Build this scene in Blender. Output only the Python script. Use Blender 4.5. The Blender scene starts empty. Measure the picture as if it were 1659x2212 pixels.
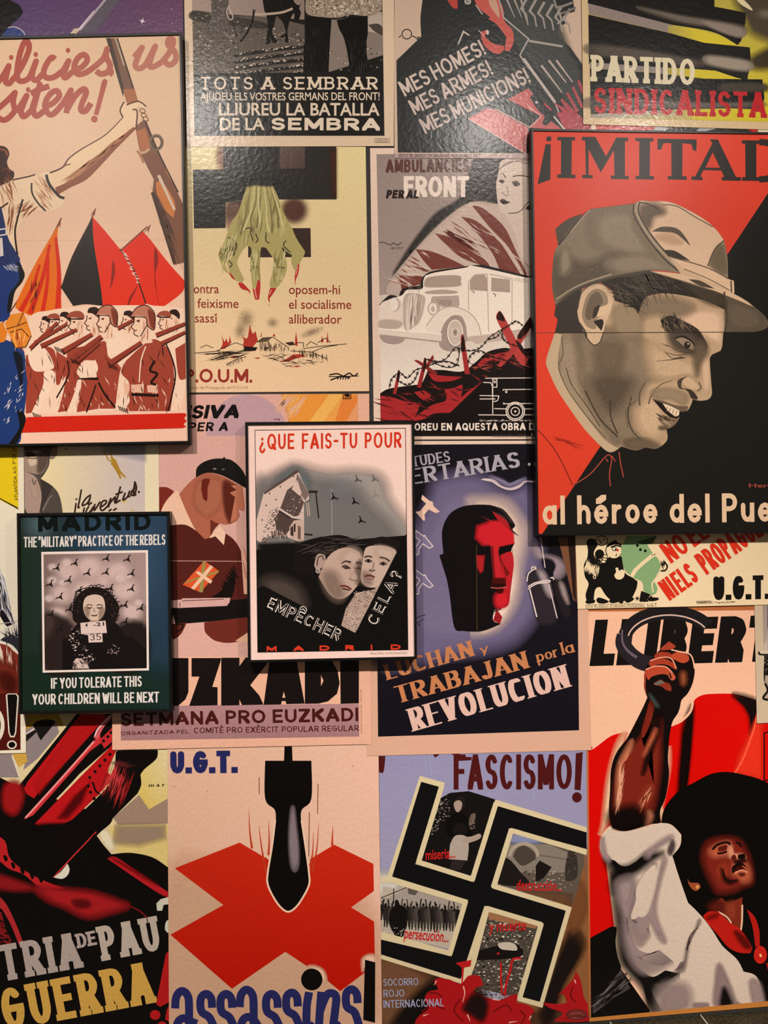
import bpy, math, random
import numpy as np
from mathutils import Vector, Matrix

# ---------------------------------------------------------------- camera, world, lights, exposure
S = bpy.context.scene
COL = S.collection
D, F = 2.34, 1660.0                     # distance camera to wall (m), focal length in pixels of 1659x2212
YAW, ROLL = math.radians(5.3), math.radians(0.9)
CX, CY = 829.5, 1106.0
fw = Vector((math.sin(YAW), math.cos(YAW), 0)); rt = Vector((math.cos(YAW), -math.sin(YAW), 0)); up = Vector((0, 0, 1))
c_, s_ = math.cos(ROLL), math.sin(ROLL)
rt, up = rt * c_ - up * s_, up * c_ + rt * s_

def ray(u, v):
    return fw + rt * ((u - CX) / F) - up * ((v - CY) / F)
_d = ray(1467, 2196)
CAM = Vector((0.0, -D, -_d.z * D / _d.y))   # the foot of the wall is z = 0

def W(u, v, t=0.0):
    """pixel of the photograph -> point on the plane t metres in front of the wall (wall is y = 0)"""
    d = ray(u, v)
    k = (D - t) / d.y
    return (CAM.x + d.x * k, -t, CAM.z + d.z * k)

cd = bpy.data.cameras.new('camera'); cam = bpy.data.objects.new('camera', cd); COL.objects.link(cam)
cam.matrix_world = Matrix(((rt.x, up.x, -fw.x, CAM.x), (rt.y, up.y, -fw.y, CAM.y), (rt.z, up.z, -fw.z, CAM.z), (0, 0, 0, 1)))
cd.sensor_fit = 'VERTICAL'; cd.sensor_height = 24.0; cd.lens = F / 2212 * 24.0; cd.clip_start = 0.05
S.camera = cam
S.view_settings.view_transform = 'Standard'; S.view_settings.look = 'None'
S.view_settings.exposure = 0.0; S.view_settings.gamma = 1.0; S.view_settings.use_curve_mapping = False
S.cycles.transparent_max_bounces = 96
S.cycles.sample_clamp_indirect = 3.0

wd = bpy.data.worlds.new('dim_gallery'); S.world = wd; wd.use_nodes = True
wd.node_tree.nodes['Background'].inputs[0].default_value = (1.0, 0.82, 0.66, 1)
wd.node_tree.nodes['Background'].inputs[1].default_value = 0.14

# track heads: (x, height, distance from wall), aimed point (x, height) on the wall, watts, cone
TRACK = [
    ((-1.25, 3.6, 1.95), (-1.60, -0.50), 312, 40),
    ((-1.25, 3.6, 1.95), (-1.60, 0.70), 114, 55),
    ((-1.25, 3.6, 1.95), (-1.60, 2.40), 28, 80),
    ((-1.25, 3.6, 1.95), (-0.40, -0.50), 7, 40),
    ((-1.25, 3.6, 1.95), (-0.40, 0.70), 140, 55),
    ((-1.25, 3.6, 1.95), (-0.40, 2.40), 87, 80),
    ((-1.25, 3.6, 1.95), (0.10, -0.50), 289, 40),
    ((-1.25, 3.6, 1.95), (0.10, 0.70), 50, 55),
    ((1.8, 3.55, 1.95), (0.50, -0.50), 315, 40),
    ((1.8, 3.55, 1.95), (0.50, 0.70), 124, 55),
    ((1.8, 3.55, 1.95), (0.50, 2.40), 19, 80),
    ((1.8, 3.55, 1.95), (1.00, -0.50), 57, 40),
    ((1.8, 3.55, 1.95), (1.00, 0.70), 92, 55),
    ((1.8, 3.55, 1.95), (1.00, 2.40), 83, 80),
    ((1.8, 3.55, 1.95), (1.60, -0.50), 111, 40),
    ((1.8, 3.55, 1.95), (2.20, -0.50), 383, 40),
    ((1.8, 3.55, 1.95), (2.20, 0.70), 30, 55),
    ((1.8, 3.55, 1.95), (2.20, 2.40), 18, 80),
    ((-0.6, 3.8, 2.0), (-0.60, 2.50), 60, 80),
    ((1.0, 3.8, 2.0), (1.00, 2.50), 55, 80),
]
for (lx, lz, ld), (ax, az), watt, cone in TRACK:
    l = bpy.data.lights.new('track_spot', 'SPOT'); o = bpy.data.objects.new('track_spot', l); COL.objects.link(o)
    o.location = (lx, -ld, lz); o.rotation_euler = (Vector((ax, 0, az)) - o.location).to_track_quat('-Z', 'Y').to_euler()
    l.energy = watt; l.spot_size = math.radians(cone); l.spot_blend = 1.0; l.shadow_soft_size = .03; l.color = (1.0, .93, .86)

# ---------------------------------------------------------------- materials
def lin(c):
    c = c / 255.0
    return c / 12.92 if c <= 0.04045 else ((c + 0.055) / 1.055) ** 2.4
_hx = {}
GAIN = [1.0]
def hx(s):
    k = (s, GAIN[0])
    if k not in _hx:
        _hx[k] = tuple(min(0.92, lin(int(s[i:i + 2], 16)) * GAIN[0]) for i in (0, 2, 4))
    return _hx[k]

def nodes(name):
    m = bpy.data.materials.new(name); m.use_nodes = True
    nt = m.node_tree; return m, nt, nt.nodes, nt.links, nt.nodes['Principled BSDF']

def print_material(name, rough, spec, bump, alpha=False, grain=0.10):
    m, nt, N, L, b = nodes(name)
    a = N.new('ShaderNodeAttribute'); a.attribute_name = 'ink'
    tc = N.new('ShaderNodeTexCoord')
    g = N.new('ShaderNodeTexNoise'); g.inputs['Scale'].default_value = 420; g.inputs['Detail'].default_value = 3
    L.new(tc.outputs['Object'], g.inputs['Vector'])
    mr = N.new('ShaderNodeMapRange'); mr.inputs[1].default_value = .3; mr.inputs[2].default_value = .7
    mr.inputs[3].default_value = 1 - grain; mr.inputs[4].default_value = 1 + grain
    L.new(g.outputs['Fac'], mr.inputs[0])
    mx = N.new('ShaderNodeVectorMath'); mx.operation = 'SCALE'
    L.new(a.outputs['Color'], mx.inputs[0]); L.new(mr.outputs[0], mx.inputs['Scale'])
    L.new(mx.outputs[0], b.inputs['Base Color'])
    b.inputs['Roughness'].default_value = rough; b.inputs['Specular IOR Level'].default_value = spec
    if bump:
        n = N.new('ShaderNodeTexNoise'); n.inputs['Scale'].default_value = 75; n.inputs['Detail'].default_value = 2.5; n.inputs['Distortion'].default_value = .4
        L.new(tc.outputs['Object'], n.inputs['Vector'])
        bp = N.new('ShaderNodeBump'); bp.inputs['Strength'].default_value = bump; bp.inputs['Distance'].default_value = 0.002
        L.new(n.outputs['Fac'], bp.inputs['Height']); L.new(bp.outputs[0], b.inputs['Normal'])
    if alpha: L.new(a.outputs['Alpha'], b.inputs['Alpha'])
    return m
M_VINYL = print_material('pasted_print', .24, .26, .30)
M_VSPRAY = print_material('pasted_print_airbrush', .24, .26, .30, True)
M_BOARD = print_material('framed_print', .36, .12, 0)
M_BSPRAY = print_material('framed_print_airbrush', .36, .12, 0, True)

def plain(name, col, rough=.5, spec=.4, noise=None):
    m, nt, N, L, b = nodes(name)
    b.inputs['Roughness'].default_value = rough; b.inputs['Specular IOR Level'].default_value = spec
    tc = N.new('ShaderNodeTexCoord'); g = N.new('ShaderNodeTexNoise')
    sc, dt, c2 = noise if noise else (60, 3, tuple(c * .8 for c in col))
    g.inputs['Scale'].default_value = sc; g.inputs['Detail'].default_value = dt
    L.new(tc.outputs['Object'], g.inputs['Vector'])
    r = N.new('ShaderNodeValToRGB'); r.color_ramp.elements[0].position = .35; r.color_ramp.elements[1].position = .68
    r.color_ramp.elements[0].color = (*c2, 1); r.color_ramp.elements[1].color = (*col, 1)
    L.new(g.outputs['Fac'], r.inputs[0]); L.new(r.outputs[0], b.inputs['Base Color'])
    return m
M_FRAME = plain('black_frame_lacquer', (.008, .007, .007), .35, .25)
M_BACK = plain('frame_backing_board', (.05, .045, .04), .8, .2)
M_WALL = plain('dark_wall_paint', (.035, .03, .028), .7, .3)
M_FLOOR = plain('speckled_stone_floor', (.030, .028, .014), .35, .3, (140, 5, (.004, .004, .003)))
M_JOINT = plain('floor_joint_grout', (.30, .27, .21), .7, .3)

def tag(o, label=None, cat=None, group=None, kind=None):
    if label: o['label'] = label
    if cat: o['category'] = cat
    if group: o['group'] = group
    if kind: o['kind'] = kind
    return o

def box_mesh(name, quad, y0, y1, mat, parent=None):
    """a slab: quad of four (x, z) points, from y0 (front, nearer the camera) to y1"""
    v = [(x, y0, z) for x, z in quad] + [(x, y1, z) for x, z in quad]
    f = [(0, 3, 2, 1), (4, 5, 6, 7)] + [(i, (i + 1) % 4, 4 + (i + 1) % 4, 4 + i) for i in range(4)]
    me = bpy.data.meshes.new(name); me.from_pydata(v, [], f); me.materials.append(mat)
    o = bpy.data.objects.new(name, me); COL.objects.link(o); o.parent = parent
    return o

# ---------------------------------------------------------------- the stroke alphabet used for the painted lettering
def arc(cx, cy, rx, ry, a0, a1, n=10):
    return [(cx + rx * math.cos(math.radians(a0 + (a1 - a0) * i / n)), cy + ry * math.sin(math.radians(a0 + (a1 - a0) * i / n))) for i in range(n + 1)]
def rnd(n=20, cx=.5, cy=.5, rx=.5, ry=.5): return arc(cx, cy, rx, ry, 0, 360, n)
V, H_ = [(0, 0), (0, 1)], None
_S = arc(.5, .75, .48, .25, 25, 270, 10) + arc(.5, .25, .5, .25, 90, -155, 10)[1:]
G = {   # letter: (width, strokes)
 'A': (.92, [[(0, 0), (.5, 1)], [(.5, 1), (1, 0)], [(.2, .27), (.8, .27)]]),
 'B': (.72, [V, [(0, 1), (.5, 1)] + arc(.5, .77, .42, .23, 90, -90)[1:] + [(0, .54)], [(0, .54), (.5, .54)] + arc(.5, .27, .5, .27, 90, -90)[1:] + [(0, 0)]]),
 'C': (.82, [arc(.5, .5, .5, .5, 48, 312, 16)]),
 'D': (.8, [V, [(0, 1), (.4, 1)] + arc(.4, .5, .6, .5, 90, -90, 14)[1:] + [(0, 0)]]),
 'E': (.64, [V, [(0, 1), (1, 1)], [(0, .52), (.85, .52)], [(0, 0), (1, 0)]]),
 'F': (.62, [V, [(0, 1), (1, 1)], [(0, .52), (.82, .52)]]),
 'G': (.86, [arc(.5, .5, .5, .5, 48, 360, 18), [(1, .5), (.55, .5)]]),
 'H': (.8, [V, [(1, 0), (1, 1)], [(0, .52), (1, .52)]]),
 'I': (0, [V]),
 'J': (.5, [[(1, 1), (1, .3)] + arc(.5, .3, .5, .3, 0, -160)[1:]]),
 'K': (.78, [V, [(1, 1), (0, .45)], [(.32, .6), (1, 0)]]),
 'L': (.58, [V, [(0, 0), (1, 0)]]),
 'M': (1.0, [V, [(0, 1), (.5, .15)], [(.5, .15), (1, 1)], [(1, 1), (1, 0)]]),
 'N': (.82, [V, [(0, 1), (1, 0)], [(1, 0), (1, 1)]]),
 'O': (.95, [rnd()]),
 'P': (.68, [V, [(0, 1), (.5, 1)] + arc(.5, .73, .5, .27, 90, -90)[1:] + [(0, .46)]]),
 'Q': (.95, [rnd(), [(.6, .25), (1, -.05)]]),
 'R': (.74, [V, [(0, 1), (.5, 1)] + arc(.5, .74, .5, .26, 90, -90)[1:] + [(0, .48)], [(.45, .48), (1, 0)]]),
 'S': (.66, [_S]),
 'T': (.74, [[(.5, 0), (.5, 1)], [(0, 1), (1, 1)]]),
 'U': (.78, [[(0, 1), (0, .4)] + arc(.5, .4, .5, .4, 180, 360, 12)[1:] + [(1, 1)]]),
 'V': (.88, [[(0, 1), (.5, 0)], [(.5, 0), (1, 1)]]),
 'W': (1.2, [[(0, 1), (.27, 0)], [(.27, 0), (.5, .85)], [(.5, .85), (.73, 0)], [(.73, 0), (1, 1)]]),
 'X': (.82, [[(0, 0), (1, 1)], [(0, 1), (1, 0)]]),
 'Y': (.82, [[(0, 1), (.5, .48)], [(1, 1), (.5, .48)], [(.5, .48), (.5, 0)]]),
 'Z': (.74, [[(0, 1), (1, 1)], [(1, 1), (0, 0)], [(0, 0), (1, 0)]]),
 '!': (0, [[(0, .3), (0, 1)], [(0, 0), (0, .03)]]), '.': (0, [[(0, 0), (0, .03)]]), '-': (.35, [[(0, .48), (1, .48)]]),
 ',': (.1, [[(0, -.12), (1, .04)]]), '"': (.22, [[(0, .8), (.25, 1.05)], [(.75, .8), (1, 1.05)]]),
 '?': (.55, [arc(.5, .74, .5, .26, 170, -60, 12) + [(.5, .42), (.5, .3)], [(.5, 0), (.5, .03)]]),
 'a': (.62, [arc(.5, .3, .5, .3, 0, 360, 16), [(1, 0), (1, .6)]]),
 'b': (.62, [V, arc(.5, .3, .5, .3, 0, 360, 16)]), 'd': (.62, [[(1, 0), (1, 1)], arc(.5, .3, .5, .3, 0, 360, 16)]),
 'c': (.56, [arc(.5, .3, .5, .3, 45, 315, 14)]), 'e': (.6, [[(0, .3), (1, .3)], arc(.5, .3, .5, .3, 0, 320, 14)]),
 'f': (.36, [[(.4, 0), (.4, .75)] + arc(.8, .75, .4, .25, 180, 80, 6)[1:], [(0, .58), (.9, .58)]]),
 'h': (.56, [V, arc(.5, .3, .5, .3, 180, 0, 10) + [(1, 0)]]), 'i': (0, [[(0, 0), (0, .6)], [(0, .83), (0, .87)]]),
 'l': (0, [V]), 'm': (.9, [[(0, 0), (0, .6)], arc(.25, .35, .25, .25, 180, 0, 8) + [(.5, 0)], arc(.75, .35, .25, .25, 180, 0, 8) + [(1, 0)]]),
 'n': (.56, [[(0, 0), (0, .6)], arc(.5, .3, .5, .3, 180, 0, 10) + [(1, 0)]]), 'o': (.62, [arc(.5, .3, .5, .3, 0, 360, 16)]),
 'p': (.62, [[(0, -.35), (0, .6)], arc(.5, .3, .5, .3, 0, 360, 16)]), 'j': (.2, [[(1, .6), (1, -.2), (0, -.33)], [(1, .83), (1, .87)]]),
 'r': (.34, [[(0, 0), (0, .6)], arc(.9, .28, .9, .32, 165, 85, 6)]),
 's': (.46, [[(x, y * .6) for x, y in _S]]), 't': (.36, [[(.4, 1), (.4, 0)], [(0, .62), (1, .62)]]),
 'u': (.56, [[(0, .6), (0, .3)] + arc(.5, .3, .5, .3, 180, 360, 10)[1:] + [(1, .6)], [(1, 0), (1, .6)]]),
 'v': (.56, [[(0, .6), (.5, 0)], [(.5, 0), (1, .6)]]), 'y': (.58, [[(0, .6), (.5, 0)], [(1, .6), (.25, -.35)]]),
 '3': (.6, [arc(.5, .75, .48, .25, 160, -90, 10) , arc(.5, .25, .5, .25, 90, -160, 10)]), '5': (.6, [[(.9, 1), (.15, 1), (.1, .55)] + arc(.48, .3, .5, .3, 110, -150, 12)]),
 '4': (.62, [[(.75, 0), (.75, 1), (0, .3), (1, .3)]]), '2': (.6, [arc(.5, .72, .48, .28, 165, -30, 8) + [(0, 0), (1, 0)]]), '1': (.2, [[(0, .8), (1, 1), (1, 0)]]),
}
ACC = {'É': 'E', 'Ê': 'E', 'È': 'E', 'é': 'e', 'í': 'i', 'ó': 'o', 'Ó': 'O', '¡': '!', '¿': '?'}

def parse(s):
    if not isinstance(s, str): return [(p[0], p[1], False) for p in s]
    out = []
    for tk in s.split():
        c = tk.endswith('!'); a, b = tk.rstrip('!').split(',')
        out.append((float(a), float(b), c))
    return out

def crom(P, closed, n=5):
    """smooth a list of (x, y, corner) points with Catmull-Rom, keeping the marked corners sharp"""
    N = len(P)
    if N < 3: return [(p[0], p[1]) for p in P]
    def seg(pts):
        out = []
        for i in range(len(pts) - 1):
            p0 = pts[max(i - 1, 0)]; p1 = pts[i]; p2 = pts[i + 1]; p3 = pts[min(i + 2, len(pts) - 1)]
            for k in range(n):
                t = k / n; t2 = t * t; t3 = t2 * t
                out.append(tuple(.5 * (2 * p1[j] + (p2[j] - p0[j]) * t + (2 * p0[j] - 5 * p1[j] + 4 * p2[j] - p3[j]) * t2 + (3 * p1[j] - p0[j] - 3 * p2[j] + p3[j]) * t3) for j in (0, 1)))
        return out
    cs = [i for i in range(N) if P[i][2]]
    if not closed:
        cs = sorted(set([0] + cs + [N - 1])); out = []
        for a, b in zip(cs, cs[1:]): out += seg(P[a:b + 1])
        return out + [(P[-1][0], P[-1][1])]
    if not cs:
        Q = [P[-1]] + P + P[:2]; full = seg(Q); return full[n:-n]
    Q = P[cs[0]:] + P[:cs[0] + 1]; cs = [i for i in range(len(Q)) if Q[i][2]]
    out = []
    for a, b in zip(cs, cs[1:]): out += seg(Q[a:b + 1])
    return out

def area(p): return sum(p[i][0] * p[(i + 1) % len(p)][1] - p[(i + 1) % len(p)][0] * p[i][1] for i in range(len(p))) / 2

def hull(pts):
    pts = sorted(set(pts))
    if len(pts) < 3: return pts
    def half(ps):
        h = []
        for p in ps:
            while len(h) > 1 and (h[-1][0] - h[-2][0]) * (p[1] - h[-2][1]) - (h[-1][1] - h[-2][1]) * (p[0] - h[-2][0]) <= 0: h.pop()
            h.append(p)
        return h[:-1]
    return half(pts) + half(pts[::-1])

_fc = {}
def glyph_mesh(s, bold, shear):
    k = (s, bold, shear)
    if k not in _fc:
        cu = bpy.data.curves.new('tmp', 'FONT'); cu.body = s; cu.size = 1; cu.offset = bold; cu.shear = shear; cu.resolution_u = 3
        o = bpy.data.objects.new('tmp', cu); COL.objects.link(o)
        dg = bpy.context.evaluated_depsgraph_get(); me = bpy.data.meshes.new_from_object(o.evaluated_get(dg))
        vs = [(v.co.x, v.co.y) for v in me.vertices]; fs = [tuple(p.vertices) for p in me.polygons]
        bpy.data.objects.remove(o); bpy.data.curves.remove(cu); bpy.data.meshes.remove(me)
        _fc[k] = (vs, fs)
    return _fc[k]
CAPH = max(v[1] for v in glyph_mesh('H', 0, 0)[0])

# ---------------------------------------------------------------- posters
class Poster:
    """one printed sheet (framed or pasted). All drawing is flat ink on this sheet."""
    def __init__(s, name, label, cat, quad, t, paper, framed=None, group=None, gain=1.0, seed=1):
        GAIN[0] = gain; s.gain = gain
        s.t, s.framed = t, framed; s.rg = random.Random(seed)
        q = parse(quad); s.clip = [(p[0], p[1]) for p in q]
        if area(s.clip) < 0: s.clip.reverse()
        s.root = bpy.data.objects.new(name, None); COL.objects.link(s.root)
        cx = sum(p[0] for p in s.clip) / 4; cy = max(p[1] for p in s.clip)
        s.org = Vector(W(cx, cy, 0)); s.root.location = s.org; s.root.empty_display_size = .1
        tag(s.root, label, cat, group or ('framed posters hung on the wall' if framed else 'posters pasted edge to edge on the wall'))
        s.parts, s.z, s.v, s.buf, s.boxes = {}, 0, (0, 0, 1.0), [], []
        s.dz = 5e-6; s.top = 0; s.region = None; s.fk = .5
        s.part('sheet')
        s.poly([(p[0], p[1]) for p in s.clip], paper)
        s.sheet_t = 0.0004
    def view(s, x0, y0, k): s.v = (x0, y0, k); return s
    def px(s, p): return (s.v[0] + p[0] / s.v[2], s.v[1] + p[1] / s.v[2])
    def part(s, n):
        s.flush(); s.cur = s.parts.setdefault(n, dict(v=[], f=[], c=[], m=[], n=n)); s.pn = n
        return s
    def line_part(s):
        """each line of lettering is a part of its own"""
        if 'lettering' in s.pn:
            s.flush(); s.cur = s.parts.setdefault('%s#%d' % (s.pn, len(s.parts)), dict(v=[], f=[], c=[], m=[], n=s.pn))
    def flush(s):
        """lay the buffered ink just above whatever ink it overlaps"""
        if not s.buf: return
        xs = [p[0] for b in s.buf for p in b[0]]; ys = [p[1] for b in s.buf for p in b[0]]
        bb = (min(xs), min(ys), max(xs), max(ys)); r0 = min(b[3] for b in s.buf)
        base = max([z for x0, y0, x1, y1, z in s.boxes if x0 < bb[2] and x1 > bb[0] and y0 < bb[3] and y1 > bb[1]] + [-1]) + 1
        m = s.cur
        for P, c, soft, r in s.buf:
            t = s.t + (base + r - r0) * s.dz; i = len(m['v'])
            for p in P: m['v'].append(Vector(W(p[0], p[1], t)) - s.org); m['c'] += p[2:6]
            m['f'].append(tuple(range(i, i + len(P)))); m['m'].append(1 if soft else 0)
        z = base + max(b[3] for b in s.buf) - r0; s.boxes.append(bb + (z,)); s.top = max(s.top, z); s.buf = []
    def emit(s, poly, cols, soft=False):
        """poly in photo pixels, cols one rgba per corner (or one for all); clipped to the sheet"""
        if not isinstance(cols, list): cols = [cols] * len(poly)
        P = [(p[0], p[1]) + tuple(c) for p, c in zip(poly, cols)]
        for a, b in [(c_[i], c_[(i + 1) % len(c_)]) for c_ in ([s.clip, s.region] if s.region else [s.clip]) for i in range(len(c_))]:
            ex, ey = b[0] - a[0], b[1] - a[1]
            d = [ex * (p[1] - a[1]) - ey * (p[0] - a[0]) for p in P]
            if all(x >= -1e-6 for x in d): continue
            Q = []
            for j in range(len(P)):
                p, q, dp, dq = P[j], P[(j + 1) % len(P)], d[j], d[(j + 1) % len(P)]
                if dp >= 0: Q.append(p)
                if (dp >= 0) != (dq >= 0):
                    k = dp / (dp - dq); Q.append(tuple(x + (y - x) * k for x, y in zip(p, q)))
            P = Q
            if len(P) < 3: return
        if abs(area(P)) < 1e-3: return
        if area(P) > 0: P = P[::-1]
        s.buf.append((P, None, soft, s.z))
    # -- drawing operations: points are in the current view's coordinates
    def poly(s, pts, col, smooth=False, grad=None):
        P = parse(pts); Q = crom(P, True) if smooth else [(p[0], p[1]) for p in P]
        s.flush(); s.z += 1
        if grad:
            c2, ax, ay, bx, by = grad; A, B = hx(col), hx(c2); L2 = (bx - ax) ** 2 + (by - ay) ** 2
            cols = []
            for q in Q:
                k = min(1, max(0, ((q[0] - ax) * (bx - ax) + (q[1] - ay) * (by - ay)) / L2))
                cols.append(tuple(a + (b - a) * k for a, b in zip(A, B)) + (1,))
        else: cols = hx(col) + (1,)
        s.emit([s.px(q) for q in Q], cols)
    def blob(s, pts, col): s.poly(pts, col, True)
    def soft(s, pts, col, fe, smooth=True, a=1.0):
        """airbrushed shape: solid inside, ink fading out over fe photo pixels"""
        P = parse(pts); Q = crom(P, True, 4) if smooth else [(p[0], p[1]) for p in P]
        fe *= s.fk
        Q = [s.px(q) for q in Q]
        if area(Q) < 0: Q = Q[::-1]
        s.flush(); s.z += 1; c = hx(col); n = len(Q); nor = []
        for i in range(n):
            ax, ay = Q[i - 1]; bx, by = Q[(i + 1) % n]; l = math.hypot(bx - ax, by - ay) or 1
            nor.append(((by - ay) / l, -(bx - ax) / l))
        per = sum(math.hypot(Q[i][0] - Q[i - 1][0], Q[i][1] - Q[i - 1][1]) for i in range(n)) or 1
        h = fe / 2; k = 1 - min(h * .6 * per / (2 * abs(area(Q)) + 1e-6), .35)   # inner edge: a smaller similar shape
        gx, gy = sum(q[0] for q in Q) / n, sum(q[1] for q in Q) / n
        inn = [(gx + (q[0] - gx) * k, gy + (q[1] - gy) * k) for q in Q]
        mid = [(q[0] + m[0] * h * .05, q[1] + m[1] * h * .05) for q, m in zip(Q, nor)]
        out = [(q[0] + m[0] * h * .75, q[1] + m[1] * h * .75) for q, m in zip(Q, nor)]
        zb = s.z
        for i in range(n):
            j = (i + 1) % n; s.z = zb + (i % 24) * .3
            s.emit([inn[i], inn[j], mid[j], mid[i]], [c + (a,), c + (a,), c + (a * .5,), c + (a * .5,)], True)
            s.emit([mid[i], mid[j], out[j], out[i]], [c + (a * .5,), c + (a * .5,), c + (0,), c + (0,)], True)
        s.z = zb + 7.5; s.emit(inn, c + (a,), a < 1)
    def outside(s, pts, x0, y0, x1, y1, col, region=None):
        """ink everything in the box except the outlined figure (the ground laid round a cut-out)"""
        from mathutils.geometry import tessellate_polygon
        s.flush()
        if region:
            r = [s.px(q[:2]) for q in parse(region)]; s.region = r if area(r) > 0 else r[::-1]
        A = [(x0, y0), (x1, y0), (x1, y1), (x0, y1)]; Bp = crom(parse(pts), True)
        if area(Bp) > 0: Bp = Bp[::-1]
        al = A + Bp; s.z += 1; c = hx(col) + (1,)
        for t in tessellate_polygon([[Vector((q[0], q[1], 0)) for q in A], [Vector((q[0], q[1], 0)) for q in Bp]]):
            s.emit([s.px(al[i]) for i in t], c)
        s.region = None
    def glow(s, cx, cy, rx, ry, col, core=.2, a=1.0, rot=0):
        s.flush(); s.z += 1; c = hx(col); N = 28; R = [0, core, core + (1 - core) * .35, core + (1 - core) * .7, 1]; A = [a, a, a * .6, a * .17, 0]
        ca, sa = math.cos(math.radians(rot)), math.sin(math.radians(rot))
        pt = lambda r, i: s.px((cx + rx * r * math.cos(i * 2 * math.pi / N) * ca - ry * r * math.sin(i * 2 * math.pi / N) * sa,
                                cy + rx * r * math.cos(i * 2 * math.pi / N) * sa + ry * r * math.sin(i * 2 * math.pi / N) * ca))
        for k in range(4):
            for i in range(N):
                if R[k] == 0: s.emit([pt(0, 0), pt(R[1], i), pt(R[1], i + 1)], c + (a,), True)
                else: s.emit([pt(R[k], i), pt(R[k + 1], i), pt(R[k + 1], i + 1), pt(R[k], i + 1)], [c + (A[k],), c + (A[k + 1],), c + (A[k + 1],), c + (A[k],)], True)
    def line(s, pts, w, col, smooth=True, t0=1.0, t1=1.0, closed=False):
        """brush line, w in photo pixels, tapering from t0 to t1"""
        P = parse(pts)
        Q = [s.px(q) for q in (crom(P, closed) if smooth else [(p[0], p[1]) for p in P])]
        Q = [q for i, q in enumerate(Q) if i == 0 or math.hypot(q[0] - Q[i - 1][0], q[1] - Q[i - 1][1]) > .05]
        if closed: Q.append(Q[0])
        s.flush(); s.z += 1; c = hx(col) + (1,); n = len(Q)
        if n < 2: return
        Dr = []
        for i in range(n - 1):
            l = math.hypot(Q[i + 1][0] - Q[i][0], Q[i + 1][1] - Q[i][1]); Dr.append(((Q[i + 1][0] - Q[i][0]) / l, (Q[i + 1][1] - Q[i][1]) / l))
        hw = lambda i: w / 2 * (t0 + (t1 - t0) * i / max(1, n - 1))
        zb = s.z
        def edge(i, k):                                      # cross-section at point i for segment k, mitred where the bend is gentle
            d = Dr[k]; o = Dr[i - 1] if k == i and i > 0 else Dr[i] if k == i - 1 and i < n - 1 else Dr[-1] if closed and i == 0 else Dr[0] if closed and i == n - 1 else d
            if d[0] * o[0] + d[1] * o[1] > .55:
                m = (d[0] + o[0], d[1] + o[1]); l = math.hypot(*m); m = (m[0] / l, m[1] / l)
            else: m = d
            h = hw(i); return (Q[i][0] - m[1] * h, Q[i][1] + m[0] * h), (Q[i][0] + m[1] * h, Q[i][1] - m[0] * h)
        for i in range(n - 1):
            A, B = edge(i, i), edge(i + 1, i); s.z = zb + (i % 40) * .25
            if (B[0][0] - A[0][0]) * Dr[i][0] + (B[0][1] - A[0][1]) * Dr[i][1] < 0: B = (A[0], B[1])
            if (B[1][0] - A[1][0]) * Dr[i][0] + (B[1][1] - A[1][1]) * Dr[i][1] < 0: B = (B[0], A[1])
            s.emit([p for j, p in enumerate([A[0], B[0], B[1], A[1]]) if j == 0 or p != (A[0], B[0], B[1], A[1])[j - 1]], c)
            if i and Dr[i][0] * Dr[i - 1][0] + Dr[i][1] * Dr[i - 1][1] <= .55 and w > 2.5:
                s.z = zb + 10 + (i % 8) * .25; s.emit([(Q[i][0] + hw(i) * math.cos(k * .628), Q[i][1] + hw(i) * math.sin(k * .628)) for k in range(10)], c)
        s.z = zb + 12
    def rect(s, x0, y0, x1, y1, col, **k): s.poly([(x0, y0), (x1, y0), (x1, y1), (x0, y1)], col, **k)
    def border(s, quad, w, col):
        P = [(p[0], p[1]) for p in parse(quad)]
        for i in range(4):
            a, b = P[i], P[(i + 1) % 4]; l = math.hypot(b[0] - a[0], b[1] - a[1]); e = w / l * s.v[2] / 2
            s.line([(a[0] - (b[0] - a[0]) * e, a[1] - (b[1] - a[1]) * e), (b[0] + (b[0] - a[0]) * e, b[1] + (b[1] - a[1]) * e)], w, col, False)
    def oval(s, cx, cy, rx, ry, col, rot=0, n=24):
        ca, sa = math.cos(math.radians(rot)), math.sin(math.radians(rot))
        s.poly([(cx + rx * math.cos(i * 2 * math.pi / n) * ca - ry * math.sin(i * 2 * math.pi / n) * sa,
                 cy + rx * math.cos(i * 2 * math.pi / n) * sa + ry * math.sin(i * 2 * math.pi / n) * ca) for i in range(n)], col)
    def ring(s, cx, cy, rx, ry, w, col, rot=0, a0=0, a1=360, n=28):
        ca, sa = math.cos(math.radians(rot)), math.sin(math.radians(rot))
        q = [(rx * math.cos(math.radians(a0 + (a1 - a0) * i / n)), ry * math.sin(math.radians(a0 + (a1 - a0) * i / n))) for i in range(n + 1)]
        s.line([(cx + x * ca - y * sa, cy + x * sa + y * ca) for x, y in q], w, col, False)
    def inside(s, n, pts):
        P = [s.px(p) for p in parse(pts)]; xs = [p[0] for p in P]; ys = [p[1] for p in P]; out = []; tries = 0
        while len(out) < n and tries < n * 30:
            tries += 1
            x, y = s.rg.uniform(min(xs), max(xs)), s.rg.uniform(min(ys), max(ys)); c = False
            for i in range(len(P)):
                a, b = P[i - 1], P[i]
                if (a[1] > y) != (b[1] > y) and x < (b[0] - a[0]) * (y - a[1]) / (b[1] - a[1]) + a[0]: c = not c
            if c: out.append((x, y))
        return out
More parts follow.
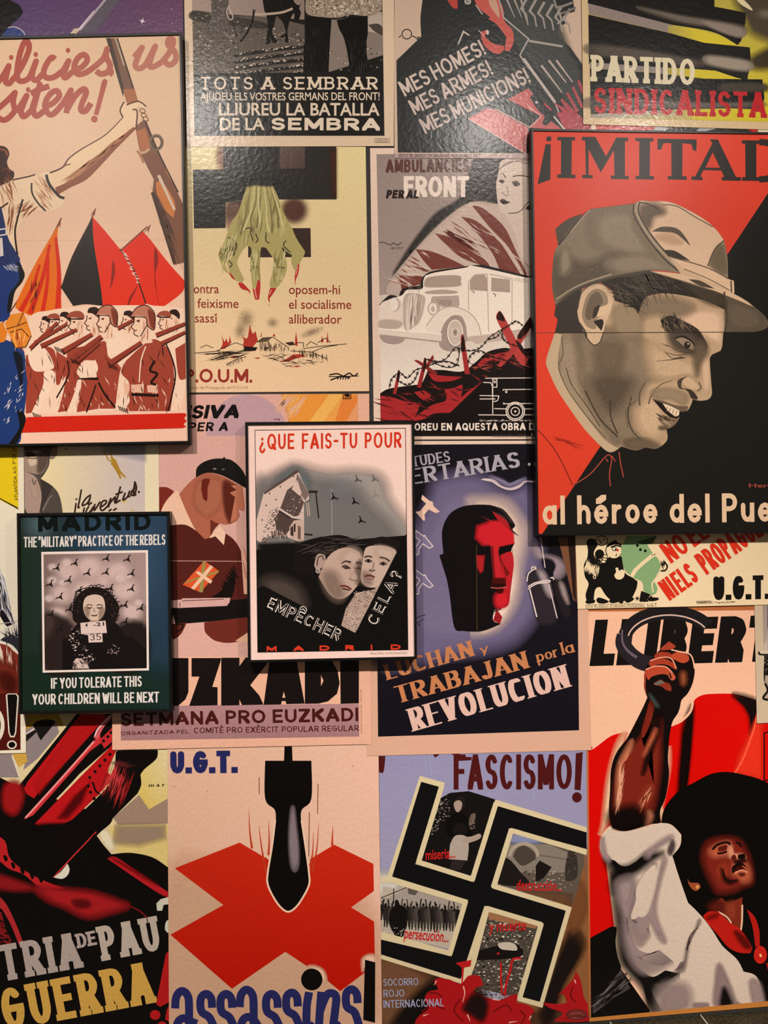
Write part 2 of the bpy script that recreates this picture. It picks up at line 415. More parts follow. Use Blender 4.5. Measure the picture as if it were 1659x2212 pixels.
    def speck(s, n, pts, r0, r1, cols, flat=.6, ang=0):
        """n small irregular dabs of ink, radius in photo pixels"""
        cols = cols.split()
        for k, (x, y) in enumerate(s.inside(n, pts)):
            if k == 0: s.flush()
            s.z += .5 if k % 14 else -6.5
            r = s.rg.uniform(r0, r1); a0 = s.rg.uniform(0, 6); ca, sa = math.cos(math.radians(ang)), math.sin(math.radians(ang)); p = []
            for i in range(5):
                q = r * s.rg.uniform(.5, 1.2); u, v = q * math.cos(a0 + i * 1.257), q * flat * math.sin(a0 + i * 1.257)
                p.append((x + u * ca - v * sa, y + u * sa + v * ca))
            s.emit(p, hx(s.rg.choice(cols)) + (1,))
    def hatch(s, n, pts, ang, l0, l1, w, cols, jit=12):
        """n tapering pen strokes inside a region"""
        cols = cols.split()
        for k, (x, y) in enumerate(s.inside(n, pts)):
            if k == 0: s.flush()
            s.z += .5 if k % 14 else -6.5
            a = math.radians(ang + s.rg.uniform(-jit, jit)); l = s.rg.uniform(l0, l1) / 2; dx, dy = math.cos(a), math.sin(a); h = w * s.rg.uniform(.4, 1) / 2
            s.emit([(x - dx * l, y - dy * l), (x - dy * h, y + dx * h), (x + dx * l, y + dy * l), (x + dy * h, y - dx * h)], hx(s.rg.choice(cols)) + (1,))
    def text(s, st, x0, y0, x1, y1, h, col, nib=(.16, .14), serif=0, slant=0, gap=.14, word=.35, upv=None, outline=None, serw=None, wide=None, keep=False):
        """painted letters: baseline (x0,y0)-(x1,y1) and cap height h in view units; nib is a part of h"""
        keep = keep or False
        if outline:
            keep = True; s.text(st, x0, y0, x1, y1, h, outline[1], (nib[0] + outline[0], nib[1] + outline[0]), serif, slant, gap - outline[0], word, upv, None, serw, wide)
        if not keep: s.line_part()
        L = math.hypot(x1 - x0, y1 - y0); ux, uy = (x1 - x0) / L, (y1 - y0) / L
        vx, vy = (uy, -ux) if upv is None else upv
        nx, ny = nib
        cs = [ACC.get(ch, ch) for ch in st if ch != ' ']; nw = sum(G[b][0] for b in cs) * (wide or 1.0) or 1
        k0 = L / h / (nw + len(cs) * nx + (len(cs) - 1) * gap + st.count(' ') * word)
        nx *= k0 ** .45; gap *= k0; word *= k0
        while True:                                         # letter width that fills the given length with stems nx thick
            kw = (L / h - len(cs) * nx - (len(cs) - 1) * gap - st.count(' ') * word) / nw * (wide or 1.0)
            if kw > .16 or nw <= 1 and len(cs) == 1: break
            nx *= .93; gap *= .93; word *= .93
        adv = adv0 = 0; lay = []
        for ch in st:
            if ch == ' ': adv += word; continue
            b = ACC.get(ch, ch); w = G[b][0] * kw + nx
            lay.append((ch, b, adv, w, adv0 != adv)); adv += w + gap; adv0 = adv
        adv -= gap; kx = L / (adv * h) if len(cs) > 1 or G[cs[0]][0] else 1.0
        s.flush(); s.z += 1
        zb = s.z; c = hx(col) + (1,); q = 0
        for ch, b, a, w, new in lay:
            q = 0
            if new and not keep and word > .28: s.line_part(); s.z = zb     # each word apart
            def put(p):                                     # letter space -> view space
                X = (a + p[0]) * kx + p[1] * slant; Y = p[1]
                return s.px((x0 + (ux * X + vx * Y) * h, y0 + (uy * X + vy * Y) * h))
            fx = lambda x: nx / 2 + x * (w - nx)
            fy = lambda y: ny / 2 + y * (1 - ny)
            strokes = [[(fx(x), fy(y)) for x, y in st_] for st_ in G[b][1]]
            if ch in 'ÉÈéíó':
                yy = 1.12 if ch.isupper() else .78; d = -.1 if ch == 'È' else .1
                strokes.append([(w / 2 - d, yy), (w / 2 + d, yy + .14)])
            if ch == 'Ê': strokes.append([(w / 2 - .2, 1.1), (w / 2, 1.25), (w / 2 + .2, 1.1)])
            if ch in '¡¿': strokes = [[(w - x, .75 - y) for x, y in st_] for st_ in strokes]
            for sk in strokes:
                for i in range(len(sk) - 1):
                    p, r = sk[i], sk[i + 1]
                    pts = [(e[0] + i_ * nx / 2, e[1] + j_ * ny / 2) for e in (p, r) for i_ in (-1, 1) for j_ in (-1, 1)] if len(sk) < 7 or nx > 2.2 * ny else \
                          [(e[0] + nx / 2 * math.cos(k_ * .7854), e[1] + ny / 2 * math.sin(k_ * .7854)) for e in (p, r) for k_ in range(8)]
                    q += 1; s.z = zb + q * .4
                    s.emit([put(z) for z in hull([(round(z[0], 5), round(z[1], 5)) for z in pts])], c)
                if serif and b not in '.,!-"?':
                    for e, o in ((sk[0], sk[1]), (sk[-1], sk[-2])):
                        if abs(e[0] - o[0]) < .65 * abs(e[1] - o[1]) and (e[1] < ny * .6 or e[1] > 1 - ny * .6):
                            yb = 0 if e[1] < .5 else 1; th = (serw or ny) * (1 if yb == 0 else -1)
                            q += 1; s.z = zb + q * .4
                            s.emit([put(z) for z in ((e[0] - nx / 2 - serif, yb), (e[0] + nx / 2 + serif, yb), (e[0] + nx / 2 + serif, yb + th), (e[0] - nx / 2 - serif, yb + th))], c)
        s.z = zb + 11
    def type(s, st, x0, y0, x1, y1, h, col, bold=0.0, shear=0.0, upv=None):
        """small printed type from the plain built-in face"""
        vs, fs = glyph_mesh(st, bold, shear); s.line_part()
        if not vs: return
        xa, xb = min(v[0] for v in vs), max(v[0] for v in vs)
        L = math.hypot(x1 - x0, y1 - y0); ux, uy = (x1 - x0) / L, (y1 - y0) / L
        vx, vy = (uy, -ux) if upv is None else upv
        s.flush(); s.z += 1; c = hx(col) + (1,)
        P = [s.px((x0 + ux * (v[0] - xa) / (xb - xa) * L + vx * v[1] / CAPH * h, y0 + uy * (v[0] - xa) / (xb - xa) * L + vy * v[1] / CAPH * h)) for v in vs]
        for f in fs: s.emit([P[i] for i in f], c)
    def done(s):
        s.flush()
        m0, m1 = (M_BOARD, M_BSPRAY) if s.framed else (M_VINYL, M_VSPRAY)
        for n, m in s.parts.items():
            if not m['f']: continue
            n = m['n']
            if n == 'sheet':                                # the paper has an edge and a back
                f = m['f'][0]; k = len(f); b0 = len(m['v'])
                for i in f: m['v'].append(m['v'][i] + Vector((0, s.sheet_t, 0))); 
                cc = tuple(m['c'][:4])
                for i in range(k): m['f'].append((f[i], b0 + i, b0 + (i + 1) % k, f[(i + 1) % k])); m['m'].append(0); m['c'] += cc * 4
                m['f'].append(tuple(b0 + i for i in range(k - 1, -1, -1))); m['m'].append(0); m['c'] += cc * k
            me = bpy.data.meshes.new(n); me.from_pydata(m['v'], [], m['f'])
            me.materials.append(m0); me.materials.append(m1)
            at = me.color_attributes.new('ink', 'FLOAT_COLOR', 'CORNER'); at.data.foreach_set('color', np.array(m['c'], dtype=np.float32))
            me.polygons.foreach_set('material_index', m['m'])
            o = bpy.data.objects.new(n, me); COL.objects.link(o); o.parent = s.root
        if s.framed:
            fwid, dep = s.framed                            # moulding width (m), depth from wall (m)
            c = [Vector(W(p[0], p[1], s.t)) for p in s.clip]
            w = fwid; O = s.org; I = .0012
            mx = sum(v.x for v in c) / 4; mz = sum(v.z for v in c) / 4
            c = sorted(c, key=lambda v: math.atan2(v.z - mz, v.x - mx))      # anticlockwise from lower left
            def grow(k):
                """the sheet's outline moved outwards by k metres"""
                L_ = []
                for i in range(4):
                    a, b = c[i], c[(i + 1) % 4]; l = math.hypot(b.x - a.x, b.z - a.z); nx, nz = (b.z - a.z) / l, -(b.x - a.x) / l
                    L_.append((nx, nz, nx * a.x + nz * a.z + k))
                r = []
                for i in range(4):
                    (a1, b1, c1), (a2, b2, c2) = L_[i - 1], L_[i]; dt = a1 * b2 - a2 * b1
                    r.append(((c1 * b2 - c2 * b1) / dt, (a1 * c2 - a2 * c1) / dt))
                return r
            ou, inn = grow(w), grow(-I)
            v, f = [], []
            bv = .0015                                       # eased outer arris
            rings = [(ou, -.001), (ou, -dep + bv), (grow(w - bv), -dep), (inn, -dep), (inn, -.001)]
            for q, y in rings:
                for a, b in q: v.append((a - O.x, y - O.y, b - O.z))
            for k in range(len(rings)):
                k2 = (k + 1) % len(rings)
                for i in range(4): f.append((k * 4 + i, k * 4 + (i + 1) % 4, k2 * 4 + (i + 1) % 4, k2 * 4 + i))
            me = bpy.data.meshes.new('frame'); me.from_pydata(v, [], f); me.materials.append(M_FRAME)
            o = bpy.data.objects.new('frame', me); COL.objects.link(o); o.parent = s.root
            b = box_mesh('backing_board', [(a - O.x, z - O.z) for a, z in inn], -(s.t - .002) - O.y, -.004 - O.y, M_BACK, s.root)

# ---------------------------------------------------------------- the room: one wall down to a stone floor
def slab(name, x0, x1, y0, y1, z0, z1, mat):
    o = box_mesh(name, [(x0, z0), (x1, z0), (x1, z1), (x0, z1)], y0, y1, mat); tag(o, kind='structure'); return o
slab('wall_back', -3.2, 3.6, 0.0, 0.12, 0.0, 4.2, M_WALL)
slab('floor', -3.2, 3.6, -4.2, 0.12, -0.08, 0.0, M_FLOOR)
for k, x in enumerate((W(1513, 2189)[0], W(1318, 2203)[0], W(1513, 2189)[0] + .6)):
    o = slab('trim_%d' % (k + 1), x - .0022, x + .0022, -1.5, 0.0, -0.004, 0.0006, M_JOINT)

# ---------------------------------------------------------------- purple night-sky poster behind the militia frame
LV = lambda k: 0.0008 + 0.0009 * k
p = Poster('wall_poster', 'purple night-sky poster with a star, showing above the militia frame', 'poster', '-190,-260 394,-260 397,330 -190,330', LV(0), '5f4a76', seed=2)
p.view(0, 0, 3.95).part('picture')
p.poly('-800,-300 1600,-300 1600,400 -800,400', '453c6c', grad=('664060', 0, 200, 1500, -50))
p.soft('640,290 1000,-120 1120,-120 800,290', '6d6670', 22, False, .6)
p.poly('675,250 900,-20 925,-20 690,262', 'a898a2'); p.poly('655,262 800,90 806,94 668,270', 'd8ccd0')
p.poly('600,285 630,245 680,238 650,300', 'c9b49c'); p.line('590,292 660,288', 2, '2a2020')
p.blob('-60,-80 30,-80 90,0 160,40 195,105 150,165 95,215 40,300 -60,340', '0d0a0d')
p.poly('20,330 40,275 85,225 130,228 190,260 222,310', '2e3a72', True); p.line('70,235 130,230 190,262 215,300', 2.5, 'b0a0a8')
for a in range(8):
    r = 30 if a % 2 == 0 else 16
    p.line([(1215, 180), (1215 + r * math.cos(a * .785 + .3), 180 + r * math.sin(a * .785 + .3))], 2.4, 'e8d8e0', False, 1, .1)
p.oval(1465, 78, 5, 5, '9c86a4'); p.oval(1468, 200, 6, 6, '9c86a4')
p.done()

# ---------------------------------------------------------------- sowing poster
p = Poster('wall_poster', 'black and cream sowing poster with a horse above TOTS A SEMBRAR lettering', 'poster', '396,-130 853,-130 850.5,315.5 403,317', LV(2), 'd9bfa2', seed=3)
p.view(390, 0, 3.53).part('picture')
p.poly('84,-440 1532,-440 1555,1035 105,1035', '1b1917')
p.poly('86,-200 945,-200 945,150 88,90', 'a79287', grad=('8b7870', 200, -60, 900, 120))
p.poly('88,80 200,95 420,120 700,130 945,190 950,560 100,555', '5f544c'); p.poly('1130,150 1540,120 1545,420 1130,550', '83766c')
p.poly('1430,100 1536,90 1538,260 1430,240', 'b3a294')
p.soft('90,85 240,100 470,140 650,180 640,215 380,190 90,150', '3c3430', 10)
p.speck(240, '90,95 420,130 640,200 940,200 940,330 440,330 200,470 100,540', 1.2, 4.5, '4a4038 978879 302a26 ab9b8b 665a50')
p.speck(330, '100,300 440,310 430,560 100,560', 1, 3.6, '2e2925 a89888 6d6058 3a332e 504740', .5, -30)
for k in range(5):                                     # furrows
    y = 345 + k * 50
    p.blob([(430, y + 62), (560, y + 42), (720, y + 22), (945, y), (945, y + 22), (700, y + 50), (430, y + 90)], '26211e')
    p.speck(46, [(420, y + 55), (940, y - 12), (940, y + 8), (420, y + 74)], 1.2, 3.6, 'cbbaa8 a8988a e0d0be 8f8074', .5, -10)
    p.speck(16, [(1132, y + 40), (1540, y), (1540, y + 16), (1132, y + 62)], 1.2, 3.4, '2a2421 d0c0b0 6d6058', .5, -12)
p.blob('1430,190! 1500,180 1540,210 1540,270! 1480,240', '4a413b')
p.poly('440,560 1545,540 1555,1035 105,1035 104,560', '1b1917')
p.soft('232,-60 365,-60 362,120 375,265 300,210 255,280 210,255 238,120', '5a514c', 8, False); p.speck(110, '235,-40 360,-40 368,250 215,255', 1, 3.4, '37302c 857970 a1948a 4a423d', .45, 80)
p.line('372,40 352,90 375,150 400,130 368,60', 2, 'cbb9a8'); p.line('395,160 430,280', 3, '2b2522'); p.line('460,210 480,250', 3, '2b2522')
p.blob('640,-60 820,-60 870,20 905,40 925,25 905,60 918,100 895,160 868,155 866,100 835,150 815,240 825,320 795,315 798,280 770,290 765,270 800,255 790,200 765,150 730,130 715,190 700,250 735,318 700,322 680,270 685,325 655,325 665,200 655,120 635,60', '14110f')
p.line('560,110 640,108 770,95 855,65', 5, 'b5a08e'); p.line('560,80 545,170 500,260 455,318', 4.5, '1b1715'); p.line('552,70 560,100 568,72', 2, '1b1715')
p.blob('950,90! 1140,90! 1150,160 1140,300 1128,545! 935,545! 940,380 955,250', '110f0e'); p.blob('1190,150! 1425,120! 1428,250 1415,360 1440,545! 1290,545! 1275,420 1245,290 1210,220', '110f0e')
p.poly('945,60 1190,60 1190,150 945,130', '171412')
p.blob('960,-40! 1535,-40! 1535,75! 1480,110 1400,122 1300,112 1200,135 1080,130 960,100', '9a8876')
p.hatch(420, '960,-40 1535,-40 1530,75 1430,115 1200,128 1000,115', 20, 4, 12, 1.8, '3a312a d2c1ac 6b5c4e efe0cc', 75)
p.hatch(40, '950,200 1130,200 1120,540 945,540', 70, 10, 30, 1.4, '2b2724 35302c', 10); p.hatch(40, '1270,300 1420,300 1430,540 1300,540', 85, 10, 30, 1.4, '2e2a27 3b3531', 8)
p.part('lettering')
p.text('TOTS A SEMBRAR', 152, 683, 1502, 683, 97, 'ddc9b2', (.17, .14), .12, gap=.34, word=.5)
p.type('AJUDEU ELS VOSTRES GERMANS DEL FRONT!', 150, 765, 1518, 763, 58, 'd9c5ae', .012)
p.type('LLIUREU LA BATALLA', 292, 878, 1518, 880, 92, 'd9c5ae', .018)
p.type('DE LA', 300, 992, 640, 990, 90, 'd9c5ae', .018)
p.text('SEMBRA', 692, 992, 1520, 996, 95, 'ddc9b2', (.27, .22), gap=.2)
p.border('1482,1055 1595,1055 1595,1088 1482,1088', .8, '3a302a')
for k in range(4): p.line([(1492, 1062 + k * 7), (1585, 1062 + k * 7)], 1, '7c6d60', False)
p.done()

# ---------------------------------------------------------------- men and arms poster
p = Poster('wall_poster', 'dark grey poster of a shouting figure with slanted MES HOMES lettering', 'poster', '851,-130 1300,-130 1303,344 852,341', LV(2), 'cbb09a', seed=4)
p.view(830, 0, 3.6867).part('picture')
p.poly('75,1222 1700,1232 1700,1300 75,1300', 'b79a97')
p.poly('330,-200! 300,40! 288,150 295,290! 96,482! 108,1215! 1700,1225! 1700,640! 1575,510! 1480,375! 1390,292! 1384,215 1445,190! 1425,130 1520,90! 1500,-20 1480,-200!', '2b2d2d', True)
p.soft('900,-80 1280,-80 1400,200 1480,420 1560,560 1560,900 1250,600 1000,300', '4d4f4c', 60, True, .8)
for k, (a, b, c) in enumerate(((970, 0, 1040), (1030, 0, 1095), (1090, 20, 1130))): p.line([(a, b - 20), (c, b + 140)], 4.5, 'a59c94', False, 1, .3)
for k in range(6):
    x = 1090 + k * 68; y = 30 + k * 14
    p.line([(x + 50, y - 50 + k * 4), (x, y + 40 + k * 3), (x + 40, y + 85 + k * 2), (x + 55, y + 170)], 6, '9c948d', False, 1, .5)
p.line('1350,-10 1370,60 1420,50 1500,20', 5, '8b837d', False); p.line('1380,70 1400,110 1450,95 1525,60', 5, '77706b', False); p.line('1385,80 1415,160 1380,190', 5, '9c948d', False)
p.blob('470,-60! 575,-60! 585,60 555,65 520,30', 'b8463c'); p.ring(665, 12, 20, 17, 4, 'b0a8a0'); p.oval(668, 12, 10, 10, '8c857e')
p.poly('720,-60! 880,-60! 945,60 960,170 1020,240 1030,330 1000,400 960,405! 965,340 975,300! 940,250 890,190 830,150 850,140! 760,70 720,0', 'c55b52', True); p.poly('820,-60! 870,-60! 910,60 915,140 880,100 840,40', 'c99c86', True)
p.poly('765,255! 810,240! 830,270 800,280 830,320 880,350 955,365! 950,400 910,430 850,410 790,350', 'c2574f', True); p.blob('812,240 832,245 830,275 815,270', 'cdbfb2')
p.poly('722,35 735,40 790,120 775,112', 'c9bcb0'); p.poly('582,355 628,242 682,278 672,285 634,260 594,352', 'cbbcae'); p.line('750,240 800,290', 2, 'b9aca0')
p.line('900,-60 950,140 1150,310 1080,440 1100,470 1360,820 1440,1020', 3, 'b2a9a2', False); p.poly('1100,468 1118,460 1372,812 1350,822', 'b8aca4')
p.line('1150,325 1420,370', 5, 'a39b95', False)
for a, b, c, d in ((1250, 520, 1415, 735), (1310, 480, 1450, 660), (1370, 480, 1500, 655)): p.line([(a, b), (c, d)], 5, 'b3a29b', False, 1, .5)
for k in range(6): p.line([(1410 + k * 45, 790 - k * 50), (1500 + k * 40, 920 - k * 30)], 7, 'a94a52', False, .8, 1)
p.poly('985,790 1145,705 1185,745 1160,780 1225,880 1280,930 1255,985 1290,1000 1330,965 1430,1040 1150,1015 1245,925', 'bf5f5f')
p.poly('1345,815 1420,890 1370,900 1440,1040 1580,1040 1440,860', 'ad4450'); p.poly('1435,800 1700,1060 1560,1060 1450,850', 'a53f4c'); p.poly('1268,812 1335,870 1330,885 1275,840', 'b04a55'); p.poly('1345,930 1355,922 1445,1030 1425,1030', 'cbbdb5')
p.poly('668,945 815,862 870,868 1145,1018 1130,1222 ', 'c0605f'); p.line('668,945 1125,1222', 2, 'd8b0a8', False); p.line('880,865 1160,1015 1248,925 1150,850', 2.2, 'd2a9a2', False)
p.oval(1213, 815, 11, 11, 'c2b4ac')
p.part('lettering')
p.text('MES HOMES!', 165, 770, 815, 428, 128, 'cdb9ae', (.17, .15), gap=.16, word=.3)
p.text('MES ARMES!', 245, 918, 872, 590, 128, 'c6b2a8', (.17, .15), gap=.16, word=.3)
p.text('MES MUNICIONS!', 328, 1068, 1170, 652, 128, 'c2aea5', (.17, .15), gap=.13, word=.3)
p.type('EDITAT PEL SINDICAT DE DIBUIXANTS PROFESSIONALS  U.G.T.', 118, 1250, 770, 1254, 26, '4a3433')
p.ring(180, 272, 38, 38, 2.2, '2a2522'); p.line('118,298 133,282', 2.2, '2a2522', False); p.line('222,285 250,298 268,316 270,292 284,302', 2.2, '2a2522', False)
p.done()

# ---------------------------------------------------------------- red strip of a poster under the gun barrels
p = Poster('wall_poster', 'mostly hidden red and black poster, a strip of it below the gun-barrel poster', 'poster', '1276,180 1790,180 1790,330 1277,330', LV(4), 'e0cdae', seed=5)
p.view(1250, 0, 4.056).part('picture')
p.poly('150,1000 1570,1000 1570,1300 150,1300', '26241f'); p.poly('150,1000 690,1000 690,1115 640,1140 150,1140', 'b51f20')
p.poly('640,1142 690,1108 800,1118 770,1140 700,1152', '9ea0a0'); p.poly('1025,1155 1075,1105 1210,1125 1080,1158', 'a3a5a4'); p.poly('1470,1125 1565,1125 1565,1170 1540,1168', 'c42020')
p.done()

# ---------------------------------------------------------------- gun-barrel poster
p = Poster('wall_poster', 'black and yellow poster of gun barrels lettered PARTIDO SINDICALISTA', 'poster', '1255,-130 1800,-118 1803,284 1260,268.5', LV(6), 'd2b68c', seed=6)
p.view(1250, 0, 4.056).part('picture')
p.poly('80,-500 2200,-500 2200,1075 104,1030', 'cdb92c', grad=('a89a50', 1300, 900, 1500, -100))
p.soft('1380,-100 1800,-100 1800,330 1560,300 1480,180', '4b4036', 90, True, .95); p.glow(1640, 120, 120, 70, '7c7060', .2, .8); p.soft('1500,520 1800,380 1800,560 1560,600', '3a3024', 60, True, .9); p.glow(1640, 770, 60, 60, '5c4d20', .2, .7)
def barrel(pts, lights):
    p.poly(pts, '171513', True)
    for q, c, fe, a in lights: p.soft(q, c, fe, True, a)
p.poly('82,-300 1190,-300 1190,60 80,20', '171513')
p.soft('330,-10 800,30 1060,40 800,20', '4f463f', 12)
p.poly('80,25 420,100 820,220 780,285 90,125', '8d7f78')
p.poly('780,225 1000,250 1200,300 1385,395 1250,395 1080,370 790,290', 'd0bc30', grad=('a8984e', 1000, 300, 800, 250))
barrel('80,-120! 900,20! 1200,60 1462,112! 1460,200 1430,340 1392,395! 1250,310 1100,262 820,218! 80,28!', [('500,60 900,140 1200,185 1446,235 1440,300 1180,240 850,180', '71655a', 26, .9), ('1080,180 1440,250 1425,330 1200,260', '96887a', 18, .8)])
p.poly('85,128 800,290 1100,375 1500,415 1480,700 1000,610 90,560', '151311')
p.blob('1130,395! 1500,415! 1508,540 1490,640 1452,702! 1300,640 1125,598! 1122,500', '1b1816')
p.soft('95,390 500,430 1000,520 1110,560 1000,580 500,520 95,470', '5b5149', 30, True, .85); p.soft('1132,490 1490,540 1480,620 1135,560', 'a09282', 28, True, .9)
p.poly('95,545 700,590 1020,612 1018,668 700,640 98,598', '8d8079'); p.poly('740,590 1020,606 1200,620 1448,702 1250,700 1000,672 740,650', 'cdb92c', grad=('a09255', 980, 640, 820, 630))
p.poly('98,600 700,642 1100,690 1610,695 1628,860 1600,960 1350,955 700,965 105,1000', '161412')
p.soft('1250,735 1600,730 1610,800 1260,800', '4b433b', 20, True, .8); p.soft('110,860 700,880 1200,905 1590,900 1590,930 1200,945 110,940', '6a5f5a', 34, True, .85)
p.poly('105,1002 700,965 1000,955 1000,1050 104,1030', '9a8d88', grad=('c2ae3c', 800, 1000, 1020, 1000)); p.poly('1000,956 1350,950 1600,962 1800,900 2200,900 2200,1078 1000,1052', 'cdb92c')
p.poly('1365,-60 1460,10 1522,82 1500,85 1400,20', 'd9caa0', True)
p.part('lettering')
p.text('PARTIDO', 112, 712, 1018, 748, 232, 'd9cbab', (.24, .17), .045, gap=.2, upv=(0, -1))
p.text('SINDICALISTA', 134, 992, 1642, 1034, 226, 'b82026', (.22, .16), .04, gap=.2, upv=(0, -1))
p.part('sheet'); p.done()

# ---------------------------------------------------------------- framed militia poster
FR = (0.0062, 0.036)
p = Poster('framed_poster', 'large framed poster of a raised rifle, flags and marching soldiers', 'framed poster', '-225,90 388.5,75.5 407,953.5 -205,964', .0315, 'eed3b4', FR, seed=7)
p.view(0, 0, 3.95).part('picture')
p.poly('-900,200 1700,200 1700,3900 -900,3900', 'debb98', grad=('efc0a8', 500, 700, 500, 3000))
BR = 'a84c3c'
p.view(0, 520, 3.858)
p.line('0,4 1530,-8', 1, 'c9ab90', False)
p.line('512,-190 200,420 20,690', 3, '6b3a28', False)
p.poly('500,-160! 480,-60 492,200 515,575! 430,622 240,622! 125,560! 160,460 300,180', 'e06a12', True)
for a, b, c, d, w in ((415, 30, 250, 610, 36), (465, -30, 480, 600, 38), (400, 60, 350, 620, 30), (330, 200, 170, 590, 34)):
    p.line([(a, b), ((a + c) / 2 + 20, (b + d) / 2), (c, d)], w / 3.858, 'd02a10', True, .6, 1.3)
p.hatch(14, '260,350 330,350 300,560 250,600', 105, 12, 40, 3, '5a1d0c')
p.poly('770,-200! 782,20 832,330 858,545! 720,530 610,545! 508,390! 600,130', '26201b', True); p.line('790,-240 770,-200 505,400', 2.5, '3a241a', False)
p.poly('770,-200! 860,-100 1000,70! 1090,210 1145,310 1172,400 1215,530! 1000,590! 860,560! 832,330 782,20', 'dc2f16', True)
p.poly('1190,-80! 1260,0 1400,180 1535,330! 1535,400 1480,465 1350,558! 1215,525! 1150,330 1010,75!', 'dc2f16', True)
p.line('1000,70 1100,215 1150,330 1215,525', 3, '3a1810'); p.hatch(30, '1020,85 1060,120 1165,340 1150,360', 20, 6, 14, 2, 'f3d6c6', 20)
p.line('1230,-120 1000,85', 3, '7b4a3a', False)
for q in ('940,160 960,260 920,400 930,270', '1150,370 1110,460 1060,560 1080,470', '1290,60 1320,150 1290,330 1330,540 1300,420 1285,200'): p.blob(q, '8c2010')
for x, y, r in ((498, -165, 0), (785, -270, 5), (1232, -130, 15)):
    p.poly([(x - 38, y + 68), (x - 2, y + 38), (x + 2, y + 68), (x + 12 + r, y - 12), ], '8f4530')
# rank of marching soldiers, drawn in red-brown ink with black brushwork
p.blob('215,960! 250,640 420,580 560,560 900,540 1250,540 1500,560 1555,600! 1555,1200! 1500,1420! 1000,1410 700,1440 215,1440!', 'eecab0')
def soldier(x, y, k, hat):
    """profile to the left: head, hat, neck; k = size"""
    X = lambda pts: [(x + a * k, y + b * k) for a, b in pts]
    p.blob(X([(30, -5), (115, -10), (130, 60), (115, 140), (140, 190), (40, 190), (40, 150), (20, 135), (18, 110), (0, 85), (15, 60)]), 'ecc4a8')
    p.line(X([(20, 20), (16, 62), (0, 86), (18, 108), (18, 136), (48, 150)]), 2, '43140c')
    p.poly(X([(28, 45), (58, 38), (52, 58)]), '5a1d12'); p.line(X([(20, 112), (38, 108)]), 2, '5a1d12', False)
    p.hatch(10, X([(70, 60), (120, 50), (118, 170), (70, 180)]), 100, 8 * k + 4, 22 * k + 6, 2, '8c3a28 b5674e')
    if hat == 'helmet':
        p.blob(X([(-10, 20), (35, -40), (100, -55), (150, -10), (158, 60), (150, 108), (108, 75), (95, 25), (40, 12)]), 'b8735c')
        p.blob(X([(110, -30), (150, -5), (156, 60), (148, 100), (125, 70)]), '7d3422'); p.line(X([(-10, 20), (35, -42), (100, -57), (152, -10), (158, 60), (148, 108), (105, 75), (92, 25), (-10, 20)]), 2, '2a0d08'); p.line(X([(105, 75), (60, 150)]), 2, '2a0d08')
    elif hat == 'cap':
        p.blob(X([(-15, 5), (20, -35), (90, -45), (130, -15), (125, 22), (50, 10)]), '9a4a34'); p.line(X([(-18, 8), (30, 22), (125, 22)]), 3, '2a0d08')
    else:
        p.blob(X([(25, 0), (40, -40), (100, -45), (135, 0), (130, 55), (100, 30), (60, 5)]), '2b120c')
for x, y, k, h in ((1390, 610, .8, 'hair'), (1320, 620, .8, 'cap'), (1010, 620, .8, 'hair'), (330, 660, .7, 'hair'), (400, 640, .75, 'cap'), (480, 630, .8, 'hair')): soldier(x, y, k, h)
for q in ('215,960! 320,880 440,900 470,1000 460,1100 420,1200! 300,1430! 215,1440!', '470,920! 560,980! 560,1100 470,1200', '560,900! 700,880 830,860! 800,990 700,1000 640,1090 670,1140! 560,1420! 480,1430! 540,1200', '660,1150! 830,1160 820,1400! 640,1430!', '800,860! 880,840 900,960 960,1000! 1010,1060! 990,1150 960,1400! 830,1400! 800,1050', '1050,1000! 1180,880 1290,820 1400,900 1440,1010 1450,1180 1420,1420! 1050,1420! 1080,1200 1010,1100', '1460,900! 1545,850! 1550,1150! 1490,1140'):
    p.blob(q, '9c402e')
for q in ('240,900 330,870 400,930 450,1040 430,1070 350,1090 280,1080 240,1000', '370,1090 450,1090 440,1200 350,1360 310,1460 260,1450 300,1350 360,1200', '890,790 980,770 1050,840 1060,900 960,950 900,930', '670,1050 740,1000 800,1010 815,1080 760,1130 680,1120', '1000,1290 1060,1280 1080,1340 1030,1400 970,1390', '640,1180 680,1170 640,1400 610,1400'): p.blob(q, 'f0cfb6')
for q in ('1090,1200 1200,1195 1195,1270 1095,1260', '1225,1205 1315,1200 1315,1270 1230,1262', '1030,1190 1080,1190 1075,1300 1035,1290'): p.poly(q, 'e2b094')
for x, y, k, h in ((570, 630, 1, 'cap'), (705, 600, 1, 'hair'), (805, 600, 1.1, 'helmet'), (1095, 610, 1.25, 'helmet')): soldier(x, y, k, h)
for a, b, c, d, w in ((250, 900, 480, 680, 8), (290, 850, 560, 690, 7), (340, 880, 640, 740, 9), (520, 930, 770, 780, 12), (590, 1000, 850, 800, 15), (640, 1010, 830, 850, 8), (900, 1040, 1180, 850, 13), (980, 730, 1110, 660, 7), (1300, 790, 1545, 690, 9), (1340, 860, 1545, 760, 8)):
    p.line([(a, b), (c, d)], w, '8f3826', False, 1.2, .8); p.line([(a + 6, b + 18), (c + 6, d + 14)], 2, '260c07', False)
p.hatch(60, '215,1000 600,900 1000,900 1440,900 1500,1400 215,1430', 75, 10, 34, 2.5, '200a06 3a120a', 30)
p.hatch(50, '480,1150 1450,1150 1500,1420 480,1430', 80, 8, 26, 3, 'f0cfb6 e0ae94', 35)
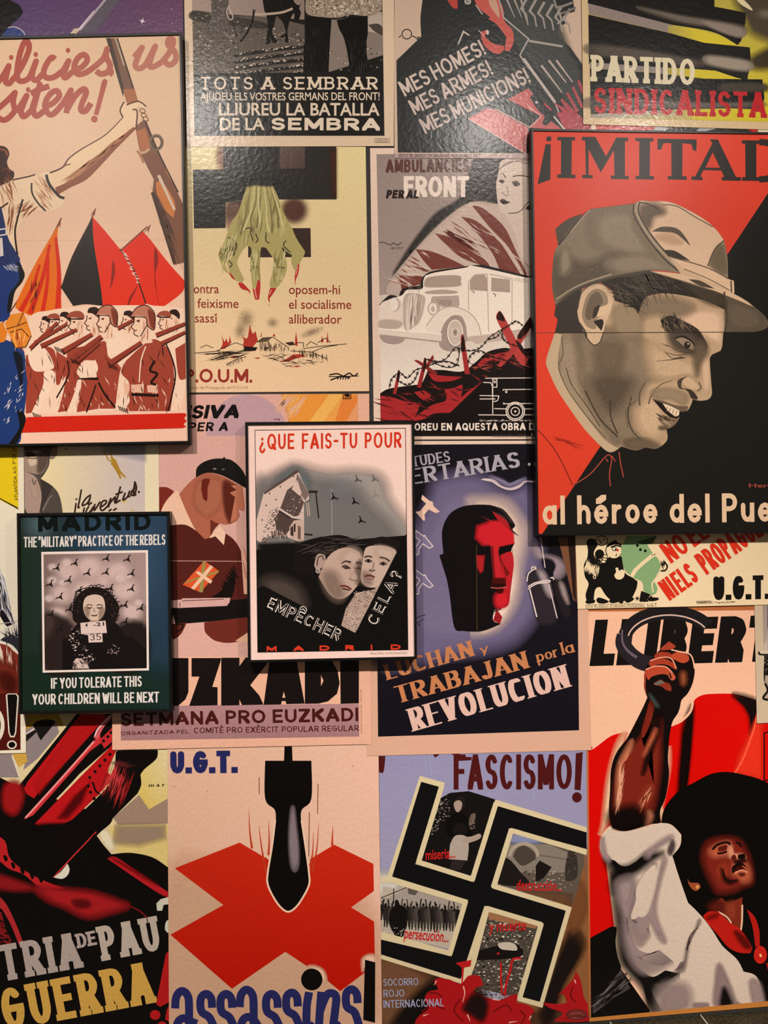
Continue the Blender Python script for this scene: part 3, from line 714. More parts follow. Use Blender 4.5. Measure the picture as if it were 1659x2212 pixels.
p.line('1290,1000 1250,1080 1310,1110 1260,1180 1300,1200', 5, '1d0a06'); p.line('650,1150 820,1150', 6, '1d0a06', True, .4, 1); p.line('1380,850 1440,1000 1460,1150 1400,1420', 3, '1d0a06'); p.line('820,1180 880,1290 960,1390', 4, '1d0a06'); p.line('720,1430 800,1200', 3, '1d0a06'); p.line('470,1310 570,1120 560,1000', 3, '1d0a06'); p.line('1095,1280 1320,1290', 6, '1d0a06'); p.line('1215,880 1175,1000 1160,1180', 2.5, 'f0d0b8')
for x, y in ((455, 880), (590, 980), (900, 1020), (270, 1430), (985, 1375)):
    for k in range(5): p.line([(x + k * 16, y + k * 6), (x + 18 + k * 16, y + 40 + k * 6)], 2, '2a0d08', False)
p.poly('222,1470 1540,1436 1555,1450 1535,1480 1556,1500 1530,1530 1552,1550 1520,1562 178,1600', 'cb2413')
# blue overalls at the left edge
p.blob('-200,-200! 20,-160 70,0 130,90 200,270 185,340 120,430 85,600 60,660 -200,720!', '1d3470'); p.blob('120,110 150,170 205,270 185,345 125,425 95,560 60,600 80,440 160,320', '14130f'); p.hatch(26, '40,170 150,210 130,260 40,230', 45, 8, 26, 2, 'b5b0b8', 18)
p.blob('-200,760! 60,830 190,900 215,1080 225,1210 200,1450 180,1590 130,1700 -200,1700!', '1e376e'); p.blob('110,930 190,980 180,1260 150,1100', '121421'); p.blob('200,1440 210,1520 130,1700 70,1700 160,1560 145,1420', '141210'); p.hatch(30, '20,1200 200,1080 190,1400 40,1560', 120, 6, 18, 2.4, 'd9cdd0', 25); p.line('20,850 60,930 50,1010', 4, '111')if False else None
p.poly('-40,700 20,680 60,760 40,840 -40,860', 'dd7c22'); p.poly('40,690 90,615 195,595 230,680 262,780 215,885 130,895 95,820 55,740', 'e0852a'); p.line('55,735 145,710 195,600', 2, '4a1d08', False); p.line('145,710 220,680', 2, '4a1d08', False); p.line('85,765 180,735 240,800', 2, '4a1d08', False); p.line('90,820 130,895 215,885 262,790', 2, '4a1d08', False); p.hatch(18, '110,780 220,760 190,880 130,880', 95, 14, 40, 4, 'b5501a f0a860')
p.poly('0,70 25,70 32,125 0,130', 'dcd0c8'); p.line('95,0 150,110', 3, '6b4a38')
# figure at the left: hair, shirt sleeve, raised arm, rifle
p.view(0, 0, 3.95)
p.blob('-80,1240! 40,1250 80,1310 60,1380 80,1440 120,1470 110,1530 60,1560 -80,1620!', '3d1a10'); p.line('0,1270 50,1290 60,1330', 4, '8a4a30'); p.line('10,1460 60,1440 90,1470', 3, '6b3320')
p.poly('-80,1610! 0,1600 110,1530! 260,1500 300,1485 420,1465! 470,1600 500,1640 555,1660! 545,1730 500,1770 420,1800! 300,1800 200,1860! 150,1960 130,2090 160,2200! 90,2150 -80,1900!', 'ebcba8', True)
p.hatch(22, '0,1600 120,1540 90,1700 0,1720', 70, 20, 60, 3, '8a4a2c c08a62', 14); p.hatch(26, '300,1560 400,1520 490,1740 340,1790', 55, 16, 55, 3, '9a5a38 c9946c', 12); p.hatch(20, '150,1720 330,1790 190,1850 150,1860', 140, 16, 40, 3.5, '8a4526', 12); p.hatch(14, '70,1760 120,1760 110,1950 70,1950', 100, 20, 50, 3, '8a4526', 6)
p.line('110,1535 250,1505 300,1488', 3, '3d1a10'); p.line('270,1560 275,1650 330,1740 390,1800', 3.5, '2a130b'); p.line('195,1700 150,1860 128,1990 150,2190', 4, '2a130b'); p.line('0,1780 70,1730', 4, '5a2a18')
p.poly('0,1760 30,1850 70,2030 130,2140 160,2230 -80,2230 -80,1760', '22305f', True); p.border('-10,1960 50,1950 55,2000 -10,2010', 3, 'd8ccc4'); p.poly('0,2030 20,2030 30,2180 0,2190', 'd8ccc4')
p.poly('1050,990! 900,1150 700,1270 590,1350 530,1430 425,1475! 440,1560 490,1665! 570,1610 740,1520 860,1400 960,1300 1080,1180 1160,1100! 1170,960!', 'ebc8a0', True)
p.line('1050,1000 900,1150 700,1270 590,1350 530,1430 425,1475', 3.2, '5a2c1a', True, .6, 1.2); p.poly('490,1665! 600,1600 740,1530 880,1390 1000,1260 1160,1100! 1130,1090 980,1230 850,1350 700,1470 560,1560 470,1600!', '8a4c2e', True); p.hatch(60, '560,1520 900,1280 1080,1120 1000,1230 700,1480', -38, 30, 90, 4, '9a5c38 b97c52', 8); p.line('600,1400 560,1410 535,1430', 3, '8a4c2e')
p.line('395,1490 420,1570 500,1670 550,1690', 6, '2a140c')
p.poly('905,325 1000,325 1180,870 1090,900', '7a5745'); p.poly('905,325 945,325 1060,760 1050,830', '4a3a31'); p.line('1000,325 1090,600 1150,790', 3, '382a22', False); p.line('985,325 1060,560', 4, 'b09a86', False); p.poly('1050,760 1150,760 1180,870 1090,900', 'a86a44')
p.poly('1155,1080! 1240,1010! 1330,1230 1410,1420 1500,1610! 1565,1750! 1570,2240! 1484,2262! 1380,1900 1300,1650! 1312,1530! 1240,1390 1190,1270', '80533f', True)
p.poly('1165,1120 1240,1090 1290,1260 1200,1290', 'b06c44'); p.poly('1330,1560! 1375,1530! 1490,1720 1480,1860! 1400,1780 1340,1660', 'c97b40', True); p.poly('1340,1500 1365,1490 1500,1790 1480,1795', 'd9c0a8'); p.line('1300,1640 1400,1960 1490,2250', 7, '4a3328'); p.hatch(36, '1340,1700 1440,1880 1480,2140 1400,1980', 70, 40, 120, 4, '5e4032 4a3328', 8); p.poly('1390,1370 1440,1470 1500,1590 1530,1650 1500,1610 1420,1470', 'c9844e'); p.line('1240,1040 1310,1210 1440,1480 1520,1640', 3, '33231b')
p.ring(1335, 1215, 52, 62, 5, '7a6450'); p.ring(1335, 1215, 40, 50, 2, '3a2c22'); p.line('1180,1300 1230,1300 1275,1270', 6, 'c9a07a'); p.line('1170,1285 1195,1320 1225,1390', 5, 'b07a56')
p.blob('1030,920 1060,870 1090,890 1180,865 1245,905 1240,925 1190,910 1150,940 1165,1000 1155,1090 1060,1010 1035,980', 'ebc9a4'); p.line('1050,1000 1025,940 1060,868', 3, '4a2c1c'); p.line('1080,895 1180,865 1248,910', 3, '5a3422'); p.line('1130,935 1170,950 1160,1100', 3, '5a3422')
for x, y in ((1215, 945), (1228, 985), (1243, 1015)): p.oval(x, y, 24 - (x - 1215) * .3, 17, 'e2b890', 20); p.ring(x, y, 24, 17, 1.6, '5a3422', 20)
p.part('lettering')
for w, st in (('a84a3c', '-20,705 30,640 75,562! 55,640 48,700 80,712 118,665'), ('a84a3c', '112,680 190,560 245,430 240,362 205,365 165,480 145,620 165,690 230,680 262,640'), ('ab5142', '262,640 308,522! 282,600 275,660 310,685 362,630'), ('ab5142', '470,505 440,490 395,550 372,620 395,662 460,658 540,600'), ('ad5848', '540,600 585,520! 558,590 540,640 560,662 620,610'), ('ae5b4c', '640,595 700,570 745,510 715,465 660,500 632,580 665,632 730,620 805,570'), ('b06252', '805,570 880,500 915,415! 905,480 940,560 915,615 860,630 820,605'), ('b06252', '940,600 948,615 930,640'),
              ('b87262', '1145,490 1212,405! 1175,490 1155,560 1190,585 1245,545 1325,395! 1290,490 1275,560 1310,570 1380,530'), ('b87262', '1380,530 1450,440 1480,345 1440,335 1435,385 1490,440 1500,510 1450,555 1405,525'),
              ('a84538', '-20,930 60,860 128,790! 112,870 125,940 80,1000 30,1025 -20,1000'), ('a94a3c', '140,960 228,815! 195,900 180,960 205,995 270,940'), ('aa4d3f', '270,940 340,720! 305,850 285,940 310,990 370,950 400,915'), ('aa4d3f', '262,800 330,765 420,735'), ('ac5244', '395,905 450,880 505,820 485,775 430,800 385,880 400,955 450,975 540,880'), ('ac5244', '540,880 605,770! 585,860 565,965'), ('ad5546', '575,930 640,820 710,760 735,790 700,880 690,940 730,945 775,880')):
    p.line(st, 12.5, w)  # ink turns paler to the right: the glare veil is put into the letter colours
for x, y in ((95, 490), (305, 465), (580, 430), (240, 765)): p.oval(x, y, 19, 22, 'ab5040')
p.poly('870,690! 895,672 918,690! 900,760 838,985! 800,975! 840,820', 'b05a4a', True); p.oval(805, 1016, 28, 30, 'b05848')
p.done()

# ---------------------------------------------------------------- clawed hand poster
p = Poster('wall_poster', 'cream poster of a green clawed hand with red nails over a burning village', 'poster', '402,317 789.8,317 797.5,845 408,848', LV(1), 'e8d09c', seed=8)
p.view(400, 310, 3.951).part('picture')
p.poly('30,25 1600,25 1600,2150 30,2150', 'e2cf98', grad=('edc6a0', 900, 500, 700, 2000))
p.glow(330, 110, 95, 190, '8a5a4a', .3, .8); p.soft('380,480 620,480 560,700 400,700 340,620', '6d4f44', 60, True, .9); p.glow(930, 570, 150, 150, '5a372e', .45, .95)
DK = '2c2927'
p.poly('325,25 1290,25 1292,478 800,478 800,500 340,500 325,230', DK); p.poly('65,222 345,222 345,722 75,725', DK); p.poly('535,722 1070,722 1074,970 538,972', '3a2b25')
p.poly('430,480 800,480 860,700 560,700', '463630'); p.poly('805,25 1022,25 1022,212 807,214', '64504a', grad=('4d3c36', 850, 30, 1000, 210)); p.soft('1240,40 1290,40 1290,470 1260,470', '4e2d20', 30, False, .7)
p.glow(560, 640, 150, 110, '7a5a50', .3, .5); p.glow(400, 700, 70, 90, 'b79078', .3, .6)
HG = 'b0a266'
p.poly('540,335! 735,335! 790,450 840,590 910,720 950,810 1015,910! 1020,940 960,1060! 930,1075 905,1010 910,950! 860,920 820,880! 850,960 870,1040 850,1130 800,1215! 760,1240 720,1220! 730,1150 770,1060 755,990 690,890! 650,890 640,960 640,1100 645,1160 630,1230! 575,1230! 560,1100 555,980 565,900 530,870! 480,930 445,1010 470,1090 500,1150 490,1185! 430,1170 380,1110 355,1010! 400,960 420,880 380,930 340,1000 360,1080 375,1110! 330,1080 285,960 285,930! 330,850 390,680 450,590 500,440', HG, True)
p.hatch(90, '545,420 740,420 830,600 870,740 650,830 470,830 420,720 510,500', 96, 20, 60, 3, '978a57 c4b87e 9f925c 85794c', 9)
for q in ('560,345 540,480 520,600 470,780', '610,345 600,520 560,640 580,760', '650,345 640,500 620,640 610,720', '690,345 720,500 740,650 740,760', '720,345 780,560 800,720'): p.line(q, 4.5, '7b6f46', True, .3, 1)
for q in ('590,345 575,500 545,620 500,740', '630,345 625,520 640,680', '675,345 690,520 700,680 720,760', '735,380 800,560 830,700'): p.line(q, 4, 'd0c68e', True, .4, 1)
for q in ('360,800 420,830 440,880 410,960', '510,730 560,720 560,770 580,830', '600,770 620,820 600,850', '690,760 690,830 720,850', '860,830 840,870 900,930', '300,930 330,960 360,960', '370,1000 400,1030 380,1060', '570,1050 630,1055', '800,980 790,1050 850,1060', '550,880 570,960 560,1090', '830,890 870,930 910,960'): p.line(q, 2.5, '453c26')
p.hatch(70, '290,920 440,780 430,900 350,1000 330,1060', 105, 16, 50, 3, '7b6f46 c9bd84', 15); p.hatch(40, '760,950 850,950 830,1150 740,1180', 100, 16, 44, 3, '8a7e4d cbc08a', 15); p.hatch(30, '560,950 640,950 630,1180 575,1180', 90, 16, 44, 3, '8a7e4d cbc08a', 8)
p.soft('500,310 780,310 760,350 700,362 600,352 530,362', DK, 22)
for q in ('372,1105! 390,1110 430,1165! 400,1150', '450,1190! 490,1190 555,1258! 550,1305! 540,1262 480,1240', '575,1230! 600,1240 620,1160! 640,1180 642,1230 632,1330! 600,1335! 585,1290', '725,1232! 780,1235! 745,1290 722,1320! 720,1365! 708,1330 710,1290', '965,1028! 975,1040 965,1110 945,1160! 940,1215! 935,1160 940,1090'): p.blob(q, 'b8302a')
for q in ('595,1240 605,1300 612,1320', '735,1250 718,1290', '960,1050 945,1120'): p.line(q, 2, 'e0a090')
p.poly('716,1372 722,1374 718,1405', 'b8302a'); p.poly('938,1170 942,1172 940,1222', 'b8302a')
for x, y, rx, ry in ((520, 1500, 90, 110), (470, 1600, 70, 90), (745, 1530, 70, 60), (1080, 1610, 130, 45)): p.glow(x, y, rx, ry, '7a6250', .1, .45, -20 if x > 1000 else 0)
p.speck(130, '430,1440 600,1420 600,1640 430,1680', .5, 1.1, '5e4638 8a6a55'); p.speck(60, '980,1640 1180,1560 1190,1590 1000,1670', .5, 1.1, '5e4638')
for q in ('300,1750! 320,1700 305,1620! 335,1690 350,1660! 370,1700 380,1640! 395,1700! 340,1750', '490,1730! 500,1680 480,1640! 530,1660 550,1540! 575,1620 600,1600! 620,1680! 560,1750', '640,1650! 655,1600! 650,1650', '745,1640! 760,1620! 770,1650', '935,1720! 945,1600! 960,1720', '1160,1700! 1165,1640! 1180,1690', '1205,1700! 1215,1600! 1222,1690', '380,1822! 440,1810 420,1835!', '585,1830! 640,1825 620,1840!', '920,1800! 1000,1800 1030,1820! 960,1830 880,1860 800,1865! 860,1840', '890,1910! 960,1895 990,1905!'): p.blob(q, 'b0362a')
for q in ('130,1745 180,1720 240,1745', '270,1770 430,1700 490,1720', '640,1690 745,1650 880,1740', '640,1690 640,1770', '880,1740 880,1770', '950,1700 1010,1700 1010,1740', '1030,1730 1070,1690 1130,1720', '1130,1700 1200,1660 1240,1700', '80,1790 300,1770', '170,1800 420,1780', '220,1850 320,1820 500,1770', '1010,1750 1160,1730 1380,1710', '900,1770 1080,1780 1210,1840', '350,1890 440,1840 520,1820', '1080,1780 1180,1740 1300,1720'): p.line(q, 1.6, '2b1d14', False)
p.poly('500,1730 620,1740 600,1770 500,1775', '1c1410'); p.poly('600,1700 660,1655 750,1650 700,1690', '5c4838'); p.poly('850,1700 920,1690 940,1720 890,1725', '3c2c20'); p.poly('670,1740 770,1735 775,1770 670,1772', 'b79a78'); p.poly('670,1740 720,1738 680,1772', '2b1d14')
p.hatch(60, '650,1680 860,1730 860,1770 650,1770', 88, 8, 26, 1.6, '5a4434'); p.hatch(60, '200,1790 520,1760 500,1830 220,1850', -12, 16, 60, 1.4, '2b1d14'); p.hatch(60, '650,1800 880,1800 1180,1870 900,1920', 8, 10, 34, 1.6, '2b1d14 5a4434', 30); p.hatch(24, '930,1770 1220,1820 1210,1845 930,1785', 85, 12, 26, 2.2, '1c1410'); p.hatch(20, '350,1890 500,1830 500,1840 360,1900', 70, 8, 16, 1.4, '2b1d14')
p.line('1230,1975 1300,1965 1350,1985 1400,1960 1440,1985 1475,1960', 3, '1d1612'); p.line('1225,1990 1480,1985', 2, '1d1612'); p.line('1240,2020 1330,1990 1410,2000', 3, '1d1612')
for k in range(5): p.line([(1310 + k * 22, 1990), (1300 + k * 22, 2015)], 2.4, '1d1612', False)
p.part('lettering')
R = '8e3226'
p.type('oposem-hi', 885, 1284, 1322, 1286, 78, R, .008); p.type('el socialisme', 885, 1410, 1418, 1412, 78, R, .008); p.type('alliberador', 885, 1536, 1336, 1538, 78, R, .008)
p.type('ontra', 72, 1278, 288, 1278, 78, R, .008); p.type('feixisme', 104, 1402, 455, 1404, 78, R, .008); p.type('sassi', 82, 1527, 270, 1528, 78, R, .008); p.poly('245,1465 268,1448 272,1455 252,1470', R)
p.text('P.O.U.M.', -10, 2040, 572, 2042, 118, '96352a', (.22, .2), gap=.12, wide=1.2)
p.type('Secretariat de Propaganda del P.O.U.M.', -40, 2094, 538, 2096, 24, '9c5a44')
p.done()

# ---------------------------------------------------------------- ambulance poster
p = Poster('wall_poster', 'brown and cream poster of a white ambulance lettered AMBULANCIES PER AL FRONT', 'poster', '799.5,320 1190,318 1193,958.5 808,961', LV(0), 'e6c8b4', seed=9)
p.view(790, 310, 3.3526).part('picture')
p.poly('78,78 1400,60 1400,2120 118,2120', 'b09a90', grad=('ffe6d6', 300, 700, 350, 1250))
p.poly('78,78 1400,60 1400,900 100,1100', '94817a', grad=('a8958c', 200, 100, 500, 900))
p.soft('850,60 1400,40 1400,700 900,500 760,460 600,560 480,680 330,800 200,950 300,780 400,640 520,500 700,380', '33302d', 30, True); p.hatch(140, '300,800 480,620 700,420 800,300 820,380 600,560 400,740', -48, 14, 40, 5, '3a3632 4c4641', 15)
p.soft('150,1040 330,800 560,560 760,425 960,440 1200,500 1400,900 1150,960 900,890 420,1040 200,1100', 'c3ab9f', 10, True)
p.poly('200,1010 420,720 600,560 760,425 990,470 1200,700 1200,970 800,890 430,960 280,1060', 'cdb4a6')
for q in ('770,450! 850,470 1000,600 1090,780 1165,940! 1160,970! 1040,760 900,610', '690,530! 800,560 960,700 1080,880 1130,960! 1000,960 920,800 800,640', '500,650! 620,680 760,740 880,860 900,900! 700,830 580,730', '360,765! 470,780 600,830 720,890! 480,915! 420,850', '240,960! 320,960 420,960 390,1020! 260,1060!', '1080,640! 1130,700 1170,800 1180,900! 1120,790'): p.blob(q, '7a3f36')
p.hatch(44, '500,660 760,540 1100,800 1100,940 700,880', 35, 16, 50, 3, 'dac4b6 8a5247', 12); p.hatch(40, '200,1000 420,760 480,900 300,1040', 25, 20, 60, 5, 'dac4b6 8a5247', 12); p.hatch(24, '600,620 780,700 760,760 600,680', 30, 20, 60, 4, '5b231c')
# woman's head
p.poly('1000,500! 1180,480! 1190,900! 1120,800 1080,660', 'd6bfb0', True)
p.blob('980,130 1060,105 1200,100 1230,300 1200,420 1120,490 1030,508 970,480 950,380 945,290 960,220', 'd9c3b4'); p.poly('965,200! 1000,120! 1200,95! 1250,170! 1120,135 1020,160', 'cbb5a5', True); p.line('968,185 1040,135 1180,120', 2, '8a756a'); p.line('990,170 1080,130 1180,150', 1.6, '8a756a')
p.line('965,230 990,215 1015,250', 2, '3c2d28'); p.line('1065,240 1110,232 1175,240', 2.4, '3c2d28'); p.blob('962,270 985,260 1008,278 985,290', '6d5a52'); p.blob('1060,285 1085,278 1115,300 1085,312', '6d5a52'); p.oval(985, 274, 10, 10, '2a201d'); p.oval(1085, 294, 10, 11, '2a201d'); p.line('1060,282 1090,272 1118,298', 2, '3c2d28'); p.line('1025,310 1032,370 1010,375 985,350', 1.6, '8a756a'); p.blob('972,408 1000,402 1020,415 1045,425 1005,442 982,430', '35201d'); p.line('1030,505 1110,495 1180,420', 2, '5c4a42')
# ambulance
p.poly('95,1170! 170,1100 240,1110! 270,1050 390,1030! 420,960 500,920 720,890! 830,878 900,890 1200,965!', '2a211e', True)
p.poly('430,960! 500,935 720,900 800,890 1220,985! 1220,1400! 720,1430! 560,1480 480,1420 100,1400! 92,1350! 100,1230 150,1140 260,1100 300,1060 410,1050', 'f8e4d4', True)
p.blob('430,1000 450,970 560,955 680,958 688,1000 670,1035 440,1040', 'b09a8d'); p.line('420,1040 425,980 470,950 680,945 700,1000 680,1045 420,1045', 2.4, 'f2e2d4'); p.blob('440,1070 560,1058 660,1070 640,1088 450,1090', 'b7a295'); p.poly('480,1108! 672,1100! 675,1180 600,1180 480,1150', 'baa598', True)
p.blob('755,1050! 760,980 810,950 870,960 882,1070! 760,1060', 'b29b8e'); p.poly('910,970 1045,985 1045,1080 908,1070', 'b29b8e'); p.line('745,1210 745,1000 790,950 880,945 890,1365', 2, 'c2ab9d', False); p.line('895,945 1060,980 1060,1310', 2, 'c2ab9d', False); p.line('765,1065 785,1075 780,1085', 2, '8a766a'); p.line('920,1085 940,1095 935,1110', 2, '8a766a'); p.line('720,1420 1180,1350', 8, 'bda597', False); p.poly('720,1400 1190,1350 1190,1400 800,1450', 'c9b2a4')
p.blob('262,1180 290,1090 360,1080 425,1100 428,1180 400,1290 320,1355 280,1340 265,1260', 'c4ae9f'); p.blob('295,1330 300,1120 360,1095 375,1140 370,1260 330,1345', 'e8d6c8'); p.hatch(20, '300,1120 420,1110 400,1260 310,1300', 95, 30, 100, 4, 'a8958a d8c4b5', 6); p.line('262,1180 290,1085 425,1100 425,1200 390,1300 320,1355', 2.4, 'f4e6d9')
for k in range(6): p.poly([(515 + k * 18, 1130), (525 + k * 18, 1130), (545 + k * 16, 1185), (535 + k * 16, 1185)], '9a867b')
for x, y, rx in ((212, 1165, 40), (495, 1195, 46)): p.oval(x, y, rx, 52, 'c7b2a4'); p.oval(x - 8, y, rx * .78, 46, 'efe0d2'); p.ring(x - 8, y, rx * .75, 44, 2, 'b09c90'); p.oval(x - 8, y + 4, rx * .3, 22, 'c7b2a4')
p.blob('120,1150 250,1130 270,1240 250,1330 100,1340 95,1240', 'ead6c6'); p.oval(212, 1165, 40, 52, 'c7b2a4'); p.oval(204, 1165, 31, 46, 'efe0d2'); p.soft('110,1280 250,1290 240,1335 105,1335', 'c9b4a6', 16, True, .8)
p.blob('430,1330! 480,1250 560,1190 640,1185 740,1220 810,1300 835,1385! 740,1390 720,1300 650,1245 600,1270 560,1380 480,1390', 'eedccd'); p.line('440,1320 500,1240 570,1190 650,1184 750,1225 812,1300 835,1385', 2, 'bba597')
p.blob('530,1440 560,1320 620,1250 690,1250 725,1320 730,1420 690,1490 620,1505 560,1490', 'a8938a'); p.oval(648, 1375, 66, 108, '9a867c'); p.oval(648, 1370, 55, 92, 'd0bbad'); p.ring(648, 1370, 55, 92, 2.4, 'efe0d2'); p.oval(648, 1368, 26, 40, 'b09b8f'); p.ring(648, 1368, 22, 32, 2, 'efe0d2'); p.oval(648, 1368, 8, 12, '8a766c')
p.poly('95,1340 550,1378 548,1435 100,1385', 'e6d2c2'); p.line('95,1342 550,1380', 2.4, 'f6eadf', False); p.line('100,1386 548,1436', 3, 'b19c8f', False); p.blob('110,1390 275,1410 250,1445 190,1452 130,1435', 'a8938a')
# earthworks, stakes and wire
p.blob('105,1810! 170,1775 340,1750 400,1740 430,1690 450,1640! 560,1640 700,1650 800,1580 880,1510 1000,1480 1080,1490 1200,1480! 1200,2120! 110,2120!', '1d1412')
for q in ('105,1830! 160,1830 300,1870 400,1880! 350,1990 300,2010! 110,2005!', '350,1800! 440,1790 470,1830 420,1860! 390,1840', '570,1780! 640,1770 700,1750 690,1840! 760,1780 850,1720! 780,1850 700,1930 600,1950! 480,1960 400,2020! 330,2010 470,1900 580,1860', '780,1640! 850,1560 960,1520! 1060,1510 1010,1560! 880,1600', '450,1660! 540,1680 700,1690! 620,1720 500,1720'): p.blob(q, 'a92a2c')
p.hatch(60, '120,1830 420,1780 800,1640 1100,1520 1100,1640 700,1860 400,2000 110,2000', 15, 14, 60, 4, '1a1110 5c1a1a 8c2426', 25); p.hatch(60, '720,1640 900,1520 1180,1500 1150,1600 900,1640', 8, 14, 50, 4, '1a1110 6d2a24 a24a40', 20)
for q, c in (('235,1640! 250,1665 220,1815! 196,1815!', 'a0302c'), ('425,1550! 440,1580 400,1770! 370,1765!', '962a2a'), ('350,1570! 390,1575 520,1660! 500,1680!', '8c2a28'), ('485,1530! 492,1560 450,1620! 430,1610!', '8c2a28'), ('700,1380! 715,1420 755,1670! 718,1670! 688,1430', 'a5302e'), ('965,1212! 995,1240 1110,1460 1175,1560! 1160,1612! 1090,1560 1000,1380 945,1260', 'b8403c'), ('1190,1255! 1195,1330 1090,1500 980,1620! 950,1610! 1060,1470', 'b03a38')):
    p.blob(q, c)
for q in ('235,1640! 250,1665 235,1740! 225,1700', '700,1380! 715,1420 722,1500! 690,1500', '965,1212! 995,1240 1010,1290! 950,1270', '1080,1420! 1130,1460 1175,1560! 1120,1500', '1190,1255! 1195,1330 1120,1420! 1100,1390', '425,1550! 440,1580 425,1660! 415,1640'): p.blob(q, '2a1312')
for q in ('170,1770 190,1700 250,1660 300,1700 360,1640 430,1620 500,1590 580,1560 650,1480 720,1500 800,1495 850,1460 900,1400 980,1350 1050,1310 1090,1285 1140,1320', '240,1720 300,1750 350,1720 380,1650', '430,1560 520,1580 600,1580 680,1610', '480,1580 580,1620 660,1600 680,1480', '740,1600 760,1530 830,1500 900,1540 980,1560 1040,1580', '990,1370 990,1410 1040,1450 1140,1480', '1090,1285 1000,1340 950,1400 880,1420'):
    p.line(q, 1.8, '221412')
    pts = [(a, b) for a, b, _ in parse(q)]
    for (a, b), (c, d) in zip(pts, pts[1:]):
        for f in (.3, .8):
            x, y = a + (c - a) * f, b + (d - b) * f; p.line([(x - 8, y - 9), (x + 8, y + 9)], 1.5, '221412', False); p.line([(x + 9, y - 6), (x - 9, y + 7)], 1.5, '221412', False)
# outline car on black
p.poly('600,1960 830,1740 870,1690 1400,1690 1400,2094 350,2094 350,2010', '171110')
C = 'e6d4c6'
for q in ('865,1700 1260,1697', '920,1700 920,1960', '925,1705 950,1705 950,1765 925,1765', '850,1730 905,1732 918,1760 918,1830', '825,1825 965,1828', '825,1850 940,1850', '965,1828 955,1862 925,1870', '815,1965 1020,1967', '995,1782 1260,1780', '995,1885 1260,1882', '995,1782 995,1790', '1000,1890 1000,1875', '1150,1965 1260,1965', '930,1920 1020,1922', '1150,1922 1260,1922', '1245,1697 1245,1965'): p.line(q, 2, C, False)
p.line('930,1715 935,1735 940,1720', 2, C); p.ring(1018, 1798, 6, 8, 1.6, C); p.ring(1083, 1940, 66, 66, 2.4, C); p.ring(1083, 1940, 54, 54, 2, C); p.ring(1083, 1940, 30, 30, 2, C); p.oval(1083, 1940, 8, 8, C)
p.hatch(60, '815,2000 1240,2000 1240,2012 815,2012', 0, 4, 10, 1.2, C, 30)
p.poly('110,2004 350,2004 350,2092 112,2092', '171110')
p.line('100,2150 1400,2146', 3.2, '241b18', False)
p.part('lettering')
p.text('AMBULANCIES', 146, 212, 748, 206, 96, '5b3430', (.26, .2), gap=.12, upv=(0, -1))
p.text('FRONT', 275, 388, 748, 388, 152, 'ecd8ca', (.26, .2), gap=.1, upv=(0, -1))
p.text('PER AL', 146, 398, 380, 398, 62, '241816', (.34, .24), slant=.16, gap=.14, upv=(0, -1))
p.text('COLABOREU EN AQUESTA OBRA DE', 130, 2080, 1260, 2076, 54, 'e8d6c8', (.24, .2), gap=.2, word=.5)
p.type('COOPERATIVA OBRERA «AVANT»', 920, 2128, 1290, 2128, 20, '4a3a34')
p.type('SOCORS ROIG', 1072, 996, 1250, 1018, 24, 'b09a8c')
p.line('98,718 130,716 180,735 200,720 230,735 262,715', 1.6, '2e2624'); p.type('del S.D.P.', 182, 765, 274, 765, 17, '2e2624', .01)
p.done()

# ---------------------------------------------------------------- framed smiling soldier
p = Poster('framed_poster', 'largest framed poster, red and black, of a smiling man in a peaked cap', 'framed poster', '1149.8,283 1790,292 1797,1145 1162,1154', .0315, 'dcb496', (.0056, .036), seed=10)
p.view(1130, 270, 3.136).part('background'); p.fk = 1.0
p.poly('66,44 2300,66 2300,2765 106,2768', 'd63420', grad=('d8391f', 100, 600, 100, 1900))
p.poly('1725,370 2300,370 2300,2760 108,2768', '1c1a17')
p.soft('1250,1550 1600,1400 1600,1900 1500,2300 1200,2350 1180,1800', '1f2418', 120, True, .6)
p.line('106,1420 106,2760', 2.5, 'e0b898', False); p.line('106,2770 1700,2750', 2.4, 'e0b898', False)
p.part('portrait')
SK, SH, DK2, LT = 'b79a79', '85725d', '382f27', 'dcb898'
# neck, jaw and face
p.poly('215,1405! 180,1510 155,1600 170,1660 230,1790 300,1900 400,2040 480,2130 560,2205 610,2215 665,2178! 760,2205 830,2185! 900,2193 955,2160 980,2120 972,2058! 1020,2038 1055,1990 1058,1940! 1110,1938 1140,1890 1150,1858! 1200,1868 1255,1858 1280,1820 1276,1750 1268,1640 1266,1590! 1275,1562 1330,1538 1350,1498! 1357,1400! 1365,1240! 1240,1180 960,1140 700,1180 560,1100 400,1110 220,1230!', SK, True)
p.soft('225,1420 380,1420 390,1560 370,1700 450,1850 560,2010 640,2140 590,2170 480,2080 380,1960 270,1800 220,1700 240,1560', '9b866d', 22)
p.soft('380,1400 700,1400 820,1480 850,1620 960,1680 830,1740 780,1860 720,1930 740,2080 820,2160 700,2170 600,2100 470,1900 400,1740 385,1560', SH, 40)
p.soft('470,1720 620,1690 740,1740 690,1850 600,1950 520,1860', '55483a', 60, True, .55); p.soft('520,1500 660,1500 640,1640 520,1640', '76644f', 50, True, .8)
p.poly('215,1405! 180,1510 155,1600 170,1660 230,1790 300,1900 400,2040 480,2130 560,2205 600,2215 640,2190! 540,2120 430,1980 330,1830 260,1700 235,1600 262,1420!', 'c0a585', True)
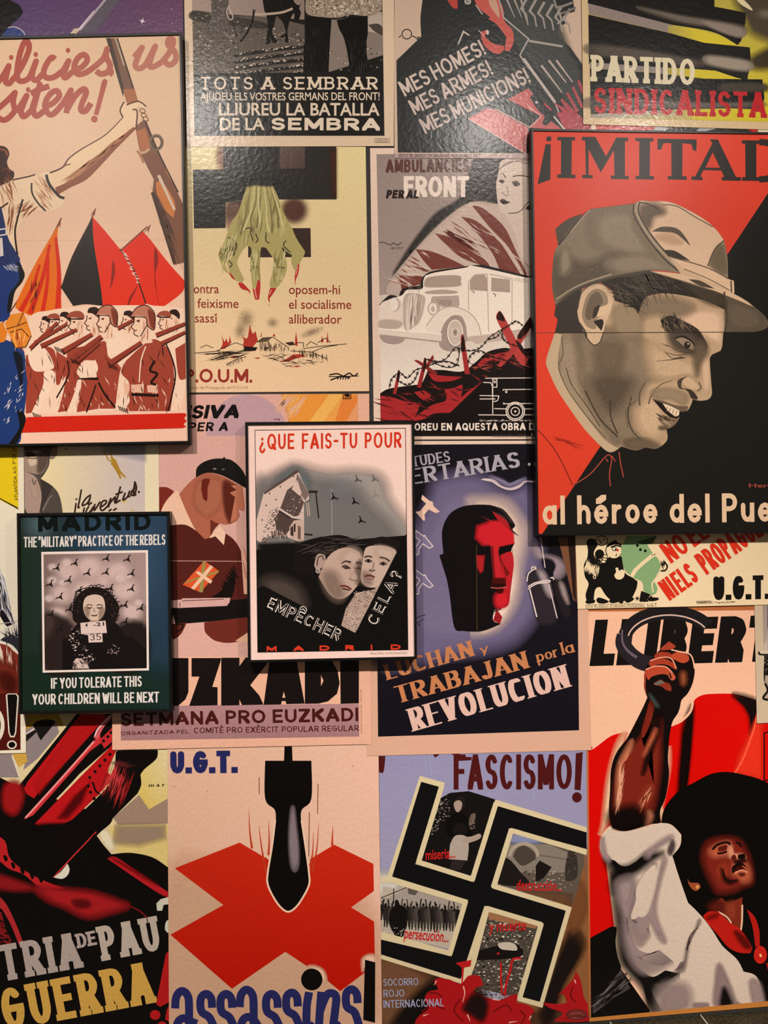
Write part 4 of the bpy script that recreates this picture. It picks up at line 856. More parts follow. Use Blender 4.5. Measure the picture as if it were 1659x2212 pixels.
p.line('262,1430 270,1560 240,1640 300,1790 420,1960 560,2120', 2.4, '6b5a47'); p.line('290,1640 330,1760 430,1900 520,2040', 2, '55483a'); p.line('420,1800 520,1990 640,2110', 3, '3f352b'); p.line('590,1860 595,1980 640,2090', 3, '42382d'); p.line('735,1840 710,1960 740,2070 830,2160', 3, '4b3f33'); p.line('780,1860 700,1930 710,2050', 2, '5e503f')
p.soft('830,1480 1000,1560 1200,1640 1210,1700 1100,1700 950,1720 860,1680', 'c9a986', 40, True, .9); p.soft('820,1860 900,1850 960,1980 960,2080 900,2130 800,2080 770,1960', 'd0ae8b', 40, True, .9); p.soft('1050,1280 1240,1250 1350,1290 1350,1480 1250,1440 1100,1340', LT, 34, True, .95); p.soft('1215,1580 1255,1580 1262,1780 1225,1800', LT, 20, True, .8); p.soft('760,1200 960,1170 1150,1230 1060,1290 900,1270 800,1290', '8a765f', 40, True, .85)
p.soft('620,1240 780,1240 790,1420 640,1420', 'a28b6f', 30, True, .8)
# brow, eye, nose, mouth
p.blob('930,1320! 1000,1290 1090,1330 1180,1380 1230,1450 1252,1500! 1235,1545! 1190,1500 1130,1420 1040,1420 960,1390', '342a22'); p.hatch(60, '930,1320 1060,1320 1190,1420 1100,1440 960,1400', 60, 14, 50, 4, '1f1914 6a5a48', 30)
p.soft('1000,1400 1130,1400 1210,1480 1180,1560 1040,1520 990,1450', '51443a', 26, True, .9)
p.blob('1030,1445! 1080,1440 1140,1470 1165,1500! 1150,1525 1100,1510 1060,1480', '8f7a64'); p.line('1030,1445 1085,1432 1140,1465 1168,1502', 3.5, '241c16'); p.line('1045,1465 1090,1505 1150,1528', 2.2, '3a3028'); p.oval(1112, 1490, 22, 24, '2a221c'); p.oval(1118, 1482, 6, 6, 'c9b090')
for q in ('1000,1500 1050,1530 1130,1545', '960,1540 1060,1560 1150,1530', '940,1480 990,1500', '960,1535 1010,1580 1080,1570', '900,1600 1000,1590 1100,1575'): p.line(q, 2.4, '4a3e32', True, .3, 1)
p.line('1335,1535 1280,1560', 3, '2a221c'); p.line('1265,1585 1285,1600', 3, '2a221c')
p.soft('1170,1480 1230,1470 1250,1540 1200,1620 1180,1700 1160,1620', '6a5946', 24, True, .8)
p.soft('1050,1720 1120,1700 1190,1760 1200,1800 1120,1790', 'c4a482', 16); p.blob('1045,1740! 1060,1720 1120,1700! 1080,1730 1075,1780 1130,1790! 1060,1785', '4a3d31'); p.blob('1090,1785! 1140,1795 1180,1840 1180,1860! 1140,1850 1120,1810', '3b3027'); p.line('1190,1740 1205,1780 1180,1800', 2.4, '5a4a3b')
p.line('1010,1730 930,1760 870,1830 850,1890', 3, '55473a', True, .4, 1); p.line('830,1740 790,1820 790,1900', 4, '5b4c3d', True, .4, 1); p.soft('880,1800 1000,1790 1110,1830 1090,1890 1000,1850 900,1850', '9a836a', 22, True, .9)
p.blob('875,1855! 950,1870 1040,1900 1120,1905! 1110,1940! 1040,1940 960,1910', '6b5746'); p.blob('880,1860! 960,1890 1060,1935! 1062,1970 1030,2000! 960,1950', '201914'); p.blob('945,1885! 1000,1905 1060,1935! 1055,1965 1030,1975! 980,1935', 'e2c6a6')
for k in range(4): p.line([(975 + k * 22, 1905 + k * 10), (972 + k * 20, 1940 + k * 9)], 1.4, '7b6652', False)
p.blob('925,1960! 985,1975 1040,1990 1055,1985! 1030,2035 970,2050! 920,2000', '7d6752'); p.hatch(30, '930,1965 1020,2000 970,2045 925,1990', 30, 10, 30, 3, '3a2f26 a58c70'); p.soft('930,2040 975,2050 960,2062 920,2060', '5d4d3e', 12, True, .8); p.soft('700,2140 830,2130 930,2180 830,2195 720,2190', '6f5e4c', 22, True, .9)
# ear
p.blob('365,1260 395,1140 460,1080 530,1075 590,1120 607,1190 590,1270 560,1340 545,1400 520,1470 480,1490 440,1450 400,1380 372,1320', 'cfae8d'); p.blob('400,1270 430,1160 490,1110 550,1130 575,1190 550,1270 500,1320 490,1380 440,1370 410,1330', '927c64'); p.blob('420,1280 450,1170 500,1130 530,1160 540,1210 490,1240 470,1300 440,1320', '6b5a48'); p.blob('500,1240! 560,1220 600,1190! 585,1260 530,1290! 500,1300', 'd8b794'); p.blob('475,1330! 530,1315 545,1340 530,1395! 500,1360', '2c241d'); p.blob('480,1240! 520,1220 500,1290! 470,1310', '3b3027'); p.line('370,1250 395,1140 460,1082 530,1075 590,1120', 2.4, '5e4f40'); p.line('410,1400 440,1455 480,1490 520,1470 546,1400', 2.4, '4b3f33'); p.line('380,1340 420,1400 430,1440', 4, '4b3f33')
# hair
p.poly('215,1235! 330,1140 400,1110! 368,1240 380,1330 412,1405! 215,1405! 232,1320 212,1290', '39322a', True)
p.poly('520,1060! 700,1020 860,985! 1100,1045 1380,1160! 1365,1250! 1240,1190 1060,1150 930,1140 830,1170 780,1280! 740,1230 620,1190! 600,1120', '2a231d', True); p.hatch(110, '620,1100 860,1010 1090,1060 900,1130 800,1160 770,1260 640,1180', 40, 30, 90, 3, '15110e 55483a 40362b', 40); p.soft('1090,1060 1370,1160 1360,1230 1200,1180', '4a3f33', 20, True, .8)
# cap
p.poly('405,600! 300,640 218,705! 236,815! 330,700', '51463a', True)
p.poly('238,815! 330,690 460,568! 745,532! 760,610 860,760 1000,920 1105,1012! 1040,1000 860,985 600,1032 380,1112 220,1225! 195,1080 208,880', '857560', True)
p.soft('500,600 720,570 760,700 860,860 800,900 600,840 480,760', '98876f', 60, True, .9); p.soft('230,900 420,960 620,900 800,960 600,1000 380,1080 240,1160 205,1080', '5f5344', 50, True, .85); p.soft('260,860 300,840 320,960 260,1010', '9d8c74', 30, True, .8); p.soft('560,920 800,880 980,960 860,975 640,1000', 'a3917a', 30, True, .7)
p.line('460,568 380,640 300,740 240,815', 3, '3a3128'); p.line('452,574 390,640 320,730', 2, 'b09d84'); p.line('215,1230 370,1112 600,1035 860,988', 5, '4a4035'); p.line('225,1180 380,1085 600,1010', 3, 'a5937a')
p.poly('760,530! 800,512 870,515 990,520 1110,570 1230,640 1310,710 1362,782! 1385,900 1388,1035! 1240,960 1000,890! 860,740 770,620', 'dab697', True)
p.soft('800,550 900,540 960,590 880,620 850,700 800,640', '6a5b4a', 30, True, .9); p.blob('870,722! 940,690 1040,700 1100,760 1135,822! 1040,740 960,725', '57493b'); p.blob('938,848! 1020,850 1090,890 1132,920! 1040,905 960,890', '3a3027'); p.soft('900,760 1000,740 1080,800 1000,800', 'cfa988', 20, True, .6)
p.poly('1362,782! 1385,900 1388,1035! 1250,955! 1290,850', '92806a', True); p.soft('1300,860 1350,820 1375,1000 1280,950', '77674f', 20, True, .7); p.line('1362,782 1300,840 1250,955', 2.4, '4a3f33')
p.line('940,540 1040,550 1160,620 1285,690', 2, '55473a'); p.line('760,530 830,530 920,570', 2.4, '3a3128')
p.line('770,522 768,600 850,750 980,900 1105,1010', 9, '8d7b65'); p.line('752,535 752,610 838,760 960,910 1080,1008', 2.4, '2f2720'); p.line('792,518 785,600 870,745 1000,900 1112,1005', 2.4, '2f2720'); p.line('775,525 770,600 855,755 985,905 1095,1008', 1.8, 'c4ad90')
p.poly('990,890 1260,970 1420,1060 1425,1150 1250,1085 1080,1030', 'c9a886'); p.poly('1000,895! 1240,965 1385,1040 1428,1055! 1432,1140! 1300,1080 1100,985!', 'd9b595', True); p.line('1000,895 1240,965 1390,1042', 2, '6a5948'); p.line('1408,1055 1412,1135', 3, '4a3f33', False); p.line('1090,975 1250,1040 1400,1120', 2, '6a5948')
p.poly('1100,1015! 1250,1075 1400,1130 1520,1195 1620,1275 1662,1330! 1650,1375 1560,1402 1368,1402! 1375,1170 1200,1100 860,992!', '5f5243', True); p.soft('1400,1200 1560,1250 1620,1330 1560,1380 1400,1360', '6f604f', 30, True, .8); p.poly('858,990! 1000,1000 1110,1020 1250,1075 1400,1130 1510,1190 1560,1232! 1450,1185 1300,1125 1100,1060', 'd2b08f', True); p.blob('1120,1045! 1200,1055 1300,1110! 1200,1090', '4a3f33'); p.line('880,1000 1090,1065 1375,1160', 1.8, '5a4b3c')
p.line('1362,1130 1380,1280 1368,1402', 4, '4a3f33')
p.speck(900, '210,900 460,590 740,560 1000,930 600,1010 240,1150', .5, 1.1, '5d5142 a99880 6f614f b5a58c'); p.speck(800, '240,1430 700,1420 850,1660 760,1900 800,2150 600,2120 400,1900 250,1700', .5, 1.1, '4d4236 a8937a 675847 b8a286'); p.speck(260, '820,1480 1000,1570 1200,1660 960,1750 850,1700', .5, 1, '9a8268 d8b894'); p.speck(200, '1390,1180 1600,1290 1600,1380 1380,1390', .5, 1, '3d342a 8a7963'); p.speck(150, '830,1900 930,2000 950,2100 800,2120', .5, 1, '9a8268 ddbd99'); p.speck(150, '780,1200 1050,1180 1100,1260 800,1280', .5, 1, '5d4f40 b39a7d')
SIL = '405,600! 300,640 218,705! 236,815! 208,880 195,1080 220,1235! 212,1290 232,1320 215,1405! 180,1510 155,1600 170,1660 230,1790 300,1900 400,2040 480,2130 560,2205 610,2215 665,2178! 760,2205 830,2185! 900,2193 955,2160 980,2120 972,2058! 1020,2038 1055,1990 1058,1940! 1110,1938 1140,1890 1150,1858! 1200,1868 1255,1858 1280,1820 1276,1750 1268,1640 1266,1590! 1275,1562 1330,1538 1350,1498! 1357,1400! 1560,1402 1650,1375 1662,1330! 1620,1275 1520,1195 1432,1140! 1428,1055! 1388,1035! 1385,900 1362,782! 1310,710 1230,640 1110,570 990,520 870,515 800,512 745,532! 460,568!'
p.part('background')
p.outside(SIL, 60, 40, 2300, 2770, 'da4029', '40,30 1945,30 130,2770 40,2770'); p.outside(SIL, 60, 40, 2300, 2770, '1c1a17', '1945,30 2300,30 2300,2770 130,2770')
p.line('100,2065 200,2180 270,2300 335,2440', 1.8, '5a1c14'); p.hatch(26, '220,2110 400,2170 380,2190 240,2140', 15, 10, 40, 2, '8c2418', 20)
for q in ('335,2440 450,2368 560,2245 590,2238', '590,2238 600,2270 585,2360 592,2448', '600,2240 625,2280', '650,2215 660,2290 680,2385', '560,2260 575,2280'): p.line(q, 2.4, 'a8453a')
p.part('portrait')
p.line('66,1408 1560,1402', 1.2, '3a3028', False)
p.part('title_lettering')
B = '2b2420'
for q in ('160,78 192,78 189,110 157,110', '152,130 187,130 185,370 98,402', '232,80 352,82 352,104 330,106 328,336 355,337 355,361 232,359 232,335 256,334 257,106 232,104',
          '398,80 490,80 562,212 632,84 712,86 712,110 690,112 690,344 716,346 716,369 594,366 594,343 619,342 615,172 526,322 444,166 444,338 471,340 471,362 400,360 400,338 425,337 420,106 398,104',
          '760,87 882,89 882,112 860,113 858,345 887,347 887,370 762,368 762,345 786,344 787,110 760,109', '910,92 1176,98 1174,176 1152,172 1140,130 1080,124 1078,346 1108,348 1108,372 980,369 980,346 1005,345 1003,122 950,124 935,166 910,168',
          '1263,97 1320,98 1442,352 1476,354 1476,379 1345,376 1345,352 1362,351 1342,309 1222,306 1200,350 1216,352 1216,374 1140,372 1140,349 1166,348 1282,124', '1482,103 1620,105 1620,128 1580,128 1580,352 1620,354 1620,380 1482,378 1482,354 1506,353 1504,127 1482,126'):
    p.poly(q, B)
p.poly('1236,288 1334,290 1284,186', 'd53c26'); p.line('1600,116 1660,124 1720,170 1735,245 1715,320 1660,362 1600,368', 14, B)
p.part('caption_lettering')
p.text('al héroe del Pueblo', 132, 2708, 1985, 2683, 196, 'e4c09c', (.19, .17), gap=.2, word=.48)
p.type('Her', 1530, 2455, 1659, 2455, 26, 'a8453a', .01)
p.done()

# ---------------------------------------------------------------- beret poster
p = Poster('wall_poster', 'mauve and peach poster of a man in a black beret above EUZKADI lettering', 'poster', '240,853 797.5,850.5 802.5,1607.5 242.5,1620', LV(3), 'e6b096', seed=11)
p.view(330, 840, 3.253).part('picture')
p.poly('42,38 1438,38 1445,1885 50,1890', 'dba89c'); p.poly('230,38 1438,38 1438,420 230,420', 'dda89a'); p.oval(660, 330, 285, 292, 'c0989f', 0, 40); p.poly('42,330 1000,330 1000,700 42,700', 'dba89c')
p.soft('900,30 1438,30 1440,240 960,240', 'e9a04c', 24, False); p.poly('1040,38 1240,38 1100,230 960,230', 'e8943c'); p.poly('1240,38 1340,38 1200,230 1100,230', 'efb35a'); p.poly('1340,38 1400,38 1438,60 1438,90 1360,230 1280,230', 'e3823a'); p.poly('1438,90 1438,230 1360,230', 'e49a6a'); p.hatch(26, '890,60 1080,60 1000,200 940,200', 130, 20, 60, 5, 'e8b07c dda89a', 12)
p.border('1338,30 1392,30 1392,70 1338,70', 1.6, '2a1712'); p.type('UGT', 1342, 70, 1390, 70, 14, '2a1712', .02); p.blob('1350,34 1375,32 1385,50 1365,56 1348,50', '2a1712'); p.line('850,215 890,212 885,225', 1.5, '4a2a24', False)
p.poly('42,690! 100,692 150,720! 60,860 42,870!', '7a2a20', True)
p.poly('165,712! 200,760 310,1000! 220,980 120,960 60,900! 62,850 100,780', 'eec0a4', True)
p.poly('300,620! 380,590 470,605 560,650 625,690 635,720! 645,850 600,845! 612,890 600,910! 580,935 520,955 470,945! 430,990 405,1040 365,1058! 300,990 240,870 185,740! 250,665', 'b0644c', True); p.soft('330,640 470,640 480,800 380,900 290,800', 'bb7054', 40, True, .8)
p.soft('500,650 560,670 590,700 570,740 580,760 560,860 545,940 520,900 500,800', '5e241a', 26, True, .95); p.poly('548,680 630,675 640,850 605,845 600,905 545,940 578,760 540,730 590,710', 'bf7458'); p.poly('405,915! 440,940 470,945! 430,990 405,1042!', '6d2c20', True)
p.blob('303,622! 308,560 350,518 420,493 498,490 560,505 625,565 665,640 700,700! 690,725! 640,690 560,645 470,602 380,590', '191614'); p.line('498,492 505,480', 4, '191614', False); p.oval(435, 562, 14, 5, '8a8078'); p.oval(496, 566, 10, 4, '8a8078')
p.poly('345,640 372,628 402,633 398,660 386,690 384,770 378,792 355,775 340,710', '6a2318')
p.poly('135,958! 230,955 310,1000! 365,1056! 400,1046! 510,1015! 570,1060 620,1140 660,1260 700,1500! 130,1500!', '54201a', True)
p.poly('398,1042 472,958 512,1012 500,1098 440,1036 405,1048', 'efc3a8')
p.poly('570,1230! 560,1300 500,1400 390,1480! 540,1480 580,1350', '160e0c', True); p.hatch(70, '575,1240 580,1340 520,1450 470,1480', 45, 14, 34, 4, '160e0c', 10); p.line('52,1208 660,1212', 1.4, 'c79a8c', False)
p.poly('362,1208 466,1280 336,1430 210,1376', 'd9562c'); p.poly('350,1215 372,1215 352,1430 325,1428', '9a8a4a'); p.poly('215,1370 240,1350 462,1276 462,1292', '9a8a4a'); p.poly('300,1290 320,1280 420,1350 405,1370', 'ecc0a0'); p.poly('405,1238 425,1252 290,1412 268,1400', 'ecc0a0')
p.poly('620,1130 700,1200 700,1450 640,1440', 'e4ac94'); p.hatch(12, '620,1130 690,1200 690,1420 650,1300', 70, 30, 70, 2, 'a06050')
p.poly('130,1530 700,1470 700,1610 160,1655', '14100f'); p.poly('120,1488 205,1480 205,1472 545,1468 540,1500 520,1525 180,1540 120,1536', 'd3a39c'); p.line('205,1490 500,1478', 1.6, '5c3430', False); p.line('190,1500 190,1535', 1.4, '5c3430', False)
p.poly('362,1640! 700,1600! 700,1700 640,1760 540,1785 440,1770 385,1730! 365,1700', '6e2a20', True); p.poly('130,1655! 240,1640! 200,1720 150,1760 120,1760!', '5a2018', True); p.line('150,1660 210,1655 200,1690 160,1710', 3, '160e0c'); p.poly('580,1770 700,1690 700,1790', 'e4b292'); p.poly('150,1780 160,1890 50,1890 50,1780', 'd0a096')
p.view(240, 1390, 2.8603)
p.poly('58,85 1532,80 1532,385 60,400', 'eab397'); p.poly('60,388 1532,372 1533,575 60,600', 'b18487', grad=('a07476', 800, 400, 800, 600))
p.part('title_lettering')
for q in ('250,90 478,90 478,300 460,345 415,385 250,388', '497,90 678,90 678,105 625,268 658,270 658,382 482,386 545,205 497,205', '680,88 793,88 793,140 832,86 988,92 860,258 915,320 942,378 808,381 793,346 793,382 680,384',
          '980,100 1145,98 1196,372 1082,375 1078,356 1055,356 1050,377 942,379', '1197,98 1360,98 1400,170 1412,245 1396,310 1340,358 1280,372 1197,373', '1415,95 1531,95 1531,370 1418,373'): p.poly(q, '171110')
p.poly('1067,298 1077,335 1058,335', 'eab397'); p.poly('1297,196 1312,230 1297,264', 'eab397')
p.part('caption_lettering')
p.text('SETMANA PRO EUZKADI', 62, 512, 1528, 480, 84, '471a17', (.24, .2), gap=.2, word=.5, wide=1.15)
p.text('ORGANITZADA PEL', 62, 568, 480, 556, 24, '471a17', (.18, .17), gap=.3, word=.5, wide=1.2); p.text('COMITÈ PRO EXÈRCIT POPULAR REGULAR', 512, 556, 1530, 541, 36, '471a17', (.17, .15), gap=.2, word=.5)
p.type('GRÀFIQUES AGUSTÍ RASTARD · BARCELONA', 1551, 558, 1548, 280, 9, '5c3430')
p.part('title_lettering'); p.view(330, 840, 3.253)
p.text('NSIVA', 165, 212, 600, 206, 96, '15100f', (.3, .22), slant=.22, gap=.1, upv=(0, -1)); p.text('PER A', 250, 300, 525, 296, 64, '15100f', (.26, .2), slant=.16, gap=.22, word=.55, upv=(0, -1))
p.done()

# ---------------------------------------------------------------- poster at the far left edge
p = Poster('wall_poster', 'cream poster at the left edge with a yellow corner and ATLANTIDA printed upright', 'poster', '-190,930 51,930 56,1626.5 -180,1631', LV(2), 'e6dac2', seed=12)
p.view(0, 940, 3.072).part('picture')
p.poly('-300,-20 118,-20 122,495 0,430 -300,250', 'e2c21c'); p.poly('-40,402 122,495 118,480 -40,395', '3a3210')
p.view(0, 1090, 4.1475)
p.blob('-60,560! 30,640 60,760 90,900 105,1060! 40,1000 -60,900!', '9a9aa4'); p.hatch(60, '-20,600 40,700 100,1040 20,1000', 75, 40, 120, 6, '6d6d78 c9c5c4 40404a', 10); p.blob('0,960! 30,950 110,1080! 60,1090 0,1000!', '15131a'); p.line('-20,1070 60,1060 160,1045', 2, 'a09a94')
p.blob('-60,1140! 100,1080 165,1060! 165,1330! 60,1260 -60,1230!', 'ddd3c4'); p.blob('0,1215! 60,1180 170,1220! 170,1330! 110,1260', '2a2a34'); p.hatch(26, '40,1180 160,1140 160,1230 60,1210', 60, 20, 60, 4, '2a2a34', 30)
p.poly('-60,1235! 60,1260 120,1310 170,1350! 175,1720! -60,1720!', '7d2f22', True); p.hatch(60, '-20,1280 160,1400 165,1600 -20,1500', 80, 20, 50, 5, 'ddcbb8 a05a48 6a2015', 10); p.soft('-60,1420 150,1480 175,1700 -60,1720', '6e2418', 40, True); p.soft('10,1500 130,1560 120,1680 20,1640', '45140e', 40, True, .7)
p.view(0, 1520, 3.1974)
p.poly('-200,-70 140,-70 142,318 -200,330', '4c150f')
p.part('lettering')
p.view(0, 940, 3.072); p.type('ATLANTIDA, A.G. Pº DE LA REPÚBLICA', 120, 434, 92, -80, 22, '2e2a14', .012)
p.view(0, 1520, 3.1974); p.ring(-45, 150, 62, 110, 9, 'e0d4c0'); p.oval(-45, 150, 50, 100, '100c0b')
p.poly('40,-60 55,-70 115,-70 130,-50 112,200 100,232 70,232 58,200', 'e0d4c0'); p.poly('50,-60 60,-64 110,-64 120,-46 104,196 95,222 75,222 66,196', '100c0b'); p.oval(82, 284, 34, 30, 'e0d4c0'); p.oval(82, 284, 24, 21, '100c0b')
p.done()

# ---------------------------------------------------------------- youth poster
p = Poster('wall_poster', 'cream poster with a young man in a dark shirt and slanted la juventud script', 'poster', '52,900 342.5,900 345.5,1430 55,1430', LV(4), 'e8d8b6', seed=13)
p.view(0, 940, 3.072).part('picture')
p.poly('162,-100 960,-100 965,1500 165,1500', 'ead79c', grad=('c3b2b8', 480, 300, 900, 200)); p.soft('640,-20 960,-20 965,160 700,100', 'a8a4ac', 60, False, .8)
p.poly('162,-100! 380,-100! 382,100 370,140 350,160 330,155! 325,200 300,250 270,290! 350,340 400,420 430,620! 162,620!', '504640', True)
p.blob('162,110! 240,100 300,120 320,170 300,230 262,260 200,250 162,240!', '9c8474'); p.soft('185,150 240,150 250,190 200,205', 'cbb39c', 16); p.blob('165,118! 200,108 235,125 255,132! 220,140 180,142', '2b211d'); p.line('175,150 220,156 255,150', 2, '5c463c'); p.blob('345,90! 378,80 380,120 350,160! 330,140', '8d7768'); p.soft('260,120 320,130 300,220 250,250', '5a4a42', 20, True, .7)
p.blob('162,240! 220,265 250,300 275,400 262,520 220,600! 162,480!', 'a98e80'); p.soft('200,300 240,320 250,420 215,400', 'c0a796', 20, True, .7); p.line('215,290 225,330 240,300', 2, '5c463c'); p.poly('270,288 350,340 310,420 260,520 280,400', '3b3330'); p.line('345,400 320,430 285,500', 2, '8d8078')
p.blob('165,500! 200,560 220,640! 165,640!', '241f1d')
G_ = 'a9802a'
p.blob('695,122 705,128 720,155 738,168 732,120 740,118 750,150 765,160 785,200 800,235 830,270 834,282 820,278 800,255 806,285 795,288 785,265 760,225 745,200 735,195 738,180 715,165', G_); p.oval(742, 150, 9, 10, G_); p.line('697,125 690,100', 1.5, G_); p.line('734,120 728,95', 1.5, G_)
p.oval(825, 440, 13, 7, 'd9b040'); p.oval(875, 500, 16, 4, 'c9a85a', 15); p.oval(438, 92, 7, 6, '8a7438')
p.part('lettering')
K_ = '33211a'
for a in ('540,360 528,430 518,480 530,475', '605,395 575,415 550,450 548,468 580,450 600,410! 588,450 590,462 610,445', '505,450 495,520',
          '560,480 545,540 520,580', '590,470 570,510 590,515 620,475! 605,510', '630,455 625,500 665,440', '665,480 700,455 705,435 680,440 665,480 680,500 715,470', '715,470 735,420! 720,475 730,450 765,410 760,445 775,450', '800,340 775,430 775,445 800,430', '765,395 815,375', '815,425 830,385! 815,430 845,410 860,372! 850,405 865,405', '905,345 880,365 868,395 890,395 905,350 895,310! 885,395 905,390', '925,370 918,385', '720,505 740,490', '775,485 750,500'):
    p.line(a, 3.8, K_)
p.oval(507, 425, 7, 7, K_)
p.done()

# ---------------------------------------------------------------- framed Madrid poster (dark green and blue)
p = Poster('framed_poster', 'dark green framed poster lettered THE MILITARY PRACTICE OF THE REBELS', 'framed poster', '42.5,1114 362,1110 367.7,1532.5 47,1537', .0315, '2b4a40', (.0072, .036), seed=14)
p.view(0, 1090, 4.1475).part('background')
p.poly('170,80 1535,70 1535,1850 190,1870', '1e2c20', grad=('263c52', 700, 700, 1400, 500)); p.soft('700,90 1400,80 1480,700 1100,1000 900,600', '3e5a78', 260, True, .5); p.soft('190,1400 1500,1500 1520,1850 190,1860', '1c3022', 160, True, .6); p.glow(350, 180, 200, 200, '5a7078', .2, .6)
p.part('picture')
p.poly('370,424 1326,408 1335,1486 382,1506', 'e8d6cc'); p.poly('390,446 1306,430 1314,1466 402,1486', '7a625c')
p.poly('390,446 1306,430 1314,900 398,900', 'a58a84', grad=('7d6560', 1200, 500, 420, 600))
for x, y, r in ((620, 600, 190), (900, 640, 240), (1120, 760, 200), (560, 800, 170), (1180, 960, 150), (520, 980, 120), (800, 560, 190), (1060, 600, 180), (760, 780, 210), (1160, 1080, 90)): p.glow(x, y, r, r * .85, 'd6b8b2', .35, .85)
for x, y, r in ((470, 560, 60), (600, 520, 70), (1080, 660, 80), (470, 680, 70), (560, 700, 60), (1150, 640, 50), (440, 840, 60), (1240, 880, 60), (520, 980, 70), (1180, 1100, 60)): p.glow(x, y, r, r * .8, 'e2c8c2', .4, .7)
p.soft('400,1000 640,1080 700,1476 410,1476', '2a1f1d', 44, True); p.soft('1080,1080 1310,1100 1300,1456 1000,1460', '231a18', 44, True); p.soft('410,980 470,1000 480,1100 400,1200', '4a3834', 60, True, .8); p.poly('560,1200 1180,1180 1314,1300 1314,1466 560,1482', '171212')
p.border('380,435 1316,419 1325,1476 392,1496', 4.6, 'e8d6cc')
# a plain child with dark curls and dark clothes
p.blob('560,1470! 580,1330 620,1200 680,1080 800,1010 960,1020 1060,1080 1120,1180 1170,1320 1190,1468!', '171212')
p.blob('650,980 660,880 700,810 760,760 850,735 950,765 1020,830 1065,910 1050,1010 1000,1080 940,1110 800,1110 720,1080 660,1040', '1c1513')
for k in range(34):
    a = k * .36; p.ring(858 + 195 * math.cos(a) * (1 + .06 * math.sin(k * 3)), 920 + 175 * math.sin(a), 20 + k % 3 * 7, 18 + k % 4 * 5, 2, '1c1513', 0, 0, 300, 10)
p.speck(60, '665,900 740,790 860,760 980,800 1050,920 1020,1040 960,900 760,860 700,1000', .6, 1.6, '4a3b36 6b5850')
p.blob('745,900 770,830 850,805 920,830 942,910 930,980 890,1030 840,1045 790,1020 755,970', 'cfb4a2'); p.soft('760,920 800,930 790,1010 765,970', '9c8070', 20, True, .8); p.soft('895,930 935,930 915,1000 890,1020', '9c8070', 20, True, .7)
p.line('775,905 800,895 828,905', 2, '4a3730'); p.line('865,905 892,895 922,908', 2, '4a3730'); p.line('780,922 802,928 825,922', 2.4, '3a2a25'); p.line('868,922 890,928 915,922', 2.4, '3a2a25'); p.line('846,925 840,955 856,958', 1.6, '7d6458'); p.line('818,990 845,996 872,988', 2.6, '4a2d28'); p.poly('800,1040 890,1040 900,1080 790,1080', '8d7466')
p.speck(130, '640,1100 720,1080 740,1240 790,1290 860,1380 780,1460 650,1470 670,1330 620,1220', 1, 3.2, 'd9c2b8 b59c92 6b5852 2a201e'); p.blob('650,1470! 680,1380 760,1400 800,1468!', 'cdb5aa'); p.hatch(20, '660,1400 790,1400 790,1460 660,1460', 60, 8, 24, 2.4, '4a3b38', 40); p.speck(26, '1000,1250 1080,1290 1060,1350 960,1330', .8, 2, '8a746c d9c2b8')
p.poly('720,1060 945,1040 958,1150 890,1160 916,1158 920,1232 795,1236 790,1170 726,1160', 'd9bfb6'); p.line('726,1160 958,1150', 1.2, '8a7068', False)
p.type('4', 762, 1096, 786, 1096, 32, '241816', .02); p.type('-21', 836, 1092, 934, 1084, 32, '241816', .02); p.text('35', 806, 1218, 908, 1212, 58, '241816', (.16, .1), gap=.2)
def bird(x, y, k, col, rot=0):
    ca, sa = math.cos(math.radians(rot)), math.sin(math.radians(rot)); f = lambda pts: [(x + (u * ca - v * sa) * k, y + (u * sa + v * ca) * k, False) for u, v in pts]
    p.poly(f([(-52, -8), (-30, -18), (-8, -4), (0, -14), (8, -4), (30, -18), (52, -8), (30, -6), (10, 14), (3, 38), (-3, 38), (-10, 14), (-30, -6)]), col, True)
for x, y in ((955, 480), (1143, 487), (510, 565), (672, 522), (785, 610), (950, 605), (1180, 615), (615, 675), (450, 710), (712, 768), (538, 825), (990, 748), (1178, 752), (625, 935), (458, 980), (1120, 898), (1262, 925), (540, 1110), (1122, 1048), (1248, 1105)): bird(x, y, .95, '1f1715', -42)
p.part('lettering')
p.text('MADRID', 342, 244, 1352, 228, 152, '0c1312', (.3, .22), gap=.32, wide=1.2)
p.text('THE "MILITARY" PRACTICE OF THE REBELS', 212, 384, 1482, 360, 94, 'ddd2cb', (.2, .13), gap=.13, word=.24, upv=(0, -1))
p.text('IF YOU TOLERATE THIS', 456, 1650, 1270, 1630, 96, 'ddd2cb', (.21, .14), gap=.15, word=.34, upv=(0, -1)); p.text('YOUR CHILDREN WILL BE NEXT', 290, 1794, 1425, 1772, 96, 'ddd2cb', (.21, .14), gap=.15, word=.34, upv=(0, -1))
p.text('MINISTERIO  DE  PROPAGANDA', 222, 1866, 1500, 1842, 30, '0f1a16', (.14, .13), gap=.6, word=.8)
p.done()

